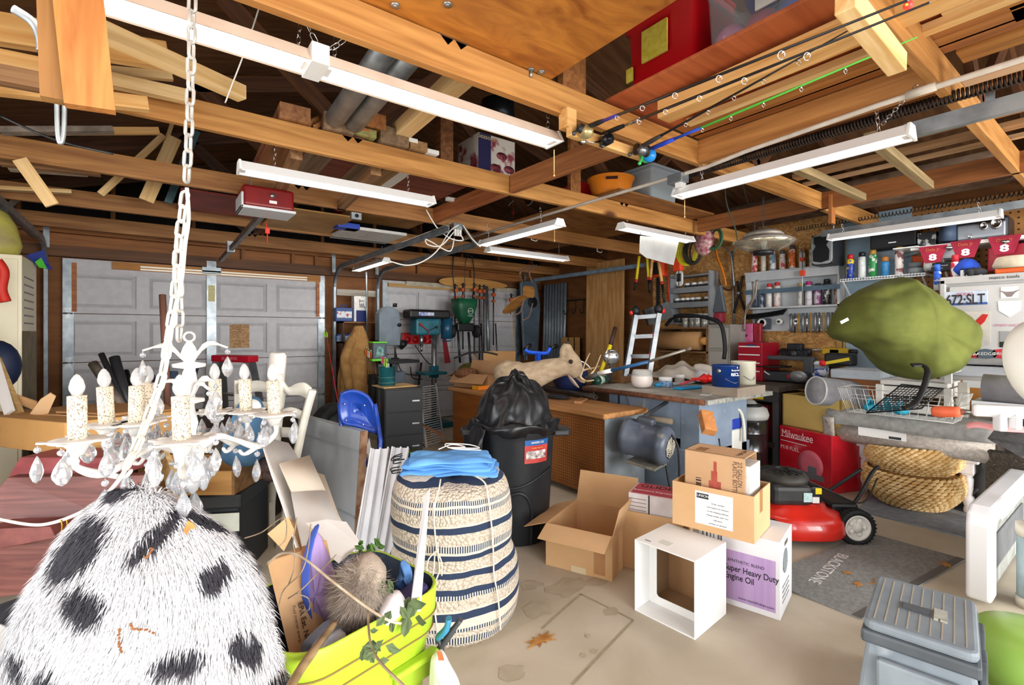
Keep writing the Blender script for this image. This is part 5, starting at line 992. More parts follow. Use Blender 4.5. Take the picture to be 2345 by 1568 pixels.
# wire basket with the blue things and trap
t=thing('wire_basket','white wire basket of blue mesh pieces on the folded rug','basket',(4.6,1.62,.735),-PI/2);t.scale=(1,.72,1);b=B();
for z,g in((0,.06),(.12,.015),(.2,0)):b.tube([(x,y,z)for x,y in((g,g),(.78-g,g),(.78-g,.42-g),(g,.42-g))],.0035,6,closed=True)
for k in range(14):x=.06+.66*k/13;b.tube([(x*1.18-.07,0,.2),(x,.06,0),(x,.36,0),(x*1.18-.07,.42,.2)],.002,5)
for k in range(8):y=.06+.3*k/7;b.tube([(0,y*1.4-.08,.2),(.06,y,0),(.72,y,0),(.78,y*1.4-.08,.2)],.002,5)
b.build('wires',mat('e4e4e0',r=.4,m=.3),t)
RB=Matrix.Translation(t.location)@Matrix.Rotation(-PI/2,4,'Z')@Matrix.Diagonal((1,.72,1,1));tq=mat('1aa0bc','1488a4',sc=20,r=.5)
for k,(x,y,l)in enumerate(((.2,.16,'turquoise sandal-like piece at the left of the wire basket'),(.3,.24,'turquoise mesh piece in the middle of the wire basket'),(.40,.14,'loose turquoise netting lump in the wire basket'))):
 t=thing('turquoise_piece',l,'mesh piece',RB@V(x,y,.012));b=B().ball((0,0,.035),(.075,.05,.035),14,8);rs=random.Random(k);b.v=[v*(1+.25*(rs.random()-.5))for v in b.v];b.build('body',tq,t);B().tube(arc((-.03,0,.07),.04,0,PI,8),.01,6).build('strap',tq,t)
t=thing('wire_trap','black wire mesh cage lid leaning out of the basket','cage',(0,0,0));b=B();A,Bq,Cq,Dq=at(1985,945,3.6),at(2065,880,3.75),at(2160,890,3.4),at(2110,935,3.2)
for k in range(13):f=k/12;b.cyl(A.lerp(Bq,f),Dq.lerp(Cq,f),.0025,5);b.cyl(A.lerp(Dq,f),Bq.lerp(Cq,f),.0025,5)
b.tube([A,Bq,Cq,Dq],.006,6,closed=True).build('mesh',BLACK,t)
tag(B().tube(smooth_pts([at(2088,836,3.3),at(2112,836,3.3),at(2124,850,3.25),at(2116,885,3.2),at(2098,920,3.15),at(2070,935,3.1)]),.018,10,flat=.4).build('pry_bar',BLACK),'bent flat black bar with a hooked top over the basket','bar')
t=thing('trowel','orange-handled garden tool lying on the basket at right','garden tool',(0,0,0));a,b_=at(2133,942,3.05),at(2200,943,2.95);d=b_-a;B().tube([a,a+d*.1,a+d*.4,a+d*.8,b_],[.022,.034,.036,.033,.03],14).build('handle',mat('f07048',r=.5),t);B().tube([b_,b_+d*.35,b_+d*1.2],[.02,.012,.006],8).build('shank',STEEL,t)
# ================================================================ cartons left of the table
l0,l1=W(2.586,4.7),W(2.744,4.17);loc,rz,w=foot(l0,l1);t=thing('power_tool_carton','shrink-wrapped red power tool carton under the tan carton','carton',loc,rz)
B().box(0,w,0,.5,0,.5).build('box',mat('d02030','b81826',sc=6,r=.25,coat=.5),t,bevel=.006);text('Milwaukee',.1,mat('f0d8d8'),t,FR((w*.36,-.002,.43)),sx=.8);text('M18 FUEL',.05,mat('f0d0d0'),t,FR((w*.22,-.002,.3)));B().lathe([(.08,0),(.13,0),(.13,.004),(.08,.004)],26,(w*.62,-.001,.2),(0,-1,0)).build('saw_picture',mat('d86878'),t);B().box(w*.48,w*.86,-.006,0,.08,.13).box(w*.58,w*.74,-.006,0,.13,.19).build('tool_picture',mat('6a6a70'),t)
for z in(.36,.4):B().box(0.02,w*.55,-.003,0,z,z+.005).build('white_line',mat('f0e0e0'),t)
loc2=loc+V(.02,-.02,.502);t=thing('tan_carton','plain yellowish tan carton on top of the red carton','carton',loc2,rz+.1);yb=mat('c8aa62','b89a54',sc=3,r=.8);b=B()
b.box(0,.56,0,.012,0,.3).box(0,.56,.38,.392,0,.3).box(0,.012,0,.39,0,.3).box(.548,.56,0,.39,0,.3).box(0,.56,0,.39,0,.01).build('box',yb,t);B().hexa([(0,.39,.3),(.5,.39,.3),(.5,.2,.33),(0,.2,.33)],[(0,.39,.304),(.5,.39,.304),(.5,.2,.334),(0,.2,.334)]).build('flap',yb,t)
a,b_=at(1868,899,4.3),at(2085,925,4.42);t=thing('carpet_roll','grey mottled carpet roll lying across the tan carton','carpet roll',a);d=b_-a
a2=V(0,0,.02);B().cyl(V(0,0,0)+a2,d+a2,.125,32).build('roll',mat('a0a0a4','848488',sc=9,r=.9,bump=.3),t);B().lathe([(.127,-.006),(.127,.01),(.115,.01),(.115,-.006),(.127,-.006)],32,a2,d).build('pale_edge',mat('c8c8c6'),t)
# ================================================================ floor mats
t=thing('floor_mat','grey rubber mat lettered BLACKSTONE in front of the mower','mat',(0,0,0));A=[onZ(1790,1345,0),onZ(1972,1420,0),onZ(2210,1283,0),onZ(1990,1222,0)];A[0]=A[1]+(A[3]-A[2])
B().prism([V(v.x,v.y,.001)for v in A],(0,0,.007)).build('mat',mat('8e8e8c','7a7a78',sc=40,r=.9,lo=.4,hi=.6,c3='a09c94'),t)
q0,q1=onZ(1938,1262,.009),onZ(1852,1342,.009);qa=(q1-q0).normalized();text('BLACKSTONE',.085,mat('dcdcd8'),t,MX((q0+q1)/2,q1-q0,V(0,0,1).cross(qa)))
e0,e1=A[1],A[2];B().prism([V(A[2].x,A[2].y,.0085),V(A[2].x,A[2].y,.0085)+(A[3]-A[2]).normalized()*.04,V(A[1].x,A[1].y,.0085)+(A[3]-A[2]).normalized()*.04,V(A[1].x,A[1].y,.0085)],(0,0,.001)).build('dark_border',mat('5c5a58'),t)
t=thing('floor_mat','blue-grey carpet mat under the wicker baskets','mat',(0,0,0));A=[onZ(1960,1170,0),onZ(2250,1243,0),onZ(2390,1150,0),onZ(2050,1090,0)];B().prism([V(v.x,v.y,.001)for v in A],(0,0,.010)).build('mat',mat('8c929c','7a8088',sc=20,r=.95,bump=.2),t)
leaf=mat('c08a4a','a06a30',sc=20,r=.8)
for k,(x,y,r,z,l)in enumerate(((2015,1335,.07,.009,'dry brown leaf bits on the lettered mat'),(2165,1292,.05,.009,'pale dry leaf at the right edge of the lettered mat'),(1940,1312,.03,.009,'small dry leaf near the mat lettering'),(1240,1465,.075,.001,'dry oak leaf on the concrete by the striped bundle'),(1965,1338,.04,.009,'pale dry leaf scrap on the lettered mat'))):
 c=onZ(x,y,z);rs=random.Random(k+20);pts=[]
 for i in range(18):a=i*2*PI/18;rr=r*(.95 if i%2 else .45)*(.7+.5*abs(math.cos(a)))*(.8+.4*rs.random());pts.append(V(rr*math.cos(a+k),rr*math.sin(a+k)*.7,.003*rs.random()))
 b=B().prism([c+p for p in pts],(0,0,.0015));tag(b.build('dry_leaf',leaf),l,'leaf')
# ================================================================ lawn mower
wc_=onZ(1955,1255,0);fwd=-C_;t=thing('lawn_mower','red lawn mower with a black engine behind the cartons','lawn mower',W(1.93,3.37),0);base=t.location.copy();base.z=0;t.location=base;t.rotation_euler.z=math.atan2(-S_,C_)-.04
mr=mat('d8281c','b82014',sc=5,r=.3,coat=.4)
rows=[[V(x*sx+ox,y*sy,z)for x,y in rrect(2,2,.75,6)]for sx,sy,z,ox in((.30,.26,.05,0),(.31,.27,.07,0),(.30,.26,.15,0),(.27,.23,.19,0),(.2,.18,.215,0),(.19,.17,.24,0),(.02,.02,.245,0))]
B().grid(rows,True,True).build('deck',mr,t)
def wheel(x,y,r,w_):
 B().lathe([(r*.72,-w_/2),(r*.97,-w_/2),(r,-w_/2+.008),(r,w_/2-.008),(r*.97,w_/2),(r*.72,w_/2),(r*.72,-w_/2)],30,(x,y,r),(0,-1,0)).build('tyre',BLACKM,t);b=B()
 for k in range(30):a=k*2*PI/30;b.bar((x+r*math.cos(a),y-w_/2,r+r*math.sin(a)),(x+r*math.cos(a),y+w_/2,r+r*math.sin(a)),.008,.008,(math.cos(a),0,math.sin(a)))
 b.build('tread',BLACK,t);b=B().lathe([(r*.72,0),(r*.72,w_*.5),(r*.62,w_*.5),(r*.6,.012),(.03,.012),(.03,w_*.55),(.001,w_*.55)],30,(x,y,r),(0,-1,0))
 for k in range(5):
  a=k*2*PI/5;b.ball((x+r*.38*math.cos(a),y-w_*.3,r+r*.38*math.sin(a)),(r*.16,.012,r*.16),10,6)
 b.build('hub',mat('d8d4cc',r=.5),t)
wheel(.33,-.17,.115,.055);wheel(.34,.29,.115,.055);wheel(-.28,-.3,.1,.05);wheel(-.28,.3,.1,.05)
B().box(-.2,.07,-.16,.14,.235,.38).build('engine_block',mat('2e2e2e','222222',sc=12,r=.5),t,bevel=.04,seg=3);B().lathe([(.16,0),(.165,.03),(.14,.06),(.06,.07),(.001,.07)],28,(-.06,.0,.37)).build('recoil_cover',mat('3a3832','2a2824',sc=16,r=.6),t)
b=B()
for k in range(16):a=k*PI/8;b.bar((-.06+.04*math.cos(a),.04*math.sin(a),.443),(-.06+.13*math.cos(a),.13*math.sin(a),.432),.014,.01)
b.build('cooling_fins',BLACK,t);B().box(.07,.15,-.12,.1,.24,.36).build('fuel_cap_body',BLACK,t,bevel=.02);B().box(.0,.055,-.167,-.16,.27,.33).build('sticker',mat('c8e0e0','8ab8b8',sc=30),t);B().box(.1,.14,-.125,-.12,.31,.35).build('yellow_sticker',yel,t);B().box(.08,.125,-.125,-.12,.25,.29).build('white_sticker',WHITE,t)
B().tube(smooth_pts([(.3,-.1,.18),(.42,-.05,.26),(.58,.05,.4),(.66,.1,.44)]),.012,8).tube(smooth_pts([(.3,.2,.18),(.42,.2,.26),(.6,.18,.4)]),.012,8).build('handle_bracket',BLACK,t);B().box(.22,.4,-.1,.22,.14,.24).build('rear_guard',BLACK,t,bevel=.02)
B().tube(smooth_pts([(-.05,-.1,.45),(.2,-.12,.33),(.42,-.1,.25),(.6,.02,.38)]),.005,6).build('control_cable',BLACK,t)
# ================================================================ foreground right
z=.38;FL,FRr,BL,BR=onZ(1975,1415,z),onZ(2245,1502,z),onZ(2070,1325,z),onZ(2295,1392,z);loc,rz,w=foot(FL,FRr);t=thing('storage_step','dusty grey plastic step box with a ribbed lid at lower right','storage box',(loc.x,loc.y,0),rz);dd=.43
gb=mat('8a949c','78828a',sc=7,r=.5,c3='a4acb2');gd=mat('5a6066','4c5258',sc=9,r=.5)
B().hexa([(-.03,-.03,0),(w+.03,-.03,0),(w+.03,dd+.03,0),(-.03,dd+.03,0)],[(.01,.01,.31),(w-.01,.01,.31),(w-.01,dd-.01,.31),(.01,dd-.01,.31)]).build('body',gb,t,bevel=.012);B().box(.04,w-.04,-.03,.0,.1,.27).build('front_panel',gb,t,bevel=.01)
B().box(-.005,w+.005,-.005,dd+.005,.30,.345).build('lid_skirt',gd,t,bevel=.01);ld=B().prism([(x+w/2,y+dd/2,.345)for x,y in rrect(w,dd,.03,4)],(0,0,.035)).build('lid',gb,t,bevel=.012)
b=B()
for k in range(1,10):b.box(w*k/10-.002,w*k/10+.002,.03,dd-.03,.3795,.3815)
b.build('rib_line',mat('a8a090',r=.8),t);B().box(w*.3,w*.6,dd*.38,dd*.52,.379,.384).box(w*.33,w*.57,dd*.4,dd*.5,.384,.386).build('latch_recess',gd,t,bevel=.003);B().box(w*.62,w*.74,dd*.36,dd*.56,.38,.387).build('latch_plate',mat('b8bcb4','a09c90',sc=30),t);B().box(w*.66,w*.68,dd*.36,dd*.37,.38,.387).build('screw_head',BRASS,t)
for k in range(2):B().box(w+.0,w+.02,.07+.2*k,.16+.2*k,.22,.33).build('side_clip',gd,t,bevel=.005)
t=thing('plastic_screen','white plastic frame with a dark panel standing at the right edge','plastic frame',(3.38,.56,0));pw=mat('f0f0f2',r=.35)
A=[]
for x,zz in((0,.02),(0,.40),(.02,.46),(.08,.49),(1.2,.49),(1.2,.37),(.16,.37),(.13,.35),(.13,.02)):A.append((x,-.05,zz))
B().prism(A,(0,.1,0)).build('frame',pw,t,bevel=.018,seg=3);B().box(.12,1.2,-.02,.02,.02,.38).build('inner_panel',mat('9a9c96','7e807a',sc=12,r=.6),t);B().box(.2,1.1,-.03,-.02,.12,.3).build('recessed_panel',mat('5e6062','6c6e70',sc=10),t,bevel=.02)
for k in range(3):B().box(.16+.0*k,.18,-.032,-.02,.1+.07*k,.14+.07*k).build('vent_slot',DKST,t)
q=W(2.08,1.93);t=thing('green_tub','lime green plastic dome at the bottom right corner','tub',(q.x,q.y,0));B().lathe([(.2,0),(.21,.1),(.2,.15),(.17,.185),(.09,.2),(.001,.203)],32).build('dome',mat('a0cc5c',r=.35),t)
q=W(2.62,2.45);t=thing('downspout_tube','blue-grey tube with cream ends at the right edge','tube',(q.x,q.y,0));B().cyl((0,0,.05),(0,0,.36),.055,20).build('tube',mat('a8b8bc','90a4a8',sc=12),t);B().cyl((0,0,0),(0,0,.05),.06,20).build('end_cap',mat('c8c0b0',r=.5),t);B().cyl((0,0,.36),(0,0,.42),.06,20).build('end_cap',mat('c8c0b0',r=.5),t)
q=at(2398,838,2.45);t=thing('white_basin','big round white plastic basin at the right edge','basin',q);B().lathe([(.18,.1),(.2,.02),(.215,0),(.22,.008),(.205,.03),(.185,.11),(.001,.12)],40,ax=-fw+V(.0,.0,.12),sy=1.12).build('bowl',mat('e8e6dc',r=.4),t)
tag(B().bar(at(2400,950,2.47),(at(2400,950,2.47).x,at(2400,950,2.47).y,0),.05,.05,(1,0,0)).build('basin_post',mat('8a7a68')),'post carrying the white basin at the right edge','post')
t=thing('plastic_bar','white plastic bracket with pink edging at the right edge','plastic bracket',(0,0,0));a,b_=at(2226,938,2.75),at(2440,948,2.55);B().bar(a,b_,.05,.07).build('bar',pw,t,bevel=.015);a2=at(2290,968,2.68);B().bar(a2-V(0,0,.045),a2+V(0,0,.05),.05,.045,rt).bar(at(2325,968,2.65)-V(0,0,.035),at(2325,968,2.65)+V(0,0,.05),.05,.04,rt).build('hook',pw,t,bevel=.01);B().tube(smooth_pts([at(2215,975,2.8),at(2240,972,2.76),at(2290,980,2.72),at(2380,985,2.65)]),.022,8,flat=.4).build('pink_strip',mat('f0a4a4',r=.5),t)
t=thing('wooden_trestle','whitewashed wooden chair frame standing at the right of the olive cover','chair frame',(0,0,0));a=at(2207,875,3.75);B().bar(a,(a.x,a.y,.735),.06,.06,(1,0,0)).build('post',mat('b8b4ac','a49e94',sc=9,r=.7),t,bevel=.006);B().bar(a+V(0,0,-.01),at(2420,892,3.3),.03,.05).build('rail',mat('d8dcdc'),t)
t=thing('dark_shelf','cluttered dark bench shelf below the grey cabinet base','shelf',(4.98,.76,0),-PI/2);B().box(0,.9,0,.3,.76,.8).box(0,.04,0,.3,0,.76).box(.86,.9,0,.3,0,.76).build('frame',mat('4a4038'),t);B().box(0,.9,.27,.3,.3,.76).build('back',mat('2e2824'),t)
for k in range(3):tag(B().box(-.06,.06,-.08,.08,0,.11).build('parts_bin',mat(('d8a820','c89c28','c87820')[k],r=.45),bevel=.01),'small %s parts bin on the dark shelf'%('yellow','dull yellow','orange')[k],'bin').location=(5.1,.66-.15*k,.802)
t=thing('cloth_bundle','rolled pale grey cloth in clear plastic at the right edge','cloth roll',(4.5,.72,1.02),-PI/2);B().cyl((0,0,0),(.7,0,-.02),.09,20).build('roll',mat('a8a8b0','8c8c94',sc=8,r=.4),t);B().box(-.05,.8,-.05,.3,-.12,-.09).build('tray',mat('c8ccd0'),t)
tag(B().box(-.2,.2,-.15,.15,0,.06).build('black_case',BLACK,bevel=.02),'flat black case on the grey cabinet counter','case').location=(5.14,.5,1.122)
t=thing('carpet_piece','dark speckled carpet piece bent against the low table','carpet',(0,0,0));A=[at(2255,1020,3.45),at(2420,1050,3.0),at(2420,1170,3.1),at(2262,1170,3.6)];cpm=mat('6e665c','4e4840',sc=40,r=.95,lo=.4,hi=.6,c3='8e8678');rows=[[A[0].lerp(A[1],i/8)+fw*.05*math.sin(i*PI/8)for i in range(9)],[A[3].lerp(A[2],i/8)+fw*.02 for i in range(9)],[onZ(2250+20*i,1200+i*4,.012)for i in range(9)]]
B().grid(rows).build('sheet',cpm,t,solid=.012,sub=1)
tag(B().prism([at(2290,985,3.3),at(2345,1000,3.0),at(2480,1000,2.7),at(2480,1060,2.8),at(2345,1050,3.1),at(2270,1010,3.35)],(0,.02,.015)).build('grey_carpet_flap',mat('8a8a8c','747476',sc=20,r=.95)),'folded grey carpet corner under the white bracket','carpet')
# ================================================================ long counter and table saw
t=thing('work_counter','long brown counter with a pegboard end below the deer','counter',(2.93,5.1,0),-PI/2);L=2.42
cp=mat('a8642a','94541e',sc=3,st=(1,1,6),r=.55);B().box(0,1.15,.0,.46,0.02,.70).build('wood_panel',cp,t);B().box(1.16,L,.0,.46,.05,.70).build('pegboard_panel',mat('965a28','82481a',sc=5,r=.6),t);
b2=B()
for i in range(50):
 for j in range(25):
  x,z=1.18+.025*i,.07+.025*j
  if x<L-.02:b2.add([(x-.003,-.001,z-.003),(x+.003,-.001,z-.003),(x+.003,-.001,z+.003),(x-.003,-.001,z+.003)],[(0,1,2,3)])
b2.build('peg_holes',mat('d8b070'),t);B().box(L,L+.004,.0,.5,.02,.70).build('grey_end_panel',mat('8c9498','767e84',sc=5,r=.6),t)
B().box(-.04,L+.05,-.06,.5,.70,.745).build('counter_top',wood('c08a54','9a6838'),t,bevel=.014,seg=3)
RD=Matrix.Translation(t.location)@Matrix.Rotation(-PI/2,4,'Z');ZD=.7455
sx0,sy0=3.47,2.12;t=thing('table_saw','blue-grey table saw with a steel top covered in paint things','table saw',(sx0,sy0,0),0)
sg=mat('90a0b2','7f8fa2',sc=5,r=.45,c3='a0b0c0');ci=mat('b8b4aa','94908a',sc=9,m=.2,r=.6)
B().box(0,1.05,0,1.3,.84,.862).build('top',ci,t,bevel=.003);b=B()
b.box(0,1.05,-.012,.0,.825,.862)
for k in range(9):b.box(.03+k*.115,.1+k*.115,-.02,-.012,.83,.858)
b.build('ribbed_edge',mat('c4c4bc','a4a49c',sc=20,m=.5,r=.5),t);B().cyl((-.03,0,.845),(-.03,1.3,.845),.022,14).build('rail',RUST,t)
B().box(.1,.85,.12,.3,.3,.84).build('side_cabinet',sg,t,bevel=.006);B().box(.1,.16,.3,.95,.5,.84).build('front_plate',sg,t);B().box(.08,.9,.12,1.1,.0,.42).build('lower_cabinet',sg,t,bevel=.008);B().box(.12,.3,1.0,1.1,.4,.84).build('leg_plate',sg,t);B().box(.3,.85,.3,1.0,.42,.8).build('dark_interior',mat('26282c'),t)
B().prism([(.07,.62,.84),(.07,.86,.84),(.07,.82,.72),(.07,.84,.6),(.07,.78,.48),(.07,.66,.48),(.07,.6,.62),(.07,.66,.72)],(.05,0,0)).build('trunnion_casting',mat('8a9cba','9a9486',sc=6),t,bevel=.01);B().cyl((.06,.35,.64),(.06,.68,.64),.025,12).build('arbor_pipe',mat('b0a08a',sc=9),t)
mo=mat('5e6674','4c5462',sc=7,r=.35,c3='8a8478');mp_=V(-.36,.29,.545)
dx=Vector((.25,-1,-.12)).normalized();m0=mp_-dx*.19
B().lathe([(.001,0),(.115,0),(.145,.02),(.148,.06),(.14,.065),(.14,.3),(.148,.305),(.148,.35),(.12,.38),(.001,.385)],32,m0,dx).build('motor',mo,t)
e=m0+dx*.386;b=B();x_=dx.cross(Vector((0,0,1))).normalized();y_=x_.cross(dx)
for r in(.022,.042,.062,.08):b.tube([e+x_*r*math.cos(a)+y_*r*math.sin(a)for a in[i*PI/4 for i in range(8)]],.0035,5,closed=True)
for i in range(8):a=i*PI/4;b.cyl(e,e+x_*.085*math.cos(a)+y_*.085*math.sin(a),.003,5)
b.build('fan_grille',mat('c8c0ac'),t);B().lathe([(.001,0),(.088,0),(.088,.002),(.001,.002)],24,e-dx*.004,dx).build('dark_vent',mat('2c2e34'),t)
c=mp_+V(0,.0,.155);B().bar(c-dx*.07,c+dx*.07,.08,.06).build('capacitor_box',mat('484c54',r=.3),t,bevel=.02,seg=3)
B().bar(mp_-dx*.12+V(0,0,-.17),mp_+dx*.12+V(0,0,-.17),.24,.02).bar(mp_+V(0,0,-.175),V(.12,.5,.3),.05,.03).build('motor_base',mat('a09c90','7e7a70',sc=14,m=.4),t,bevel=.004)
B().tube(smooth_pts([e+V(-.0,.0,.1),e+V(.02,-.05,.0),e+V(.04,-.04,-.3),e+V(.09,.06,-.36),e+V(.1,.12,-.15)]),.008,8).tube(smooth_pts([e+V(.1,.0,-.38),e+V(.12,-.2,-.44),e+V(.12,-.35,-.2),e+V(.15,-.3,.1)]),.006,8).build('power_cord',BLACK,t)
B().bar(mp_-dx*.12+V(0,0,.1),V(.1,.42,.8),.012,.03).build('belt_bracket',DKST,t)
ZS=.8625;TS=lambda px,py,z=ZS:onZ(px,py,z)
# ------------- deer mount
d0=4.62;sc_=d0/F;t=thing('deer_mount','taxidermy deer shoulder mount with antlers lying on its back on the counter','deer mount',at(1220,850,d0))
O0=t.location.copy();DP=lambda x,y,dd=0.:at(x,y,d0+dd)-O0
hide=mat('ae9a80','927c62',sc=9,r=.95,lo=.3,hi=.7,c3='bcac94',bump=.3,st=(1,3,3),det=8)
b=B();b.tube(smooth_pts([DP(1146,832),DP(1160,852),DP(1188,868),DP(1225,858),DP(1262,845),DP(1292,840),DP(1312,842)],4),[x*sc_ for x in(16,)*1]*1+[x*sc_ for x in(22,26,31,35,38,39,39,39,38,36,34,32,30,28,27,25,24,23,22,21,20,18,17,15)][:24],16)
b.tube(smooth_pts([DP(1150,842),DP(1175,872,.02),DP(1190,892,.03)],4),[x*sc_ for x in(24,28,32,34,34,32,28,24,18)],16)
b.tube(smooth_pts([DP(1322,862),DP(1314,846),DP(1308,828),DP(1302,808),DP(1298,792),DP(1298,786)],3),[x*sc_ for x in(10,15,19,22,23,23,22,20,17,14,12,11,10.5,10,8,6)],14)
b.tube(smooth_pts([DP(1296,826),DP(1289,806),DP(1292,792)],3),[x*sc_ for x in(10,11,10,9,8,7,6)],10)
o=b.build('body',hide,t);mo_=o.modifiers.new('r','REMESH');mo_.mode='VOXEL';mo_.voxel_size=.009;mo_.use_smooth_shade=True;ms=o.modifiers.new('s','SMOOTH');ms.iterations=8;ms.factor=.6
def ear(pts,nm,m_):
 P=[DP(*p)for p in pts];k=len(P);rows=[]
 B().tube(smooth_pts(P,4),[.006]+[.012+.03*math.sin(PI*min(1,i/(4*(k-1))*1.05))for i in range(1,4*(k-1))]+[.004],12,flat=.35).build(nm,m_,t)
ear(((1300,858,-.07),(1308,868,-.09),(1318,880,-.1),(1326,888,-.1)),'ear',mat('b0a090','988878',sc=9,r=.9));ear(((1318,862,.08),(1330,868,.1),(1340,876,.11)),'ear',hide)
eb=mat('140e0a',r=.1);B().ball(DP(1307,828,-.088),.017,14,10).build('eye',eb,t);B().tube(arc(DP(1307,828,-.093),.018,0,2*PI,12,rt,(0,0,1)),.004,6).build('eye_rim',mat('4a3828',r=.8),t)
B().ball(DP(1299,785,-.005),(.02,.026,.018),12,8).build('nose',mat('2c2420',r=.4),t)
an=mat('d8c09a','a88a60',sc=14,r=.5);b=B()
for pts,r in((((1318,846),(1326,858),(1334,868),(1346,872),(1360,870)),(.016,.006)),(((1328,862,.05),(1333,850,.05),(1340,830,.05),(1351,808,.05)),(.014,.004)),(((1334,848,.05),(1348,844,.05),(1362,842,.04),(1373,838,.02)),(.011,.004)),(((1344,870,.0),(1354,856,-.0),(1364,842,.0),(1376,812,.0)),(.014,.003)),(((1318,848,.04),(1324,856,.05),(1330,860,.05)),(.016,.013))):
 q=smooth_pts([DP(*p)for p in pts],5);k=len(q);b.tube(q,[r[0]+(r[1]-r[0])*i/(k-1)for i in range(k)],8)
b.build('antlers',an,t)
# ------------- other things on the counter
def on_desk(px,py):p=onZ(px,py,ZD);return p
def openbox(name,label,cat,p0,p1,dep,h,flaps=((0,0,1.9),),m_=CARD,z0=None,flapl=.14,extra_rot=0.):
 loc,rz,w=foot(p0,p1);loc=V(loc.x,loc.y,p0.z if z0 is None else z0);t=thing(name,label,cat,loc,rz+extra_rot);e=.005
 b=B().box(0,w,0,e,0,h).box(0,w,dep-e,dep,0,h).box(0,e,e,dep-e,0,h).box(w-e,w,e,dep-e,0,h).box(e,w-e,e,dep-e,0,e);b.build('box',m_,t)
 for side,ang,fl_ in flaps:     # side f b l r, angle from vertical outward
  o=B();s,c=math.sin(ang)*fl_,math.cos(ang)*fl_
  A={'f':((0,0,h),(w,0,h),(0,-s,c)),'b':((w,dep,h),(0,dep,h),(0,s,c)),'l':((0,dep,h),(0,0,h),(-s,0,c)),'r':((w,0,h),(w,dep,h),(s,0,c))}[side]
  p,q,v=map(Vector,A);nrm=(q-p).cross(v).normalized()*.004
  ins=(q-p)*.01
  o.hexa([p+ins,q-ins,q-ins+v,p+ins+v],[p+ins+nrm,q-ins+nrm,q-ins+v+nrm,p+ins+v+nrm]).build('flap',m_,t)
 return t,w
p0,p1=on_desk(1040,884),on_desk(1118,890);openbox('cardboard_box','open ragged cardboard box at the far end of the counter','box',p0,p1,.3,.16,(('f',2.3,.15),('l',1.9,.16),('b',.3,.15),('r',1.2,.1)),CARDI)
tag(B().ball((0,0,0),(.16,.11,.07),14,8).build('nail_heap',mat('8a5a34','4a2a18',sc=60,r=.6,bump=.6),recenter=False),'heap of rusty fasteners filling the ragged cardboard box','fasteners',kind='stuff').location=on_desk(1085,890)+V(.06,.26,.16)
p0,p1=on_desk(1118,880),on_desk(1200,880);t,w=openbox('cardboard_box','tilted cardboard box behind the deer with its flap up','box',p0+V(.1,.3,0),p1+V(.1,.3,0),.25,.18,(('b',.2,.22),('f',.9,.14),('l',.6,.22)),CARD)
tag(B().box(-.1,.1,-.02,.02,-.03,.05).build('blue_packet',mat('7a9ac0','c8d8e8',sc=15)),'blue and white packet in the tilted box','packet').location=t.location+V(.06,-.06,.17)
loc=on_desk(1096,893);q=on_desk(1165,886);l_,rz,w=foot(loc,q);t=thing('flat_carton','flat yellow and orange printed carton on the counter edge','carton',l_,rz);B().box(0,w,0,.12,0,.04).build('carton',mat('f0c020','e07818',sc=3),t,bevel=.002);B().box(0,w*.4,-.001,0,.002,.038).build('orange_end',mat('f08020'),t)
tag(B().ball((0,0,0),(.24,.12,.11),18,10).build('camouflage_cloth',mat('6a6628','4a4a1c',sc=9,r=.9)),'olive cloth bundle behind the boxes on the counter','cloth').location=on_desk(1055,870)+V(.35,.25,0)
t=thing('steel_pipe','black steel pipe lying along the counter front','pipe',(0,0,0));a,c=on_desk(1232,893)+V(0,0,.03),on_desk(1368,925)+V(.0,.02,.06);B().lathe([(.022,0),(.024,.0),(.024,(c-a).length),(.016,(c-a).length),(.016,.02)],16,a,c-a).build('tube',mat('2a2826','3c342e',sc=12,m=.6,r=.4),t)
for k,(a,b_,w_,h_,l)in enumerate((((1270,900),(1330,888),.12,.03,'short sawn wood block under the black pipe'),((1318,925),(1350,905),.07,.02,'small reddish wood offcut at the counter front'),((1285,885),(1400,868),.16,.025,'wide flat board on the counter behind the pipe'))):
 p,q=on_desk(*a),on_desk(*b_);board('board_offcut',p+V(.03,0,h_/2+.001),q+V(.0,0,h_/2+.001),w_,h_,wood('c08a58','94623a'),l)
t=thing('black_tool_pouch','flat black pouch under the pipe on the counter','pouch',on_desk(1275,912));B().ball((0,0,.02),(.09,.16,.02),16,8).build('pouch',mat('14161c',r=.6),t)
t=thing('wire_brush','grey-handled brush lying at the table saw corner','brush',(0,0,0));a,c=TS(1345,872,.9),TS(1392,858,.92);B().tube([a,a.lerp(c,.5),c],[.02,.026,.014],10).build('handle',mat('7a746a','5c564c',sc=9),t)
t=thing('propane_bottle','dark green gas bottle lying behind the candle','bottle',(0,0,0));a,c=TS(1362,872,.92),TS(1412,862,.93);B().lathe([(.001,0),(.04,.005),(.045,.03),(.045,.2),(.03,.25),(.015,.26),(.015,.29),(.001,.29)],20,a,c-a).build('bottle',mat('0e3a30',r=.3),t);B().lathe([(.0455,.06),(.0455,.13)],20,a,c-a).build('label',mat('c8d0c0','3a6a50',sc=30),t)
t=thing('extension_pole','long painter extension pole lying across the table saw','pole',(0,0,0));a,m1,m2,c=at(1370,855,4.2),at(1400,848,4.1),at(1485,828,3.95),at(1572,800,3.85);B().tube([at(1342,866,4.3),a],.02,10).build('grip',mat('4a4844'),t);B().tube([a,m1],.018,10).build('white_sleeve',WHITE,t);B().tube([m1,m2],.015,10).build('blue_shaft',mat('1e4e78',r=.35),t);B().tube([m2,c],.012,10).build('steel_shaft',mat('8a8478',m=.5,r=.4),t);B().cyl(c,c+(c-m2)*.12,.016,10).build('tip',mat('6a5648'),t)
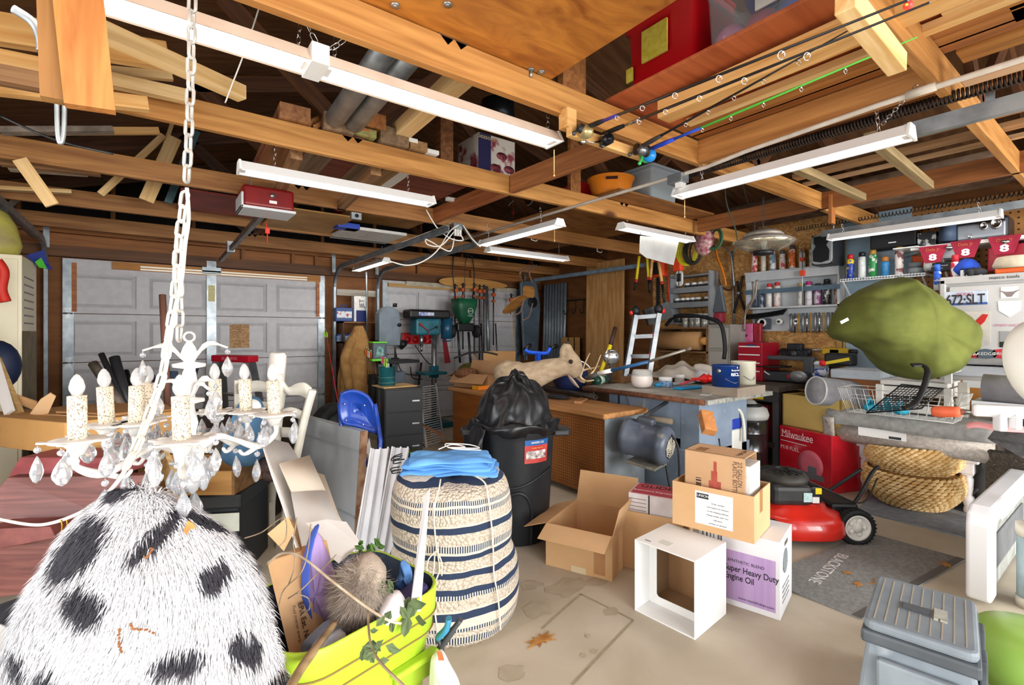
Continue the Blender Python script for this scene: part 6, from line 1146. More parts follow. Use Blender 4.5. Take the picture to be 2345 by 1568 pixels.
rag_m=mat('e0d8cc','cec4b4',sc=8,r=.95);t=thing('drop_cloth','crumpled cream canvas drop cloth on the table saw','cloth',TS(1560,868)+V(.15,.1,0));rs=random.Random(8);rows=[]
for i in range(15):
 for_=[]
 for j in range(22):
  u,v=i/14*2-1,j/21*2-1;r2=(u*u+v*v);z=max(0,(.17*math.exp(-2.0*r2)))+.028*math.sin(9*u+4*v)*math.exp(-r2)+.025*math.sin(11*v-5*u+2)*math.exp(-r2);for_.append(V(u*.26,v*.42,max(.004,z)))
 rows.append(for_)
B().grid(rows).build('cloth',rag_m,t,solid=.006,sub=1)
B().tube(smooth_pts([V(-.05,-.2,.14),V(.0,-.34,.12),V(.02,-.42,.06),V(.0,-.46,.01)]),[.03,.04,.045,.05,.05,.05,.048,.045,.04,.04,.04,.04,.04,.04,.035,.03,.03,.03,.02],10).build('hanging_fold',rag_m,t)
t=thing('candle_jar','round white and glass candle jar on the table saw corner','candle',TS(1470,887));B().lathe([(.05,0),(.085,.015),(.102,.06),(.1,.12),(.085,.165),(.08,.17),(.077,.165),(.09,.11),(.001,.105)],32).build('jar',mat('f0e4dc',r=.25),t);B().lathe([(.101,.115),(.095,.14),(.086,.166)],32).build('glass_rim',mat('c8ccc8',r=.1,al=.7),t)
for n,l,px,py,r,h,bm,lm_,lh in(('tub','white plastic tub behind the glitter jar',1528,862,.095,.07,mat('eceaea',r=.4),mat('e0e0e0',r=.4),.012),('jar','white-lidded jar of blue glitter on the table saw',1524,885,.062,.06,mat('3a6aa8','a8c8e0',sc=60,r=.3),WHITE,.035),('jar','white-lidded jar of silver glitter behind the blue one',1556,878,.05,.06,mat('a8a49c','d8d4cc',sc=60,r=.3),WHITE,.035)):
 can('paint_'+n,l,n,TS(px,py),r,h,bm,lm_,lh,capr=r*1.04)
tag(B().bar((0,0,0),(-.03,.02,.05),.02,.03).build('wooden_plug',OLD),'small wooden plug on top of the white tub','plug').location=TS(1528,862)+V(0,0,.082)
def paint_can(label,px,py,r,h,m_,d,nm,z):
 p=at(px,py,d);t=thing('paint_can',label,'paint can',(p.x,p.y,z));B().lathe([(r,0),(r,h-.012),(r*1.02,h-.01),(r*1.02,h),(r*.93,h),(r*.9,h-.012),(.001,h-.012)],32).build('body',m_,t)
 B().tube([(-r*1.02*math.cos(a)*C_,r*1.02*math.cos(a)*S_,0)for a in(0,)]and smooth_pts([V(-rt.x*r,-rt.y*r,h*.75),V(*(-fw*r*.9-rt*r*.4))+V(0,0,h*.38),V(*(-fw*r*1.1+rt*r*.35))+V(0,0,h*.22),V(rt.x*r*1.03,rt.y*r*1.03,h*.7)]),.0025,6).build('wire_handle',STEEL,t)
 B().lathe([(.02,0),(.018,.008),(.001,.009)],14,V(*(-fw*r*.62-rt*r*.8))+V(0,0,h*.74),-fw*.62-rt*.8).build('handle_ear',STEEL,t)
 return t
q_=at(1680,850,4.2);tag(B().box(-.16,.3,-.06,.26,0,.075).build('flat_carton',mat('a09282','8c7e70',sc=5,r=.9),bevel=.003),'flat worn carton under the two paint cans','carton').location=(q_.x,q_.y,ZS)
t=paint_can('blue paint can with white lettering on the table saw',1662,850,.108,.18,mat('12387c','0e2e6a',sc=5,r=.3),4.1,'',ZS+.076)
MT=lambda x,z:MX(-fw*.1105*math.cos(x/.11)+rt*.11*math.sin(x/.11)+V(0,0,z),rt*math.cos(x/.11)+fw*math.sin(x/.11),(0,0,1))
text('RECL',.034,WHITE,t,MT(.03,.105),bold=.001);text('Benjamin',.022,WHITE,t,MT(.035,.14));text('4',.03,WHITE,t,MT(.055,.162))
paint_can('pale unlabelled paint can beside the blue one',1702,850,.1,.2,mat('e0dcc8','d0ccb8',sc=6,r=.4),4.3,'',ZS+.076)
t=thing('plastic_bag','crumpled printed plastic bag in front of the blue can','bag',TS(1612,872)+V(.1,.05,0));b=B().ball((0,0,.045),(.1,.14,.06),16,10);rs=random.Random(12);b.v=[v*(1+.3*(rs.random()-.5))for v in b.v];b.v=[V(v.x,v.y,max(.002,v.z))for v in b.v];b.build('bag',mat('e8e8ee','d86a4a',sc=9,r=.35,lo=.5,hi=.62,c3='4a6ac8'),t)
t=thing('red_funnel','bright red plastic funnel lying on the blue tray','funnel',TS(1615,880)+V(0,0,.04));B().lathe([(.05,0),(.052,.01),(.02,.06),(.016,.065),(.013,.14)],20,V(0,0,.02),-rt+V(0,0,-.05)).build('cone',mat('e01c1c',r=.35),t);B().lathe([(.03,0),(.04,.03),(.03,.06),(.01,.1),(.012,.13),(.001,.14)],18,V(0,0,.02),rt+V(0,0,.03)).build('bulb',mat('e01c1c',r=.35),t)
for a,c,r,m_,l,z in(((1500,886),(1538,884),.018,mat('2aa0d8',r=.4),'light blue tube lying at the front of the table saw',.02),((1540,884),(1590,878),.016,mat('d8dadc','a8a8b0',sc=9),'grey and white caulk tube behind the blue tube',.02),((1560,890),(1600,876),.01,mat('e84858',r=.4),'pinkish red stick lying on the blue tray',.045),((1640,880),(1715,862),.02,mat('dcdce0',r=.35),'white plastic pipe in front of the paint cans',.03)):
 p,q=TS(*a)+V(0,0,z),TS(*c)+V(0,0,z);tag(B().cyl(p,q,r,14).build('tube',m_),l,'tube')
p,q=TS(1545,893),TS(1712,880);t=thing('paint_tray','long bright blue flat tool lying along the table saw front','paint tool',(0,0,0));B().bar(p+V(.03,0,.012),q+V(.03,0,.018),.1,.02).build('blade',mat('1c9cd8',r=.4),t,bevel=.006);B().bar(TS(1675,892)+V(0,0,.025),TS(1712,876)+V(0,0,.028),.05,.03).build('handle',mat('1c9cd8',r=.4),t,bevel=.01)
p,q=TS(1603,907),TS(1690,886);tag(B().bar(p+V(.06,0,.006),q+V(.06,.0,.006),.07,.011).build('steel_rule',mat('b4b4b0',m=.4,r=.5)),'flat grey steel bar on the table saw front edge','bar')
board('wood_block',TS(1425,878)+V(0,0,.035),TS(1448,874)+V(0,0,.035),.04,.07,OLD,'short upright wood block left of the candle')
# ------------- behind the counter
t=thing('folding_ladder','aluminium folding ladder with red fittings behind the candle','ladder',(0,0,0));A=[at(1424,905,5.5),at(1456,722,5.6),at(1478,905,5.36),at(1508,718,5.46)];al=mat('a4a8ac','888c90',sc=8,m=.7,r=.35)
g0,g1=A[0]+(A[0]-A[1])*(A[0].z/(A[1].z-A[0].z)),A[2]+(A[2]-A[3])*(A[2].z/(A[3].z-A[2].z))
for p,q in((g0,A[1]),(g1,A[3])):B().bar(p,q,.05,.08,fw).build('rail',al,t)
for k in range(6):
 f=1-k*.24*1.0/(A[1]-g0).length*.9;p,q=g0.lerp(A[1],.985-k*.14),g1.lerp(A[3],.985-k*.14);B().bar(p,q,.05,.045).build('rung',al,t);
 if k in(1,2):B().bar(p+rt*.01,p+rt*.03,.06,.06).bar(q-rt*.03,q-rt*.01,.06,.06).build('red_fitting',mat('d83030'),t)
B().ball(A[1]+V(0,0,.05),(.05,.05,.06),12,8).ball(A[3]+V(0,0,.05),(.05,.05,.06),12,8).build('hinge',BLACK,t);B().ball(A[1]+V(0,0,.03)-rt*.05,.025,8,6).ball(A[3]+V(0,0,.03)+rt*.05,.03,8,6).build('red_cap',mat('e03030'),t)
B().bar(at(1500,700,5.7),at(1512,735,5.7),.08,.3).build('black_latch',BLACK,t)
t=thing('loppers','yellow-shafted tool leaning on the tall plywood panel','garden tool',(0,0,0));a,m1,c=at(1372,862,5.2),at(1398,790,5.3),at(1409,750,5.4);g=a+(a-c)*((a.z)/(c.z-a.z));B().tube([a,m1],.022,10).build('yellow_shaft',yel,t);B().tube([m1,c],.024,10).build('dark_grip',mat('3c2418'),t);B().tube([g,a],.012,8).build('lower_shaft',DKST,t)
t=thing('headlamp','round chrome work lamp on the bench behind the counter','lamp',at(1400,826,5.2));B().lathe([(.001,.02),(.07,.015),(.085,0),(.08,-.02),(.05,-.1),(.02,-.12)],24,(0,0,0),-fw).build('lamp_head',mat('d8dce0',m=.9,r=.15),t);B().bar((0,0,0),V(0,0,-.36)-rt*.01,.03,.03).cyl((0,0,-.38),(0,0,-.35),.09,16).build('stand',BLACK,t);t.location.z=1.13
tag(B().box(-.45,.5,-.5,.6,0,.745).build('rear_bench',mat('5a4430','46321f',sc=6),bevel=.01),'low dark bench behind the counter holding the lamp','bench').location=(4.45,4.6,0)
t=thing('sports_bag','navy blue bag with white piping behind the deer head','bag',at(1305,838,5.15));b=B().ball((0,0,0),(.18,.2,.19),20,14);b.build('bag',mat('101c44','16265a',sc=7,r=.7),t);B().tube(arc((-.05,-.13,-.02),.19,.5,2.2,12,rt,(0,0,1)),.006,6).build('piping',WHITE,t);B().prism([V(-.17,-.13,.06)+V(rt.x*u,rt.y*u,v)for u,v in((0,0),(.08,.02),(.08,.07),(0,.05))],-fw*.004).build('white_badge',WHITE,t);t.location.z=.747+.19
t=thing('handlebar','bright blue handlebar with black grips behind the deer','handlebar',(0,0,0));hb=mat('1a5ae0',r=.35);A=[at(x,y,5.6)for x,y in((1202,800),(1212,806),(1232,808),(1252,808),(1260,796))];B().tube(smooth_pts(A),.022,10).build('tube',hb,t);B().tube([A[0],at(1214,790,5.7)],.026,10).tube([A[-1],at(1275,792,5.7)],.026,10).build('grip',BLACK,t);p=at(1232,808,5.6);B().bar(p,(p.x,p.y,0),.05,.05,(1,0,0)).build('stem',hb,t)
cord('black_hose',[at(x,y,5.8)for x,y in((1040,820),(1075,808),(1110,806),(1140,812))],.012,BLACK,'thin black hose over the boxes on the counter')
# ------------- under the saw
pth=W(2.22,4.6);t=thing('jug_cooler','white jug cooler with a blue lid beside the table saw','cooler',at(1665,980,4.3));t.location.z=0;loc=at(1665,980,4.35);t.location=(loc.x,loc.y,0)
B().prism([(x,y,.2)for x,y in rrect(.2,.2,.04,4)],(0,0,.34)).build('body',mat('e4e4dc',r=.45),t,bevel=.01);B().prism([(x,y,.54)for x,y in rrect(.2,.2,.04,4)],(0,0,.1)).build('lid',mat('1c3ca8',r=.4),t,bevel=.02);B().tube(smooth_pts([V(*(-rt*.11))+V(0,0,.5),V(*(-rt*.12-fw*.05))+V(0,0,.7),V(*(rt*.09-fw*.05))+V(0,0,.7),V(*(rt*.11-fw*.1))+V(0,0,.44)]),.014,8).build('handle',mat('e0dcc8'),t);B().box(-.12,.12,-.12,.12,0,.2).build('base_crate',DKST,t)
loc=at(1712,990,4.75);t=thing('shop_vacuum','shop vacuum with a steel drum and pale top beside the jug cooler','vacuum',(loc.x,loc.y,0));B().lathe([(.17,.12),(.175,.14),(.175,.25),(.18,.26),(.175,.27),(.175,.42),(.18,.43),(.175,.44),(.17,.56)],30).build('drum',mat('5e5e60',m=.9,r=.2),t);B().lathe([(.18,.56),(.19,.6),(.17,.66),(.09,.7),(.06,.73),(.001,.74)],30).build('motor_top',mat('b8b8b4',r=.45),t);B().lathe([(.13,.675),(.135,.69),(.1,.705)],26).build('dark_band',BLACK,t);B().lathe([(.19,0),(.19,.06),(.17,.12)],24).build('caster_base',BLACK,t)
tag(B().bar(at(1625,990,3.7),at(1615,945,3.85),.1,.07,fw).build('notched_block',wood('d8945a','b87640'),bevel=.006),'notched orange wood block leaning on the table saw side','board')
tag(B().bar(at(1738,965,4.9),at(1728,1090,4.7),.03,.03).build('chrome_leg',CHROME),'slanted chrome tube beside the shop vacuum','tube')
t=thing('red_tool_cart','dark red tool cart in the shadow behind the saw','tool cart',(5.05,2.75,.302),-PI/2);B().box(-.25,.35,0,.4,0,.35).build('cabinet',mat('7a1424','8e1a2c',sc=4,r=.4),t,bevel=.01);B().box(-.2,.3,-.01,0,.2,.23).build('pull',STEEL,t)
loc=at(1668,920,4.9);tag(B().box(-.16,.16,-.12,.12,0,.78).build('tall_carton',CARD,bevel=.004),'tan carton standing behind the jug cooler','carton').location=(loc.x+.1,loc.y,0)
# ------------- between the counter and the rear doors
t=thing('file_cabinet','black drawer cabinet by the band saw','cabinet',(2.05,5.05,0),-.2);B().box(0,.42,0,.45,0,.78).build('carcass',mat('1e2024','16181a',sc=6,r=.5),t);
for k in range(3):d=B().box(.01,.41,-.012,0,.03+k*.25,.26+k*.25).build('drawer',mat('202226',r=.45),t);B().box(.3,.38,-.02,-.012,.13+k*.25,.145+k*.25).build('pull',STEEL,d)
tag(B().box(0,.4,0,.35,0,.012).build('pale_board',PALE),'thin pale board on the black drawer cabinet','board').location=(2.25,5.25,.782)
a=onZ(978,1024,0);c_=onZ(1010,1015,0);loc,rz,w=foot(a,c_);w=.3;t=thing('wire_rack','white wire rack leaning against the end of the counter','rack',loc,rz,rot=(-.18,0,rz));b=B()
for k in range(26):b.bar((0,0,.03+k*.028),(w,0,.03+k*.028),.008)
b.box(-.03,.0,-.01,.01,0,.76).box(w,w+.012,-.006,.006,0,.76).build('grid',mat('c0c4c8','a8acb0',sc=9,r=.4),t)
tag(B().bar(onZ(960,968,.35),onZ(1018,1000,.18),.03,.03).build('wooden_stick',wood('8a5a3c','6a4028')),'reddish stick leaning over the white wire rack','wooden stick')
tag(B().box(-.1,.1,-.16,.16,0,.14).build('wood_block',wood('b08a58','8c683c')),'square timber block on the floor by the black cabinet','timber').location=onZ(958,1010,0)
t=thing('spare_tire_round','dark tire standing behind the long red arrow','tire',onY(765,920,5.4));B().lathe([(.2,-.07),(.28,-.09),(.31,-.05),(.31,.05),(.28,.09),(.2,.07),(.2,-.07)],32,(0,0,0),(.5,-1,0)).build('tyre',BLACKM,t);B().lathe([(.001,-.02),(.2,-.06),(.2,.06),(.001,.05)],24,(0,0,0),(.5,-1,0)).build('rim',mat('3a3c40',m=.5,r=.5),t);t.location.z=.32
rs=random.Random(31)
for k in range(12):
 x,y=905+rs.random()*170,1003+rs.random()*55;c=onZ(x,y,.004+.012*(k%3));a=rs.random()*PI;L_=.1+.14*rs.random();d=V(math.cos(a),math.sin(a),0)
 board('wood_scrap',c-d*L_/2+V(0,0,.008),c+d*L_/2+V(0,0,.008),.05+.06*rs.random(),.014,(CARD,OLD,PALE,wood('a88058','7e5c3c'))[k%4],'flat scrap of wood or card littering the floor before the counter','scrap','floor scraps before the counter')
t=thing('mesh_bag','dark green mesh lump on the floor by the blue folding chair','bag',onZ(942,1062,.0));B().ball((0,0,.08),(.1,.13,.09),16,10).build('bag',mat('4a5030','32371f',sc=25,r=.9,bump=.4),t);B().tube([(-.06,-.08,.15),(.0,-.12,.1),(.06,-.08,.12)],.006,6).build('green_strap',mat('7ae02a'),t)
# ------------- black trash can
c=at(1180,1010,3.35);t=thing('trash_can','big black plastic trash can with a label and a full bag','trash can',(c.x,c.y,0));bk=mat('26292e','1e2125',sc=8,r=.42)
B().lathe([(.2,0),(.22,.01),(.235,.2),(.262,.68),(.27,.72),(.28,.74),(.285,.77),(.27,.775),(.255,.72),(.21,.03),(.001,.03)],40).build('body',bk,t)
for s in(-1,1):
 q=V(*(rt*s*.3));B().prism([q+V(0,0,.735)+rt*s*u+fw*v for u,v in((-.04,-.11),(.06,-.09),(.08,0),(.06,.09),(-.04,.11))],(0,0,-.04)).build('handle',bk,t,bevel=.01)
def onR(th,z,r):return V(*(-fw*math.cos(th)*r+rt*math.sin(th)*r))+V(0,0,z)
rad=lambda z:.222+.046*z/.72
for pts,wd in(([(th,.44-.05*math.sin((th+.9)*2.2))for th in[-1.1+i*.16 for i in range(15)]],.008),([(-.35+.0,.02),(-.36,.2),(-.3,.29),(-.15,.34),(.1,.36),(.3,.33),(.42,.27),(.46,.2),(.46,.02)],.012)):B().tube(smooth_pts([onR(th,z,rad(z)+.002)for th,z in pts],4),wd,8).build('moulded_rib',bk,t)
lb=B();rows=[[onR(.22+i*.085,z,rad(z)+.003)for i in range(9)]for z in(.55,.70)];lb.grid(rows).build('label',mat('b83838','c85a50',sc=8,r=.4),t)
lb=B();rows=[[onR(.22+i*.085,z,rad(z)+.0045)for i in range(9)]for z in(.665,.70)];lb.grid(rows).build('label_blue_band',mat('1c5c9a',r=.4),t)
lb=B();rows=[[onR(.26+i*.08,z,rad(z)+.0045)for i in range(8)]for z in(.578,.63)];lb.grid(rows).build('label_picture',mat('f0e8e4','3a2020',sc=30,r=.4),t)
def LT(th,z,s,body,m_):text(body,s,m_,t,MX(onR(th,z,rad(z)+.006),rt*math.cos(th)+fw*math.sin(th),(0,0,1)))
LT(.55,.683,.018,'HINGED LID',WHITE);LT(.55,.648,.010,'32 Gallon Trash Can',mat('f0d040'))
t=thing('trash_bag','black plastic bag bulging from the trash can','bag',(c.x,c.y,.73));bagm=mat('1c1e22','131417',sc=5,r=.33);rs=random.Random(6);rows=[]
prof=[(.262,-.02),(.30,.02),(.312,.055),(.29,.07),(.262,.06),(.25,.10),(.24,.16),(.22,.22),(.18,.28),(.12,.33),(.05,.35),(.003,.352)]
for k,(r,z)in enumerate(prof):
 row=[]
 for j in range(56):
  a=j*2*PI/56;f=1+(.045*math.sin(7*a+k*.8)+.035*math.sin(13*a-k*1.3)+.03*math.sin(23*a+k*2.1))*(1 if k>2 else .5)
  zz_=z+(.022*math.sin(5*a+k)+.016*math.sin(11*a-k*2))*(1 if 0<k<11 else 0);row.append(V(*(rt*r*f*math.cos(a)+fw*r*f*math.sin(a)))+V(0,0,zz_)-rt*.04*max(0,z-.1))
 rows.append(row)
B().grid(rows,True,True).build('bag',bagm,t,sub=1)
b=B();rows=[]
for i in range(7):
 f=i/6;rows.append([onR(-1.5+.12*j,.06-.30*f+.03*math.sin(j*1.7+i),.30+.05*math.sin(PI*f)+.02*math.sin(j*2.3))for j in range(8)])
b.grid(rows).build('hanging_fold',bagm,t,solid=.004,sub=1)
b=B()
for k in range(6):
 a=k*1.05+.3;P=[V(*(rt*(.02+.1*f)*math.cos(a)+fw*(.02+.1*f)*math.sin(a)))+V(-.03*0,0,.37-.07*f+.02*math.sin(f*5+k))for f in(0,.3,.6,1,1.4)];b.tube(smooth_pts(P,3),[.03]*4+[.026]*4+[.022]*4+[.01],8,flat=.5)
b.build('gathered_pleats',bagm,t);B().tube(smooth_pts([onR(.3,.27,.12),onR(.25,.24,.15),onR(.35,.21,.17)]),.006,6).build('tie',PALE,t)
# ================================================================ helpers for soft shapes
def blob(name,label,cat,O,d,depth,m_,sub=1,k=3,wob=.015,seed=1,cx=None,cy=None,group=None,parent=None,part=None,kind=None):
 rs=random.Random(seed);mx=cx or sum(p[0]for p in O)/len(O);my=cy or sum(p[1]for p in O)/len(O);C0=at(mx,my,d)
 t=thing(name,label,cat,C0,0,group);OO=smooth_pts([V(x,y,0)for x,y in O]+[V(O[0][0],O[0][1],0)],k)[:-1];rows=[];ph=rs.random()*6
 for i,(s,f)in enumerate(((.02,-1),(.35,-.95),(.62,-.8),(.82,-.55),(.95,-.25),(1,0),(.93,.3),(.75,.6),(.4,.9),(.02,1))):
  rows.append([at(mx+(q.x-mx)*s,my+(q.y-my)*s,d)-C0+fw*(depth*f+(wob*math.sin(j*1.1+i*.9+ph)+wob*.6*math.sin(j*2.3-i*1.7))*(1 if .1<s<.97 else .2))for j,q in enumerate(OO)])
 n=len(OO);g=B().grid(rows,True,True);g.add(rows[0],[tuple(range(n))[::-1]]);g.add(rows[-1],[tuple(range(n))]);g.build(part or 'body',m_,t,sub=sub)
 return t
def slab(name,label,cat,pts,ds,vec,m_,bevel=0,group=None):
 """flat piece through pixel points at given depths"""
 P=[at(x,y,dd)for(x,y),dd in zip(pts,ds)]
 return tag(B().prism(P,vec).build(name,m_,bevel=bevel),label,cat,group)
# ================================================================ striped rug bundle
def stripes():
 mt=bpy.data.materials.new('m_striped_rug');mt.use_nodes=True;nt=mt.node_tree;N,L=nt.nodes,nt.links;b=N['Principled BSDF'];b.inputs['Roughness'].default_value=.95
 tc=N.new('ShaderNodeTexCoord');sp=N.new('ShaderNodeSeparateXYZ');L.new(tc.outputs['Object'],sp.inputs[0])
 no=N.new('ShaderNodeTexNoise');no.inputs['Scale'].default_value=5;L.new(tc.outputs['Object'],no.inputs['Vector'])
 def math_(op,a,b_=None):
  n=N.new('ShaderNodeMath');n.operation=op
  for i,x in enumerate((a,b_)):
   if x is None:continue
   if isinstance(x,(int,float)):n.inputs[i].default_value=x
   else:L.new(x,n.inputs[i])
  return n.outputs[0]
 z=math_('ADD',math_('MULTIPLY',sp.outputs['Z'],1/.72),math_('MULTIPLY',math_('SUBTRACT',no.outputs['Fac'],.5),.05))
 bands=[(0,'k'),(.035,'d'),(.075,'k'),(.11,'d'),(.135,'c'),(.19,'n'),(.235,'c'),(.25,'k'),(.31,'d'),(.335,'n'),(.365,'k'),(.42,'n'),(.45,'c'),(.46,'k'),(.53,'n'),(.56,'c'),(.575,'d'),(.615,'k'),(.685,'n'),(.725,'c'),(.735,'k'),(.80,'d'),(.83,'c'),(.845,'d'),(.875,'k'),(.945,'n'),(.965,'c')]
 def ramp(f):
  r=N.new('ShaderNodeValToRGB');r.color_ramp.interpolation='CONSTANT';e=r.color_ramp.elements
  e.remove(e[1]);e[0].position=0;e[0].color=f(bands[0][1])
  for p,k in bands[1:]:x=e.new(p);x.color=f(k)
  L.new(z,r.inputs['Fac']);return r.outputs['Color']
 base=ramp(lambda k:lin({'k':'ddd2c2','d':'d6ccbc','n':'26344e','c':'d4c8b6'}[k]));dm=ramp(lambda k:(1,1,1,1)if k=='d' else(0,0,0,1));km=ramp(lambda k:(1,1,1,1)if k=='k' else(.15,.15,.15,1))
 ang=math_('ARCTAN2',sp.outputs['Y'],sp.outputs['X']);dash=math_('GREATER_THAN',math_('FRACT',math_('MULTIPLY',ang,26.)),.45)
 mx=N.new('ShaderNodeMix');mx.data_type='RGBA';L.new(math_('MULTIPLY',dm,dash),mx.inputs[0]);L.new(base,mx.inputs[6]);mx.inputs[7].default_value=lin('2c3850')
 vo=N.new('ShaderNodeTexVoronoi');vo.inputs['Scale'].default_value=75;L.new(tc.outputs['Object'],vo.inputs['Vector'])
 m2=N.new('ShaderNodeMix');m2.data_type='RGBA';m2.blend_type='MULTIPLY';L.new(math_('MULTIPLY',km,math_('MULTIPLY',vo.outputs['Distance'],.55)),m2.inputs[0]);L.new(mx.outputs[2],m2.inputs[6]);m2.inputs[7].default_value=lin('a08a70')
 L.new(m2.outputs[2],b.inputs['Base Color'])
 bp=N.new('ShaderNodeBump');bp.inputs['Distance'].default_value=.012;bp.invert=True;L.new(math_('MULTIPLY',vo.outputs['Distance'],km),bp.inputs['Height']);L.new(bp.outputs[0],b.inputs['Normal'])
 return mt
q=W(-.285,2.42);t=thing('striped_rug','cream and navy striped woven rug rolled into a tied bundle','rug',(q.x,q.y,0));rows=[]
prof=[(.28,0),(.312,.02),(.322,.1),(.326,.2),(.318,.27),(.300,.315),(.285,.335),(.288,.36),(.296,.45),(.292,.55),(.284,.61),(.268,.66),(.235,.69),(.15,.70),(.003,.702)]
for k,(r,z)in enumerate(prof):
 rows.append([V(*((rt*math.cos(a)+fw*math.sin(a))*(r*(1+.018*math.sin(3*a+z*5)+.012*math.sin(5*a-z*8)))))+V(0,0,z+(.022*math.sin(2*a+1.2)*min(1,z*2.2)if z<.66 else .02*math.sin(2*a+1.2)))-rt*.03*z for a in[j*2*PI/72 for j in range(72)]])
B().grid(rows,True,True).build('roll',stripes(),t,sub=1)
def rp(th,z,r):return V(*(rt*math.sin(th)*r-fw*math.cos(th)*r))+V(0,0,z)-rt*.03*z
for th,l in((-.1,''),(.75,'')):
 zs_=(.715,.69,.62,.5,.36,.3,.2,.05);cord('tie_string',[rp(th+.03*math.sin(i*2),z,(.2,.262,.297,.31,.302,.318,.342,.335)[i])for i,z in enumerate(zs_)],.0035,mat('e0d8c4',r=.9),parent=t)
cord('string_bow',[rp(-.1,.44,.318),rp(-.2,.4,.33),rp(-.22,.33,.325),rp(-.14,.34,.325),rp(-.1,.44,.322),rp(-.02,.4,.33),rp(-.02,.34,.33)],.003,mat('e0d8c4',r=.9),parent=t)
bl=mat('5c9cdc','4a86c8',sc=5,r=.7);TB=t.location
for k in range(5):
 q=TB+V(*(-rt*(.02+.012*(k%2))+fw*(.03-.01*k)))+V(0,0,.712+.017*k);tt=thing('folded_bag',('lowest','second from the bottom','middle','second from the top','topmost')[k]+' folded blue drawstring bag on the striped rug bundle','bag',q,-.64+.15*math.sin(k*2),'folded blue bags');rows=[]
 n1,n2=10,12
 for i in range(n1):rows.append([V((-.24+.48*i/(n1-1))*(1-.04*k),(-.13+.24*j/(n2-1)),.006*math.sin(i*1.3+j*.9+k)+.004*math.sin(j*2.1-i)-(.014 if i in(0,n1-1)or j in(0,n2-1)else 0))for j in range(n2)])
 B().grid(rows).build('fabric',bl if k%2 else mat('6cacea','5692d4',sc=5,r=.7),tt,solid=.011,sub=1)
 cord('black_drawstring',[V(-.24,-.06+.03*k,.0),V(-.275,-.08+.02*k,.002),V(-.27,-.11+.02*k,-.004),V(-.235,-.1+.02*k,0)],.003,BLACK,parent=tt)
cord('string_tangle',[TB+V(*(rt*a+fw*b_))+V(0,0,.805+c_)for a,b_,c_ in((-.08,0,0),(-.02,.05,.012),(.05,.02,.006),(-.03,-.03,.016),(.06,-.02,.01),(.12,.03,.0),(.06,.06,.01),(-.05,.03,.02),(.0,-.04,.012),(.13,-.0,-.004))],.003,mat('e8e4dc'),'tangle of white string on the folded blue bags',k=8)
# ================================================================ cartons on the floor
p0,p1=onZ(1250,1292,0),onZ(1402,1332,0);t,w=openbox('cardboard_box','empty open cardboard box with its flaps out beside the trash can','box',p0,p1,.47,.25,(('f',1.95,.13),('b',.35,.2),('r',.25,.16),('l',1.9,.16)),CARDL)
B().box(w*.4,w*.62,-.002,0,0,.035).build('tape',mat('d8c4a0',r=.4),t);B().box(w*.74,w*.9,-.0015,0,.02,.2).build('stain',mat('9a6a44','b8885c',sc=6,r=.9),t)
p0,p1=onZ(1418,1305,0),onZ(1560,1340,0);p0,p1=p0+V(.05,.02,0),p1+V(.05,.02,0);t,w=openbox('cardboard_box','brown cardboard box behind the white box, holding a red carton','box',p0,p1,.3,.335,(),CARDL)
RBx=Matrix.Translation(t.location)@Matrix.Rotation(t.rotation_euler.z,4,'Z');rz_=t.rotation_euler.z
t2=thing('printed_carton','white and red printed carton standing in the brown box','carton',RBx@V(.03,.03,.006),rz_);cr=mat('e8e4e4','d8d0d0',sc=12,r=.5)
B().box(0,w-.09,0,.22,0,.43).build('carton',cr,t2);B().box(.01,w-.1,.01,.21,.43,.433).build('red_top',mat('b03040','c85060',sc=9,r=.4),t2);text('GLIDE',.08,INK,t2,MX(((w-.09)/2,.16,.4335),(1,0,0),(0,1,0)),sx=.9);text('Automotive Degreaser',.025,WHITE,t2,MX(((w-.09)/2,.07,.4335),(1,0,0),(0,1,0)));B().box((w-.09)*.45,(w-.09)*.48,-.002,0,.2,.43).build('strap',DKST,t2);B().box(w-.09,w-.088,.02,.2,.2,.42).build('red_side',mat('8a2434','2a2024',sc=10),t2);
b=B()
for k in range(10):b.box(.0,(w-.09)*.4,-.001,0,.2+k*.022,.203+k*.022)
b.build('print_line',mat('6a6060'),t2)
# white open box
p0,p1=onZ(1453,1397,0),onZ(1592,1466,0);loc,rz,w=foot(p0,p1);t=thing('white_box','white cardboard box lying with its open side forward','box',loc,rz);D_,Hh,e=.31,.355,.006
ws=mat('f2f2f0',r=.55);B().box(0,w,0,D_,0,e).box(0,w,0,D_,Hh-e,Hh).box(0,e,0,D_,e,Hh-e).box(w-e,w,0,D_,e,Hh-e).build('shell',ws,t,bevel=.002)
B().box(e,w-e,D_-e,D_,e,Hh-e).build('back_panel',CARDI,t);B().box(e,w-e,.13,D_-e,e,e+.003).box(e,w-e,.13,D_-e,Hh-e-.003,Hh-e).box(e,e+.003,.13,D_-e,e,Hh-e).box(w-e-.003,w-e,.13,D_-e,e,Hh-e).build('brown_lining',mat('b89a78','ac8e6c',sc=4,r=.9),t)
o=rrect(w*.8,Hh*.84,.02,4);fr=B();nO=len(o);o2=[]
for x,z in o:
 s=max(abs(x)/(w/2-e),abs(z)/(Hh/2-e));o2.append((x/s,z/s))
fr.grid([[V(w/2+x,.125,Hh/2+z)for x,z in o2],[V(w/2+x*.92,.135,Hh/2+z*.92)for x,z in o]],False,True).build('inner_window',ws,t,solid=.003)
B().box(w*.3,w*.5,.05,.1,Hh,Hh+.0006).build('tape',mat('dcdcd4',r=.3),t);B().box(w*.12,w*.22,.03,.04,Hh,Hh+.0006).build('print_mark',GREY,t)
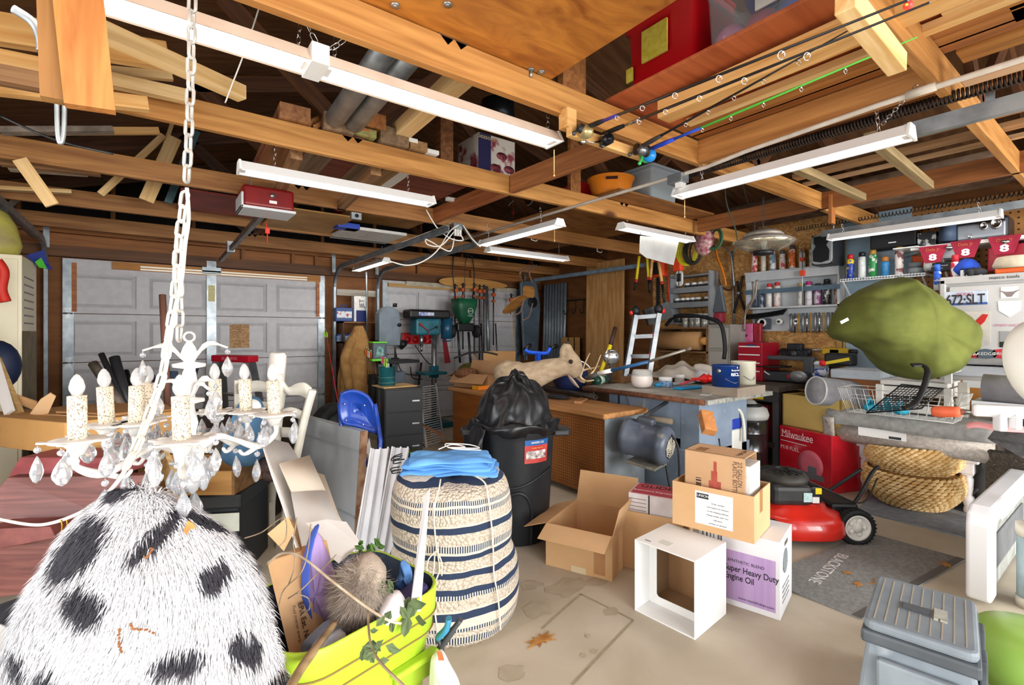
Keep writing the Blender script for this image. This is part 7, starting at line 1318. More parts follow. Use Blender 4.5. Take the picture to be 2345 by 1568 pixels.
# purple oil box
p0,p1=onZ(1600,1360,0),onZ(1787,1422,0);loc,rz,w=foot(p0,p1);t=thing('oil_box','white and lilac engine oil box under the tan carton','box',loc,rz);B().box(0,w,0,.30,0,.375).build('box',mat('ecebee',r=.5),t,bevel=.003);lil=mat('c4a6d4','b898ca',sc=40,st=(1,1,.02),r=.5)
B().box(.02,w-.02,-.0015,0,.03,.28).build('lilac_panel',lil,t);text('Super Heavy Duty',.042,mat('2e2436'),t,FR((w*.66,-.002,.19)),sx=.8,bold=.0006);text('Engine Oil',.042,mat('2e2436'),t,FR((w*.52,-.002,.148)),sx=.8,bold=.0006);text('SYNTHETIC BLEND',.02,mat('2e2436'),t,FR((w*.6,-.002,.23)));text('www.mystiklubes.com',.018,mat('2e2436'),t,FR((w*.72,-.002,.05)))
text('Mystik',.06,mat('2a2a2c'),t,MX((w+.001,.12,.24),(0,1,0),(0,0,1)),sx=.8);B().lathe([(.05,0),(.06,0),(.06,.001),(.05,.001)],24,(w+.0005,.12,.25),(1,0,0)).build('logo_oval',GREY,t);B().box(w,w+.001,.1,.18,.325,.345).build('hand_hole',mat('5a5048'),t);B().box(w*.1,w*.55,.005,.3,.375,.376).build('dark_top_window',mat('4a4a4c'),t)
for k in range(4):text('10W-30 motor oil protection',.014,GREY,t,MX((w+.001,.13,.14-.025*k),(0,1,0),(0,0,1)))
B().box(.02,.12,-.001,0,.31,.36).build('barcode',mat('3a3a3c','f0f0f0',sc=30,st=(5,.01,.01),lo=.5,hi=.51),t)
OILT=t
# tan carton with label on top
zt=.378;p0,p1=onZ(1540,1197,zt),onZ(1727,1246,zt);t,w=openbox('shipping_carton','tan shipping carton with a white label, stacked on two boxes','carton',p0,p1,.30,.225,(),CARDL,z0=zt)
B().box(w*.3,w*.76,-.0015,0,.035,.2).build('paper_label',mat('f4f4f6',r=.5),t);B().box(w*.32,w*.47,-.0025,-.0015,.165,.19).build('logo_block',BLACK,t);text('UNION',.018,WHITE,t,FR((w*.40,-.003,.178)))
for k in range(6):text(('Order number','Description of contents','to the shipping address','Please handle with care','reference','printed on demand')[k],.011,mat('4a4a4e'),t,FR((w*.58,-.002,.148-.02*k)))
B().box(w-.0005,w+.0012,.1,.15,.12,.225).build('tape',CARDD,t)
Rc=Matrix.Translation(t.location)@Matrix.Rotation(t.rotation_euler.z,4,'Z');rzc=t.rotation_euler.z
t=thing('bottle_carton','tan carton printed 2/2 gallon plastic bottles standing inside the shipping carton','carton',Rc@V(.05,.04,.008),rzc-.02);bw,bd,bh=w-.10,.19,.385
pk=mat('d0a880','c49a72',sc=3,r=.85);B().box(0,bw,0,.004,0,bh).box(0,bw,bd-.004,bd,0,bh).box(0,.004,0,bd,0,bh).box(0,bw,0,bd,bh-.004,bh).box(0,bw,0,bd,0,.004).build('carton',pk,t);B().box(bw-.06,bw+.02,.012,bd-.012,.01,bh-.04).build('white_inner_box',WHITEP,t)
text('2/2 GALLON',.03,mat('5a3a30'),t,MX((bw*.92,-.001,bh-.085),(0,0,-1),(1,0,0)),sx=.75);text('PLASTIC BOTTLES',.03,mat('5a3a30'),t,MX((bw*.84,-.001,bh-.113),(0,0,-1),(1,0,0)),sx=.75)
rdm=mat('a84a3c','b85a4a',sc=30,r=.8);B().box(bw*.42,bw*.62,-.0012,0,.05,bh-.14).box(bw*.46,bw*.56,-.0012,0,bh-.14,bh-.09).box(bw*.5,bw*.55,-.0012,0,bh-.09,bh-.04).build('red_tower_print',rdm,t);B().box(bw*.2,bw*.29,-.0012,0,bh-.22,bh-.13).build('barcode',mat('4a3028','d0a880',sc=40,st=(.01,.01,5),lo=.5,hi=.51),t);text('L 1',.03,pk,t,MX((bw*.51,-.0016,bh*.27),(0,0,1),(-1,0,0)))
B().box(bw*.15,bw*.32,.02,.1,bh,bh+.0006).build('tape',CARDD,t);text('fragile glass',.03,mat('6a4a3a'),t,MX((bw*.85,.1,bh+.001),(0,1,0),(-1,0,0)))
# ================================================================ chairs, panels and boxes on the left
t=thing('folding_chair','royal blue steel folding chair beside the leaning grey panel','chair',(0,0,0));bm=mat('1a48b0','143c98',sc=5,r=.28,coat=.3);dC=3.35;T0=at(825,985,dC)
O=[(782,900),(800,893),(822,895),(845,908),(858,935),(866,985),(850,988),(815,975),(785,968),(777,935)];C0=at(820,940,dC);rows=[];OO=smooth_pts([V(x,y,0)for x,y in O]+[V(O[0][0],O[0][1],0)],3)[:-1]
for s,f in((1.0,.01),(1.02,-.012),(.9,-.012),(.82,-.0),(.4,.012),(.02,.014)):rows.append([at(820+(q.x-820)*s,937+(q.y-937)*s,dC)+fw*f for q in OO])
B().grid(rows,True,True).build('backrest',bm,t,solid=.004)
for x,y in((789,925),(793,962),(832,972),(835,928)):B().ball(at(x,y,dC-.016),.007,8,6).build('rivet',CHROME,t)
fl0=onZ(880,1262,0);fl0=at(868,1215,dC-.12);fl0.z=0
fr2=at(785,1180,dC+.3);fr2.z=0;B().tube([at(858,925,dC),at(872,1010,dC-.03),at(866,1085,dC-.1),fl0],.016,10).build('leg',bm,t);B().tube([at(778,925,dC),at(786,1030,dC+.1),fr2],.016,10).build('leg',bm,t);rl=at(925,1120,dC+.35);rl.z=0
B().tube([at(820,1020,dC),at(845,1070,dC-.05),at(905,1120,dC-.2)],.014,10).build('leg',bm,t)
B().hexa(*[[at(x,y,dC-dd)+V(0,0,o_)for x,y,dd in((826,1002,-.1),(846,1003,.0),(858,1068,.12),(836,1030,.1))]for o_ in(0,-.02)]).build('seat',mat('c8c4bc',r=.5),t)
# grey leaning panel
t=thing('grey_slab','large dirty grey door panel leaning on its edge','panel',(0,0,0));a0,a1=W(-1.72,3.8),W(-1.03,3.15);lean=(a0-a1).cross(V(0,0,1)).normalized()*.05;lean=-lean if lean.dot(fw)<0 else lean
dr=(a1-a0).normalized();th_=-lean.normalized()*.05;zp=.74;gp=mat('b4b8bc','a2a6aa',sc=3,r=.6,c3='c0c2c4')
B().hexa([a0,a1,a1+lean+V(0,0,zp),a0+lean+V(0,0,zp)],[a0-th_,a1-th_,a1-th_+lean+V(0,0,zp),a0-th_+lean+V(0,0,zp)]).build('slab',gp,t);up_=(lean+V(0,0,zp))
B().hexa([a1+dr*.002,a1+dr*.012,a1+dr*.012+up_,a1+dr*.002+up_],[a1-th_+dr*.002,a1-th_+dr*.012,a1-th_+dr*.012+up_,a1-th_+dr*.002+up_]).build('rusty_edge',mat('a88a70','7a4e34',sc=12,r=.9,c3='c8beb4'),t)
for f in(.25,.82):B().bar(a0+up_*f+th_*.06,a1+up_*f+th_*.06,.012,.014,up_).build('groove',mat('9a9ea2'),t)
# white fluted trim boards
for k,(p,q,l)in enumerate((((872,1030,2.95),(828,1320,2.45),'wider white aluminium trim board leaning by the grey panel'),((918,1027,2.9),(868,1330,2.45),'fluted white trim board leaning next to the striped bundle'))):
 a,c_=at(*p),at(*q);c_=a+(c_-a)*(a.z-.01)/max(.05,a.z-c_.z)if c_.z>.01 else c_
 t=thing('trim_board',l,'trim board',c_);d=(a-c_);L_=d.length;x=d.cross(fw).normalized();y=x.cross(d).normalized();b=B();w_=.11 if k==0 else .10
 R=Matrix((x,y,d.normalized())).transposed().to_4x4();t.matrix_basis=Matrix.Translation(c_)@R
 prof=[(-w_/2,0),(-w_/2,.03),(-w_*.42,.03),(-w_*.42,.012),(-w_*.1,.012),(-w_*.06,.03),(w_*.0,.03),(w_*.04,.012),(w_*.3,.012),(w_*.34,.022),(w_*.4,.022),(w_*.42,.03),(w_/2,.03),(w_/2,0)]
 b.prism([(u,v*(1 if y.dot(fw)<0 else-1),0)for u,v in prof],(0,0,L_)).build('board',mat('e4e6ea','d0d2d8',sc=4,r=.45,c3='b8b2ac'),t)
# white ladder back chair(s)
wcm=mat('e2ddd0','d0cabc',sc=8,r=.6)
t=thing('ladder_back_chair','cream ladder-back chair leaning behind the white cardboard','chair',(0,0,0));dW=3.3
for pts,r in((((716,892,3.2),(697,960,3.2),(684,1020,3.15),(676,1060,3.15)),.03),(((638,858,3.3),(645,890,3.3),(640,940,3.35),(634,1010,3.4)),.03)):
 P=[at(*p)for p in pts];e_=P[-1]+(P[-1]-P[-2])*(P[-1].z/max(.05,P[-2].z-P[-1].z));e_.z=0;B().tube(smooth_pts(P+[e_],4),r,4).build('back_post',wcm,t)
def rail(ptsT,ptsB,d0,d1,par,m_=wcm):
 n=len(ptsT);T=[at(x,y,d0+(d1-d0)*i/(n-1))for i,(x,y)in enumerate(ptsT)];Bm=[at(x,y,d0+(d1-d0)*i/(n-1))for i,(x,y)in enumerate(ptsB)];B().grid([smooth_pts(T,4),smooth_pts(Bm,4)]).build('slat',m_,par,solid=.018)
rail([(642,862),(660,886),(680,878),(698,876),(712,888)],[(648,890),(662,903),(680,904),(696,907),(708,918)],3.3,3.2,t);rail([(645,940),(665,932),(690,940),(698,950)],[(645,955),(665,952),(690,960),(694,968)],3.32,3.2,t);rail([(645,978),(670,980),(692,990)],[(645,1000),(670,1002),(688,1010)],3.34,3.2,t)
t=thing('ladder_back_chair','second cream chair whose slats show behind the candle sleeves','chair',(0,0,0));rail([(545,880),(570,873),(595,871),(620,878)],[(545,902),(570,898),(595,896),(620,900)],3.55,3.5,t);rail([(545,928),(575,921),(600,919),(620,920)],[(545,945),(575,938),(600,936),(620,936)],3.55,3.5,t)
for x,d in((543,3.6),(622,3.5)):p=at(x,870,d);B().bar(p,(p.x,p.y,0),.04,.04,(1,0,0)).build('back_post',wcm,t)
tag(B().grid([[at(617,800,3.4),at(622,803,3.36),at(640,806,3.34),at(655,802,3.36),at(658,815,3.4)],[at(613,850,3.4),at(620,852,3.34),at(640,854,3.32),at(652,850,3.34),at(655,840,3.4)],[at(612,960,3.42),at(618,960,3.38),at(630,960,3.36),at(640,940,3.38),at(645,930,3.42)]]).build('curved_card',mat('e4dcd4',r=.7),solid=.006,sub=1),'curved white card standing up behind the cream chair','card')
# step ladder with red top
t=thing('step_ladder','small aluminium step ladder with a red top by the left garage door','ladder',(0,0,0));q=[at(x,812,d)for x,d in((494,4.9),(580,4.7))];zt_=q[0].z;u=(q[1]-q[0]).normalized();q[1].z=zt_
B().hexa(*[[q[0]-fw*.08+V(0,0,o),q[1]-fw*.08+V(0,0,o),q[1]+fw*.1+V(0,0,o),q[0]+fw*.1+V(0,0,o)]for o in(.0,-.065)]).build('top',mat('d01c34',r=.4),t,bevel=.01);text('BLUE RIDGE',.04,mat('e89098'),t,MX((q[0]+q[1])/2-fw*.082+V(0,0,-.03),u,(0,0,1)))
for s,f in((0,.1),(1,.9)):
 for dd in(-1,1):
  p=q[0].lerp(q[1],f)+V(0,0,-.06)+fw*.05*dd;g=p+fw*.25*dd+u*(.12 if s else-.12);g.z=0;B().bar(p,g,.06,.025,fw).build('rail',al,t)
for z in(.25,.5,.8):a,c_=q[0].lerp(q[1],.1),q[0].lerp(q[1],.9);f=1-z/zt_;B().bar(V(a.x,a.y,z)-fw*(.05+.25*f)-u*.12*f,V(c_.x,c_.y,z)-fw*(.05+.25*f)+u*.12*f,.08,.02).build('step',al,t)
# pipes in a bin
for k,(a,c_,r,m_,l)in enumerate((((213,832),(262,905),.032,mat('a89c8c','6a6058',sc=8,m=.3,r=.4),'grey pipe leaning furthest left of the bundled pipes'),((232,810),(275,905),.02,mat('2c2c2e',r=.4),'thin black pipe with a pale end in the bundled pipes'),((262,818),(285,900),.035,mat('303236',r=.4),'thick black pipe in the bundled pipes'),((285,850),(300,905),.03,BLACK,'short black pipe right of the thick one'),((345,860),(352,930),.03,mat('3a3a42',r=.4),'dark pipe beside the chandelier column'),((372,675),(378,800),.024,mat('8a6050',r=.5),'tall reddish pipe standing before the left garage door'),((448,830),(425,905),.035,mat('20242c',r=.3),'dark glossy pipe leaning right of the chandelier column'),((398,850),(392,930),.03,mat('4a5a70',r=.4),'blue-grey pipe behind the chandelier column'))):
 p,q=at(a[0],a[1],3.62+.05*k),at(c_[0],c_[1],3.56+.05*k);g=p+(q-p)*min(6,(p.z-.745)/max(.02,p.z-q.z));tag(B().lathe([(r*.8,0),(r,0),(r,(p-g).length),(r*.8,(p-g).length),(r*.8,(p-g).length-.05)],14,g,p-g).build('pipe',m_),l,'pipe','bundled pipes by the left door')
t=thing('scrap_bench','dark scrap bench behind the long cardboard box','bench',W(-2.75,3.75),-.64);B().box(-.9,1.0,-.25,.4,.70,.74).box(-.88,-.82,-.2,.35,0,.7).box(.9,.96,-.2,.35,0,.7).build('frame',mat('3a2c22','2a2018',sc=8),t)
for k,(x,y,c,l)in enumerate(((190,915,'6a4c34','round brown wood slice on the scrap bench'),(222,905,'141c4c','small navy blue stand on the scrap bench'),(240,918,'5a4030','brown bark piece on the scrap bench'),(310,905,'241e20','dark round cap on the scrap bench'))):
 p=at(x,y,3.4);tag((B().cyl((0,0,0),(0,0,.05),.06,16)if k!=1 else B().box(-.09,.09,-.03,.03,.07,.085).box(-.05,.05,-.03,.03,0,.07)).build('scrap_piece',mat(c,r=.6)),l,'scrap').location=(p.x,p.y,.742)
# long cardboard box and red timber
c0=W(-2.3,2.5);pL,pR=W(-3.1,2.77),W(-1.92,2.95);zb,zt_=.755,.922
t=thing('long_carton','long flat cardboard box numbered 58947 on the red timber','carton',(0,0,0));bk_=pL+(pR-c0);b=B();b.prism([V(v.x,v.y,zb)for v in(c0,pR,bk_,pL)],(0,0,zt_-zb)).build('box',mat('c8985c','b8884e',sc=2.5,r=.8),t,bevel=.006);u=(c0-pL).normalized();text('58947',.07,mat('5a4430'),t,MX(c0-u*.62+V(0,0,zb+.075)-u.cross(V(0,0,-1))*-.002+u.cross(V(0,0,1))*.003,u,(0,0,1)),sx=.9)
un=u.cross(V(0,0,1));B().prism([V(v.x,v.y,zt_+.001)for v in(c0.lerp(pR,.3)+(pL-c0)*.1,c0.lerp(pR,.85)+(pL-c0)*.1,c0.lerp(pR,.95)+(pL-c0)*.6,c0.lerp(pR,.2)+(pL-c0)*.5)],(0,0,.006)).build('top_flap',CARD,t)
for f in(.13,.3,.93):a=c0+(pR-c0)*f;n_=(pR-c0).cross(V(0,0,1)).normalized()*.002;B().bar(V(a.x,a.y,zb+.01)+n_,V(a.x,a.y,zt_-.01)+n_,.012,.0015,n_).build('tape',CARDL,t)
slab('torn_card','torn corrugated flap sticking up from the long cardboard box','card',[(68,948),(92,915),(115,900),(128,908),(108,952)],[2.75]*5,(.0,.01,.004),CARDL);slab('torn_card','bent cardboard flap at the left end of the long box','card',[(0,880),(40,905),(85,920),(80,940),(20,915),(0,900)],[2.85]*6,(0,.01,.004),CARD);slab('torn_card','flat piece of cardboard lying on the long box','card',[(128,945),(240,925),(380,928),(395,940),(250,950)],[2.7,2.95,3.0,2.9,2.7],(0,.004,.008),CARDD)
redw=mat('7e4a42','5c2f29',sc=3,st=(.7,.7,9),r=.5,dis=1.2,c3='704c38');pinkw=mat('9c4e50','80383a',sc=3,st=(.5,3,6),r=.6)
fr_=lambda pts,ds,vec,nm,l,m_:slab(nm,l,'timber',pts,ds,vec,m_,.004)
fr_([(18,1092),(45,1047),(300,1047),(300,1080),(150,1085)],[2.3,2.35,2.35,2.3,2.3],fw*.2,'red_plank','pinkish red plank edge right below the long cardboard box',pinkw)
fr_([(-60,1180),(18,1092),(330,1088),(330,1215),(150,1235),(0,1212),(-60,1205)],[2.15,2.22,2.22,2.2,2.15,2.15,2.15],fw*.05,'red_plank','broad red-brown plank with curved grain behind the white fur',redw)
fr_([(-40,1212),(115,1206),(128,1232),(5,1256),(-40,1250)],[2.02]*5,fw*.12,'red_plank','short red wooden block end under the broad plank',mat('7e443e','602d28',sc=5,st=(.4,3,3),r=.6))
fr_([(-60,1255),(60,1245),(130,1225),(110,1300),(55,1360),(-60,1375)],[2.08]*6,fw*.06,'red_plank','lowest red-brown plank at the left edge',redw)
for k,(x,d)in enumerate(((-40,2.6),(310,2.5))):p=at(x,1060,d);tag(B().box(-.05,.05,-.05,.05,0,.74).build('trestle_post',wood('5a3a2a','3e281c')),'dark post under the long cardboard box, %s'%('at the left edge' if k==0 else 'behind the hanging crystals'),'post').location=(p.x,p.y,0)
tag(B().bar(at(372,1040,2.6),at(415,1150,2.4),.06,.03,fw).build('slanted_batten',PALE),'slanted pale batten behind the chandelier crystals','board');tag(B().bar(at(330,1060,2.45),at(352,1200,2.3),.05,.03,fw).build('slanted_batten',wood('a8804c','846034')),'brown slanted batten below the long cardboard box','board')
# beige locker
t=thing('metal_locker','tall beige metal locker at the left edge','locker',(-1.5,4.78,0));lkm=mat('e4dcc0','d8cfb0',sc=2,r=.4);W_=.79
B().box(0,W_,0,.55,0,1.93).build('carcass',lkm,t,bevel=.004);B().box(.03,W_-.22,-.012,0,.04,1.9).box(W_-.2,W_-.02,-.012,0,.04,1.9).build('door_panel',lkm,t,bevel=.003)
b=B()
for i in range(5):
 for j in range(7):b.box(W_,W_+.001,.08+i*.075,.125+i*.075,1.45+j*.055,1.462+j*.055)
b.build('vent_slot',BLACK,t);b=B()
for j in range(8):b.cyl((W_-.21,-.014,.2+j*.21),(W_-.21,-.011,.2+j*.21),.008,8)
b.build('screw_head',DKST,t);B().box(W_,W_+.002,.0,.55,0,1.4).build('darker_side',mat('8a7c5c','5e5440',sc=4,r=.7),t)  # darker brown plate over the lower part of the side
p=V(-.85,4.95,1.932);t=thing('netted_bag','olive and tan bag standing on the beige locker','bag',p);B().lathe([(.1,0),(.12,.08),(.09,.22),(.05,.3),(.015,.33)],18).build('bag',mat('b8b050','7a6a50',sc=4,r=.6),t);B().tube([(0,0,.33),(-.04,0,.36),(-.06,0,.33)],.005,6).build('tie',WHITE,t)
t=thing('kite','blue and green nylon kite hanging off the locker top','kite',(0,0,0));b=B();Pk=[at(58,585,3.6),at(100,572,3.8),at(112,605,3.9),at(122,618,3.95),at(90,612,3.8)];b.prism(Pk,(0,.02,.0)).build('sail',mat('2a4aa8','3a3aa0',sc=5,r=.5),t);B().prism([at(80,600,3.7),at(95,590,3.75),at(108,615,3.85),at(90,613,3.75)],(-.0,-.01,0)).build('green_panel',mat('2ac85a','58d83a',sc=6,r=.5),t)
tag(B().box(-.12,.12,-.1,.1,0,.2).build('purple_box',mat('8a3aa8'),bevel=.01),'purple box on the locker at the left edge','box').location=(-1.2,5.0,1.932)
tag(B().ball((0,0,0),(.12,.1,.16),16,10).build('navy_helmet',mat('182440',r=.5),recenter=False),'dark navy rounded bag at the left edge below the locker door','bag').location=at(-12,838,2.95)
tag(B().bar(at(-30,770,2.9),at(22,945,2.75),.05,.02,fw).build('white_stick',mat('e8e4e0')),'white flat stick slanting at the left edge','stick');tag(B().bar(at(-45,750,2.95),at(40,950,2.8),.06,.03,fw).build('tan_stick',wood('c8a874','a88450')),'tan stick behind the white slanting stick','stick')
p=at(-8,640,3.1);t=thing('red_cord_reel','red thing with a cord at the far left edge of the locker','reel',p);B().tube(smooth_pts([(0,0,.12),(.03,0,.05),(.02,0,-.06),(.04,0,-.14)]),.03,8).build('handle',mat('c02818'),t)
# crate, bins, blue bag
t=thing('black_bin','stack of black and pale bins behind the white fur','bin',W(-1.83,2.82),-.5);dk_=mat('1c2024',r=.45);B().box(-.32,.32,-.2,.3,.42,.50).box(-.3,.3,-.18,.28,0,.42).build('bin',dk_,t,bevel=.012);B().box(-.31,.31,-.205,-.2,.30,.40).box(-.28,.28,-.204,-.2,.2,.24).build('pale_panel',mat('d0d4c8','b8bcb0',sc=6),t)
t=thing('drawer_crate','wooden drawer crate standing on the black bins','crate',W(-1.8,2.8,.502),-.62);cw_=wood('c8985a','a0723a');B().box(-.27,.27,-.16,-.145,0,.13).box(-.27,.27,.2,.215,0,.13).build('long_side',cw_,t);B().box(-.285,-.27,-.16,.215,0,.13).build('short_side',wood('8a6438','684826'),t);B().box(.27,.285,-.16,.215,0,.13).build('short_side',wood('8a6438','684826'),t);B().box(-.27,.27,-.145,.2,0,.012).build('bottom',OLD,t);B().tube(smooth_pts([(.0,-.05,.02),(.03,-.05,.09),(.12,-.04,.09),(.15,-.04,.02)]),.009,6).build('black_handle',BLACK,t)
tag(B().bar((-.22,.1,.11),(.02,-.2,.2),.1,.06).build('timber_end',wood('d8a46a','7a5a3c'),recenter=False),'sawn dark timber with a pale end lying over the crate','timber').matrix_world=Matrix.Translation(W(-1.85,2.8,.502))@Matrix.Rotation(-.62,4,'Z')
blob('canvas_bag','blue canvas bag with a white cup shape on the crate','bag',[(520,1000),(545,930),(570,905),(598,915),(604,960),(604,1020),(590,1062),(545,1070),(515,1050)],2.72,.13,mat('4a7090','3a5c7c',sc=5,r=.8,bump=.2),seed=3)
t=thing('paper_cup','pale round lid standing in the blue canvas bag','lid',at(575,938,2.6));B().lathe([(.001,0),(.055,0),(.056,.01),(.001,.012)],24,(0,0,0),-fw+V(0,0,.5)).build('disc',mat('d8d8d4'),t)
blob('brown_bag','dark brown lump in the crate under the blue bag','bag',[(592,1050),(625,1042),(650,1060),(648,1095),(610,1100)],2.75,.09,mat('3c2822','2a1c18',sc=9,r=.6),seed=5)
# white bent cardboard pieces
wcd=mat('eeece8','e2deda',sc=3,r=.6);wci=mat('d4c6b6','c8baa8',sc=4,r=.8)
def bent(name,label,rows,m_,th=.006):return tag(B().grid([[at(*p)for p in r]for r in rows]).build(name,m_,solid=th),label,'cardboard')
bent('white_cardboard','tall folded white cardboard strip leaning left of the bent panel',[[(592,990,2.3),(598,1000,2.32),(660,1015,2.45)],[(622,1085,2.05),(628,1088,2.1),(690,1060,2.35)],[(668,1215,1.8),(676,1215,1.86),(728,1180,2.1)],[(700,1330,1.66),(706,1330,1.7),(752,1300,1.9)]],wcd)
bent('white_cardboard','bent white cardboard panel with a tan inner face',[[(640,1062,2.1),(708,1043,2.3)],[(668,1128,2.0),(745,1124,2.15)]],wci);bent('white_cardboard','white lower half of the bent cardboard panel',[[(667,1128,1.99),(746,1124,2.13)],[(680,1200,1.85),(775,1195,2.0)],[(700,1290,1.72),(790,1290,1.85)]],wcd);bent('white_cardboard','narrow white cardboard edge right of the bent panel',[[(726,1083,2.3),(742,1088,2.32)],[(760,1180,2.1),(775,1180,2.12)],[(790,1230,2.0),(800,1226,2.0)]],wci)
slab('white_cardboard','large rounded white cardboard piece over the purple cushion','cardboard',[(700,1198),(745,1190),(792,1196),(826,1246),(800,1268),(776,1290),(752,1272),(740,1230)],[1.72,1.78,1.86,1.8,1.7,1.66,1.66,1.7],fw*.006,wcd)
# ================================================================ lime bin and its contents
bc_=W(-.52,1.47);t=thing('lime_bin','lime green plastic tub stuffed with junk in the foreground','tub',(bc_.x,bc_.y,0),math.atan2(*((C_*.775-S_*.633),(S_*.775+C_*.633))));lime=mat('b8d83c','a8c830',sc=3,r=.4,c3='c4e048')
def ring(sx,sy,z,r=.1):return[V(x,y,z)for x,y in rrect(.5*sx,.42*sy,r,7)]
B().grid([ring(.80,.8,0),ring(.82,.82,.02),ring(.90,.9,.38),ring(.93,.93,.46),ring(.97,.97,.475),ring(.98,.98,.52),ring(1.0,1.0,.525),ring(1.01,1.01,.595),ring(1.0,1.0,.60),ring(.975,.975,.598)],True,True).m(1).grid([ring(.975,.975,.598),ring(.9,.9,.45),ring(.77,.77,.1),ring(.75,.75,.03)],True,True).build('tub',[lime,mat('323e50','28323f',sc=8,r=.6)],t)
B().add(ring(.8,.8,.02),[tuple(range(32))]).build('bottom',lime,t);b=B()
for z,s in((.475,.975),(.525,1.005)):b.tube([V(x,y,z)for x,y in rrect(.5*s,.42*s,.1,7)],.003,5,closed=True)
b.build('grime_line',mat('8a7040',r=.9),t);B().box(.05,.19,-.206,-.18,.34,.40).build('handle_recess',mat('98b42c',r=.5),t,bevel=.008);B().box(.04,.2,-.222,-.19,.40,.42).build('handle_ledge',lime,t,bevel=.006)
t=thing('long_box','tall narrow cardboard box lettered EPA Est. No. in the lime tub','box',(0,0,0));A=[at(662,1500,1.36),at(738,1500,1.42),at(690,1262,1.5),at(610,1285,1.44)];B().hexa(A,[v+fw*.09+rt*.045 for v in A]).build('box',CARDL,t,bevel=.003);x_=(A[1]-A[0]).normalized();y_=(A[3]-A[0]).normalized();nn=x_.cross(y_).normalized();nn=nn if nn.dot(fw)<0 else-nn
cc=A[0].lerp(A[1],.62);T_=A[2]-A[1]
text('EPA Est. No.',.021,mat('4a3828'),t,MX(cc+T_*.3+nn*.003,-T_,nn.cross(-T_)),bold=.0004);text('Fluid inverter energy',.012,mat('5a4838'),t,MX(A[0].lerp(A[1],.4)+T_*.28+nn*.003,-T_,nn.cross(-T_)))
B().hexa([at(612,1222,1.46),at(660,1182,1.52),at(675,1215,1.5),at(650,1262,1.46)],[at(612,1222,1.465),at(660,1182,1.525),at(675,1215,1.505),at(650,1262,1.465)]).build('flap',CARDL,t);B().hexa([at(660,1182,1.52),at(676,1200,1.55),at(712,1330,1.5),at(690,1262,1.5)],[at(660,1182,1.525),at(676,1200,1.555),at(712,1330,1.505),at(690,1262,1.505)]).build('side_flap',CARDD,t)
blob('cushion','lilac cushion with a blue edge standing in the lime tub','cushion',[(712,1210),(735,1225),(756,1290),(772,1330),(775,1390),(768,1470),(735,1465),(712,1420),(694,1370),(690,1300)],1.5,.045,mat('b49ac8','a488ba',sc=4,r=.85),seed=7,wob=.008)
t=thing('blue_strip','bright blue fabric edge along the lilac cushion','fabric',(0,0,0));rows=[[at(*p)for p in r]for r in([(722,1196,1.5),(738,1196,1.49)],[(700,1240,1.47),(722,1228,1.45)],[(688,1310,1.45),(708,1300,1.43)],[(688,1370,1.45),(706,1370,1.43)],[(704,1425,1.46),(722,1430,1.44)])];B().grid(rows).build('strip',mat('4a6ad8','32509a',sc=3,r=.7),t,solid=.006,sub=1)
cl=blob('hair_clump','matted grey-brown hairy clump on top of the lime tub','clump',[(800,1290),(820,1270),(850,1266),(878,1285),(884,1330),(870,1380),(850,1410),(812,1428),(780,1425),(762,1390),(772,1340)],1.42,.07,mat('a8998a','8a7b6c',sc=10,r=.95,bump=.5),seed=11,wob=.012)
b=B();rs=random.Random(17)
for k in range(5000):
 a,r=rs.random()*2*PI,math.sqrt(rs.random());n_=V(*(rt*math.cos(a)*r))+V(0,0,math.sin(a)*r)-fw*math.sqrt(max(0,1-r*r));p=V(n_.x*.075,n_.y*.075,n_.z*.095);dr_=(n_*.35+V(0,0,-.5)+V(rs.uniform(-.5,.5),rs.uniform(-.5,.5),rs.uniform(-.5,.5))).normalized();L_=.022+.03*rs.random();sd=dr_.cross(n_).normalized()*.0007;b.add([p-sd,p+sd,p+dr_*L_],[(0,1,2)])
b.build('hairs',mat('b8aa9a','94867a',sc=20,r=.9),cl)['kind']='stuff'
blob('blue_cloth','light blue fabric scrap sticking up at the back of the lime tub','fabric',[(918,1280),(942,1298),(945,1330),(938,1350),(905,1340),(914,1310)],1.6,.02,mat('6a98d0','4a7ab8',sc=5,r=.7),seed=13,wob=.01);blob('blue_cloth','blue and white printed fabric beside the hairy clump','fabric',[(770,1330),(795,1280),(805,1290),(800,1320),(778,1350)],1.5,.02,mat('5a7ab8','d8dce4',sc=9,r=.7),seed=14,wob=.008)
blob('painted_ball','white bowl with red and purple stripes in the lime tub','bowl',[(862,1425),(870,1380),(890,1358),(915,1360),(930,1385),(915,1410),(885,1432)],1.4,.06,mat('e8e2e4','d05a64',sc=5,lo=.5,hi=.6,r=.4,c3='7a5a90'),seed=15,wob=.004)
blob('blue_package','dark blue plastic package deep in the lime tub','package',[(790,1430),(825,1415),(850,1428),(840,1460),(800,1465)],1.42,.04,mat('2a3a80','1c2656',sc=10,r=.3),seed=16)
blob('crumpled_cup','crumpled white plastic at the front of the lime tub','plastic',[(712,1478),(740,1455),(775,1452),(795,1465),(780,1485),(735,1492)],1.3,.04,mat('dce4ec','c4d0dc',sc=9,r=.3),seed=18)
blob('purple_cloth','dark purple cloth packed down inside the lime tub','cloth',[(760,1440),(800,1420),(870,1400),(940,1350),(985,1345),(960,1420),(880,1480),(790,1500)],1.5,.12,mat('3a3468','54508a',sc=6,r=.8),seed=19)
blob('grey_cloth','pale blue-grey rag packed at the left inside the lime tub','cloth',[(690,1470),(740,1430),(790,1440),(800,1500),(720,1530)],1.36,.07,mat('a8b4c4','8c98ac',sc=8,r=.8),seed=20)
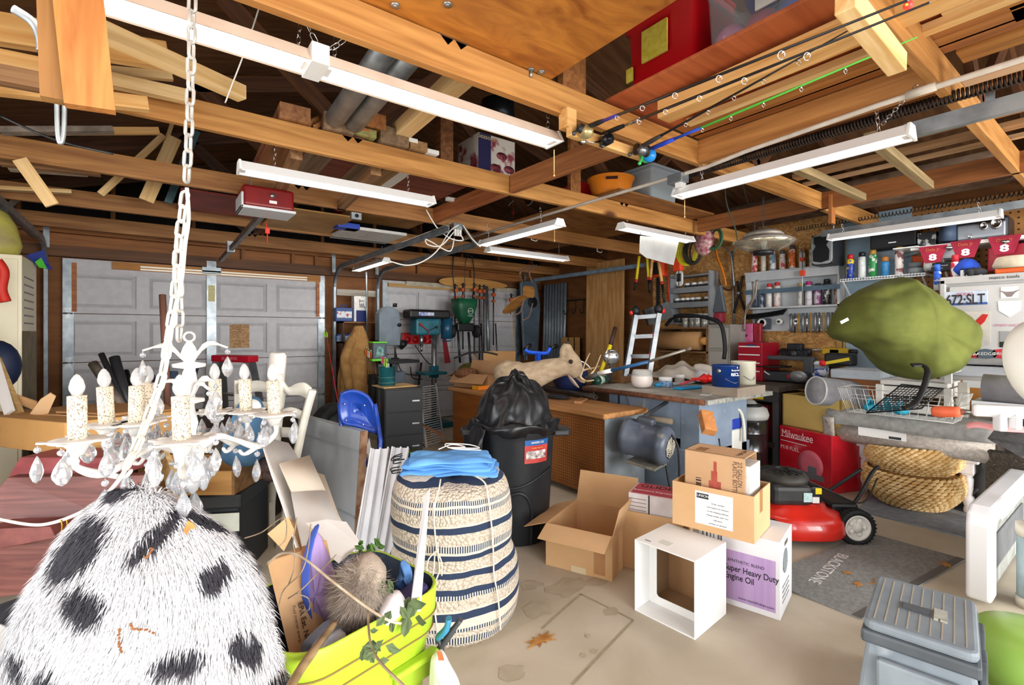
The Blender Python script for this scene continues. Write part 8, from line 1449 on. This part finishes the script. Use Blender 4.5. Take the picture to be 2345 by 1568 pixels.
t=thing('broken_stick','thick brown broken stick leaning on the lime tub rim','stick',(0,0,0));B().tube(smooth_pts([at(655,1590,1.05),at(690,1530,1.14),at(730,1475,1.22),at(768,1425,1.3)],4),[.011]*8+[.009]*4+[.007],8).build('stick',wood('a08460','6e583c'),t)
cord('dry_branch',[at(x,y,d)for x,y,d in((612,1292,1.4),(645,1267,1.38),(690,1275,1.34),(760,1330,1.28),(840,1390,1.24),(890,1420,1.22),(918,1427,1.24))],.0035,mat('d8c8b0','b0987c',sc=20),'long pale bent branch arching over the lime tub','branch')
cord('dry_vine',[at(x,y,d)for x,y,d in((842,1400,1.22),(848,1470,1.12),(870,1515,1.06),(930,1575,1.0))],.003,mat('a08a6c','7a664c',sc=20),'brown vine hanging down the front of the lime tub','vine')
for k,(pts,l)in enumerate((([(560,1232),(600,1218),(650,1185),(655,1230),(640,1250)],'thin dry vine twisting above the cardboard box'),([(712,1200),(705,1260),(690,1310),(650,1350),(638,1390)],'thin dry vine crossing the lilac cushion'),([(770,1270),(720,1320),(690,1350),(660,1370)],'thin dry vine at the right of the cardboard box'),([(680,1185),(672,1240),(676,1290),(660,1340)],'thin twig rising beside the white cardboard'),([(680,1360),(706,1370),(708,1395),(690,1400)],'small dry vine loop on the lilac cushion'))):
 cord('dry_vine',[at(x,y,1.36+.03*(j%2))for j,(x,y)in enumerate(pts)],.0018,mat('b09c80','8a765c',sc=30),l,'vine')
for k,(x,y,d,n_,s,l)in enumerate(((948,1395,1.38,7,.05,'wilted green leaves drooping over the lime tub right rim'),(865,1490,1.1,8,.035,'wilted green leaves on the vine at the tub front'),(850,1455,1.14,6,.035,'small wilted leaves hanging from the tub rim'),(848,1250,1.55,8,.035,'fresh green weed leaves behind the hairy clump'),(880,1340,1.4,8,.04,'wilted weed leaves beside the striped bowl'),(905,1400,1.3,3,.035,'single broad wilted leaf on the tub rim'))):
 b=B();rs=random.Random(40+k);c_=at(x,y,d)
 for i in range(n_):
  p=c_+V(rs.uniform(-1,1),rs.uniform(-1,1),rs.uniform(-1.2,1.2))*s*.55;u=V(rs.uniform(-.5,.5),rs.uniform(-.5,.5),rs.uniform(-1,.2)).normalized();v=u.cross(fw).normalized();L_=s*(.7+.5*rs.random())
  b.add([p,p+u*L_*.35+v*L_*.28,p+u*L_*.7+v*L_*.2-fw*.006,p+u*L_,p+u*L_*.7-v*L_*.22-fw*.006,p+u*L_*.35-v*L_*.3],[(0,1,2,3),(0,3,4,5)])
 tag(b.build('weed_leaves',mat('5a8038' if k==3 else '66764e','3e6028' if k==3 else '48583a',sc=20,r=.8),solid=.001),l,'leaves',kind='stuff')
t=thing('white_stake','pointed white plastic stake standing in the lime tub corner','stake',(0,0,0));a,c_=at(950,1400,1.42),at(980,1118,1.62);B().hexa([a-rt*.016,a+rt*.016,a+rt*.016+fw*.008,a-rt*.016+fw*.008],[c_-rt*.014-V(0,0,.03),c_+rt*.006,c_+rt*.006+fw*.008,c_-rt*.014-V(0,0,.03)+fw*.008]).build('stake',mat('f2f2f2',r=.4),t)
t=thing('spring_clamp','grey spring clamp with a blue handle at the side of the lime tub','clamp',(0,0,0));dq=1.52;B().tube(smooth_pts([at(1055,1418,dq),at(1035,1445,dq),at(1018,1470,dq),at(1000,1492,dq)],3),[.014]*3+[.018]*3+[.016]*3+[.01],8,flat=.6).build('grey_handle',mat('44464a',r=.5),t);B().tube(smooth_pts([at(1028,1415,dq-.03),at(1022,1440,dq-.03),at(1002,1460,dq-.02)],4),[.016]*4+[.018]*4+[.014],8,flat=.6).build('blue_handle',mat('3a88a8',r=.45),t);B().tube(smooth_pts([at(1002,1460,dq),at(1010,1475,dq),at(1012,1505,dq)],4),.014,8,flat=.6).build('jaw',mat('3c3e40',r=.5),t)
blob('seed_sack','white sack with an orange and brown print beside the lime tub','sack',[(985,1500),(1010,1490),(1030,1520),(1060,1600),(1060,1700),(985,1720)],1.42,.06,mat('ecebe8','d8d6d4',sc=5,r=.5),seed=22,wob=.01);tag(B().hexa([at(1000,1489,1.345),at(1012,1492,1.345),at(1018,1512,1.335),at(1004,1512,1.335)],[at(1000,1489,1.35),at(1012,1492,1.35),at(1018,1512,1.34),at(1004,1512,1.34)]).build('sack_label',mat('e0602c','7a3020',sc=12,lo=.5,hi=.55)),'orange printed strip on the white sack','label')
# ================================================================ white and black fur
furc=at(300,1400,1.13);t=thing('fur_throw','white shaggy fur throw with black cow spots heaped in the left foreground','fur throw',(furc.x,furc.y,0));F0=t.location.copy()
R_=[(1122,284,312),(1132,268,337),(1145,253,368),(1170,216,427),(1200,190,474),(1230,170,511),(1270,147,542),(1310,118,567),(1355,90,584),(1410,68,602),(1475,44,622),(1540,28,640),(1610,16,652),(1730,10,660),(1910,5,662),(2160,5,662)]
d0=1.13
spots=[(205,1245,98,34,-.85),(212,1368,42,48,-.5),(355,1218,75,17,-.85),(300,1122,36,13,-.5),(420,1495,60,32,-.25),(556,1468,34,42,-.7),(478,1308,30,40,.6),(132,1550,32,44,-.2),(52,1505,22,40,-.3),(580,1272,14,32,.5),(640,1555,34,24,.2),(545,1235,14,30,.8),(440,1190,60,10,.45)]
def proj(p):
 d=p.x*S_+p.y*C_;l=p.x*C_-p.y*S_;return CX+l/d*F,CY+(H-p.z)/d*F
def spot(p,j=0.):
 x,y=proj(p)
 for cx,cy,a,b_,an_ in spots:
  u,v=x-cx,y-cy;c,s=math.cos(an_),math.sin(an_);q=((u*c+v*s)/a)**2+((-u*s+v*c)/b_)**2
  if q<1+j:return True
 return False
NA=120;grid_=[]
RR=[]
for i in range(len(R_)-1):
 for f in(0,.25,.5,.75):RR.append([R_[i][k]+(R_[i+1][k]-R_[i][k])*f for k in range(3)])
RR.append(R_[-1])
for i,(y,x0,x1)in enumerate(RR):
 hw=(x1-x0)/2*d0/F;c_=at((x0+x1)/2,y,d0);row=[]
 for j in range(NA):
  a=j*2*PI/NA;wv=1+.05*math.sin(3*a+i*.22)+.04*math.sin(7*a-i*.17);row.append(c_+rt*(hw*math.cos(a))+fw*(hw*(.5 if j>NA//2 else .3)*math.sin(a)*wv))
 grid_.append(row)
black=mat('2e2d33','1c1b20',sc=60,r=.9);white=mat('dcdce0','cccacc',sc=14,r=.9)
b=B()
b.grid([[p-F0 for p in r]for r in grid_],True,True);b.add([grid_[0][j]-F0 for j in range(NA)],[tuple(range(NA))])
o=b.build('pelt',[white,black],t)
for pl in o.data.polygons:
 if spot(F0+pl.center):pl.material_index=1
wb,bb=B(),B();rs=random.Random(99)
n_rows=len(grid_)
for k in range(52000):
 fi=(rs.random()**.8)*(n_rows-12);i=int(fi);a=rs.uniform(PI*.88,PI*2.12);fj=(a/(2*PI)*NA)%NA;j=int(fj);u,v=fi-i,fj-j
 p00,p01,p10,p11=grid_[i][j],grid_[i][(j+1)%NA],grid_[i+1][j],grid_[i+1][(j+1)%NA];p=p00.lerp(p01,v).lerp(p10.lerp(p11,v),u)
 n_=(p01-p00).cross(p00-p10);
 if n_.length<1e-9:continue
 n_.normalize()
 if n_.dot(p-furc.lerp(V(furc.x,furc.y,p.z),1))<0:n_=-n_
 sw=.35*math.sin(p.x*17)+.35*math.sin(p.y*14+p.z*9)
 dr_=(n_*(.55+.3*rs.random())+V(0,0,-.75)+rt*(sw+rs.uniform(-.35,.35))+V(0,0,rs.uniform(-.2,.3))).normalized();L_=.018+.026*rs.random();sd=dr_.cross(n_)
 if sd.length<1e-6:continue
 sd=sd.normalized()*(.0010+.0007*rs.random());m1=p+dr_*L_*.55+n_*.002;m2=p+dr_*L_+V(0,0,-.3*L_)
 p,m1,m2=p-F0,m1-F0,m2-F0
 (bb if spot(p+F0,rs.uniform(-.35,.3))else wb).add([p-sd,p+sd,m1+sd*.8,m1-sd*.8,m2],[(0,1,2,3),(3,2,4)])
wb.build('white_hair',mat('e2e2e6','d2d0d2',sc=9,r=.85),t)['kind']='stuff';bb.build('black_hair',mat('34333a',r=.85),t)['kind']='stuff'
lobe=blob('fur_fold','spotted fur fold behind the main throw at the left edge','fur throw',[(-120,1420),(-40,1395),(30,1374),(62,1380),(60,1460),(40,1540),(20,1640),(-120,1640)],1.38,.12,mat('eeeef0','1e1d22',sc=6,lo=.5,hi=.53,r=.9),seed=30,wob=.02,cx=-30,cy=1500)
b=B()
for k in range(2500):
 a,r=rs.random()*2*PI,math.sqrt(rs.random());n_=V(*(rt*math.cos(a)*r))+V(0,0,math.sin(a)*r)-fw*math.sqrt(max(0,1-r*r));p=V(*(rt*n_.dot(rt)*.1+fw*n_.dot(fw)*.11))+V(0,0,n_.z*.14);dr_=(n_*.5+V(0,0,-.6)+V(rs.uniform(-.3,.3),rs.uniform(-.3,.3),0)).normalized();L_=.02+.025*rs.random();sd=dr_.cross(n_)
 if sd.length>1e-6:sd=sd.normalized()*.0012;b.add([p-sd,p+sd,p+dr_*L_],[(0,1,2)])
b.build('hair',mat('e8e8ea','5a5a60',sc=9,lo=.5,hi=.6,r=.9),lobe)['kind']='stuff'
for k,(pts,l)in enumerate((([(298,1428),(305,1440),(325,1440),(352,1448)],'curved brown seed tassel on the white fur'),([(274,1440),(272,1460),(274,1480),(280,1494)],'upright brown seed tassel on the white fur'),([(348,1255),(342,1268),(332,1278)],'small brown seed tassel high on the white fur'))):
 rs2=random.Random(k);P=smooth_pts([V(x,y,0)for x,y in pts],5)
 # seat the tassel on the pelt
 def onfur(x,y):
  best=None
  for r in grid_:
   for q in r[NA//2:]:
    X,Y=proj(q);e=(X-x)**2+(Y-y)**2
    if best is None or e<best[0]:best=(e,q)
  return best[1]
 b=B()
 for p in P:
  q=onfur(p.x,p.y);dd=q.x*S_+q.y*C_;b.ball(at(p.x+rs2.uniform(-2,2),p.y+rs2.uniform(-2,2),dd-.03),.0024,6,4)
 tag(b.build('seed_tassel',mat('9a6438','7a4a26',sc=30)),l,'seed tassel')
q=onfur(430,1205);dd=q.x*S_+q.y*C_;tag(B().prism([at(x,y,dd-.03)for x,y in((420,1215),(430,1192),(442,1198),(448,1210),(434,1212),(426,1225))],fw*.002).build('dry_leaf',leaf),'dry tan leaf stuck on top of the white fur','leaf')
# ================================================================ chandelier
cen=W(-.83,1.25);cz=1.1435;wm2=mat('dedcd8','ccc8c2',sc=20,r=.5,c3='a89c8c');glass=mat('f4f6fa',r=.03,tr=.82,ior=1.45);bulbm=mat('f4f4f4',r=.03,al=.32)
t=thing('chandelier','white painted crystal chandelier with candle sleeves hanging from a chain','chandelier',(cen.x,cen.y,1.0))
zz=lambda z:z-1.0
B().lathe([(.001,zz(.985)),(.012,zz(.99)),(.02,zz(1.01)),(.03,zz(1.05)),(.035,zz(1.08)),(.02,zz(1.095)),(.014,zz(1.11)),(.016,zz(1.13)),(.02,zz(1.15)),(.012,zz(1.19)),(.012,zz(1.2)),(.034,zz(1.205)),(.034,zz(1.212)),(.013,zz(1.216)),(.013,zz(1.235)),(.018,zz(1.255)),(.015,zz(1.28)),(.011,zz(1.29)),(.036,zz(1.295)),(.037,zz(1.303)),(.012,zz(1.308)),(.02,zz(1.325)),(.014,zz(1.345)),(.006,zz(1.36)),(.001,zz(1.362))],28).build('column',wm2,t)
B().tube(arc((0,0,zz(1.372)),.012,0,2*PI,10),.003,6).build('top_ring',wm2,t)
# one crystal drop, shared by all
gl=B().lathe([(.001,-.0055),(.0045,-.003),(.0055,0),(.0045,.003),(.001,.0055)],8,(0,0,-.008),smooth=False).lathe([(.001,-.064),(.007,-.060),(.0125,-.050),(.0135,-.044),(.0105,-.034),(.005,-.024),(.001,-.018)],10,sx=1.,sy=.62,smooth=False)
gl.tube([(0,0,.0),(0,0,-.004)],.0008,5)
dropm=None;rs=random.Random(44)
def drop(p,s=1.,rz=None):
 global dropm
 if dropm is None:o=gl.build('crystal_drop',glass,t);dropm=o.data
 else:o=bpy.data.objects.new('crystal_drop',dropm);col.objects.link(o);o.parent=t
 o.location=p;o.scale=(s,s,s);o.rotation_euler=(rs.uniform(-.08,.08),rs.uniform(-.08,.08),rz if rz is not None else rs.random()*PI)
arms=[(235,.22),(179,.215),(172,.155),(152,.215),(106,.22),(82,.215),(50,.215),(300,.215)];sleeve=mat('8c7c64','e2d6c0',sc=300,st=(1.,1.,.8),lo=.36,hi=.46,r=.8,det=1.)
for k,(ph,R)in enumerate(arms):
 a=math.radians(ph);u=rt*math.cos(a)+fw*math.sin(a);z0=zz(cz)
 P=smooth_pts([u*.012+V(0,0,zz(1.075)),u*R*.3+V(0,0,zz(1.105)),u*R*.5+V(0,0,zz(1.09)),u*R*.78+V(0,0,zz(1.062)),u*R*1.0+V(0,0,zz(1.085)),u*R*1.02+V(0,0,zz(1.115)),u*R+V(0,0,z0)],5);B().tube(P,[.0085+.002*math.sin(i*.5)for i in range(len(P))],8).tube(smooth_pts([u*R*.78+V(0,0,zz(1.06)),u*R*.62+V(0,0,zz(1.045)),u*R*.55+V(0,0,zz(1.06))],4),[.007]*4+[.005]*4+[.002],6).build('arm',wm2,t)
 c_=u*R+V(0,0,z0);b=B();b.lathe([(.012,-.03),(.02,-.012),(.03,-.004),(.05,.0),(.052,.004),(.03,.004),(.018,.006)],18,c_)
 for i in range(5):an_=i*2*PI/5+k;w_=rt*math.cos(an_)+fw*math.sin(an_);b.bar(c_+w_*.03,c_+w_*.066+V(0,0,.004),.014,.004)
 b.build('drip_pan',wm2,t)
 tl=V(rs.uniform(-.05,.05),rs.uniform(-.05,.05),1).normalized();B().cyl(c_+V(0,0,.004),c_+tl*.1,.0172,20).build('candle_sleeve',sleeve,t);B().lathe([(.008,0),(.0135,.012),(.0145,.02),(.011,.035),(.005,.045),(.001,.048)],18,c_+tl*.1,tl).build('bulb',bulbm,t);B().cyl(c_+tl*.1,c_+tl*.118,.004,8).build('bulb_stem',mat('d8d8d0',r=.2),t)
 for i in range(5):an_=i*2*PI/5+k;w_=rt*math.cos(an_)+fw*math.sin(an_);drop(c_+w_*.064-V(0,0,.001),1.25)
 drop(u*R*.78+V(0,0,zz(1.05)),1.4)
for i in range(7):a=i*2*PI/7;drop((rt*math.cos(a)+fw*math.sin(a))*.036+V(0,0,zz(1.06)),1.3)
for i in range(4):a=i*PI/2;drop((rt*math.cos(a)+fw*math.sin(a))*.016+V(0,0,zz(.995)),1.4)
for i,(ph,R,z1)in enumerate(((200,.1,1.35),(30,.085,1.355),(120,.09,1.35),(330,.09,1.255),(190,.075,1.26),(75,.08,1.26))):
 a=math.radians(ph);u=rt*math.cos(a)+fw*math.sin(a);B().tube(smooth_pts([u*.012+V(0,0,zz(z1-.035)),u*R*.5+V(0,0,zz(z1-.0)),u*R+V(0,0,zz(z1-.012))],4),[.006]*3+[.009]*3+[.004]*3,8,flat=.5).build('leaf_arm',wm2,t);drop(u*R+V(0,0,zz(z1-.014)),1.2)
chm=mat('c4c2bc','a8a49c',sc=20,r=.35,m=.3)
def chain_path(pts,L,r,w=.5):
 P=smooth_pts(pts,12);b=B();acc=[P[0]];
 for p in P[1:]:
  while(p-acc[-1]).length>L*.76:acc.append(acc[-1]+(p-acc[-1]).normalized()*L*.76)
 for i in range(len(acc)-1):chain=acc[i],acc[i+1];d=(chain[1]-chain[0]).normalized();x=(d.cross(fw)if i%2==0 else d.cross(rt)).normalized();c_=(chain[0]+chain[1])/2;h=L*.5-L*w*.5;b.tube(arc(c_+d*h,L*w*.5-r,0,PI,5,x,d)+arc(c_-d*h,L*w*.5-r,PI,2*PI,5,x,d),r,6,closed=True)
 return b
dC=1.24
tag(chain_path([at(443,-80,dC),at(440,20,dC),at(436,200,dC),at(430,360,dC),at(425,440,dC)],.052,.0042).build('lamp_chain',chm),'heavy white chain running down the upper left of the photo','chain')
tag(chain_path([at(425,440,dC),at(414,520,dC),at(410,620,dC),at(412,720,dC),at(410,796,dC)],.05,.004).build('lamp_chain',chm),'white chain running straight down to the chandelier top','chain')
tag(chain_path([at(424,440,dC-.02),at(408,560,dC-.04),at(402,660,dC-.05),at(385,780,dC-.06),at(372,860,dC-.07),at(345,940,dC-.08),at(310,1030,dC-.1),at(280,1085,dC-.12)],.05,.0033).build('lamp_chain',mat('e4dccc',r=.4)),'thinner cream chain looping past the chandelier to the fur','chain')
cord('electric_cable',[at(428,430,dC),at(432,500,dC),at(424,560,dC-.02),at(416,640,dC-.02),at(398,720,dC-.05),at(382,800,dC-.06),at(378,850,dC-.07),at(345,950,dC-.08),at(305,1040,dC-.1),at(262,1112,dC-.12),at(200,1165,dC-.05),at(120,1197,dC+.1),at(60,1200,dC+.2),at(-40,1180,dC+.3)],.0045,mat('efeadf',r=.5),'cream electric cord running from the chain across the red timber',n=8)
for k,(x,y)in enumerate(((140,1200),(152,1196),(170,1186))):tag(B().tube(smooth_pts([at(x,y-10,1.28),at(x+3,y+8,1.28),at(x-2,y+30,1.28),at(x-8,y+40,1.28)],3),.0022,6).build('wire_clip',BRASS),'%s small brass wire hook hanging on the cream cord'%ORD[k],'wire hook')
flush_texts()
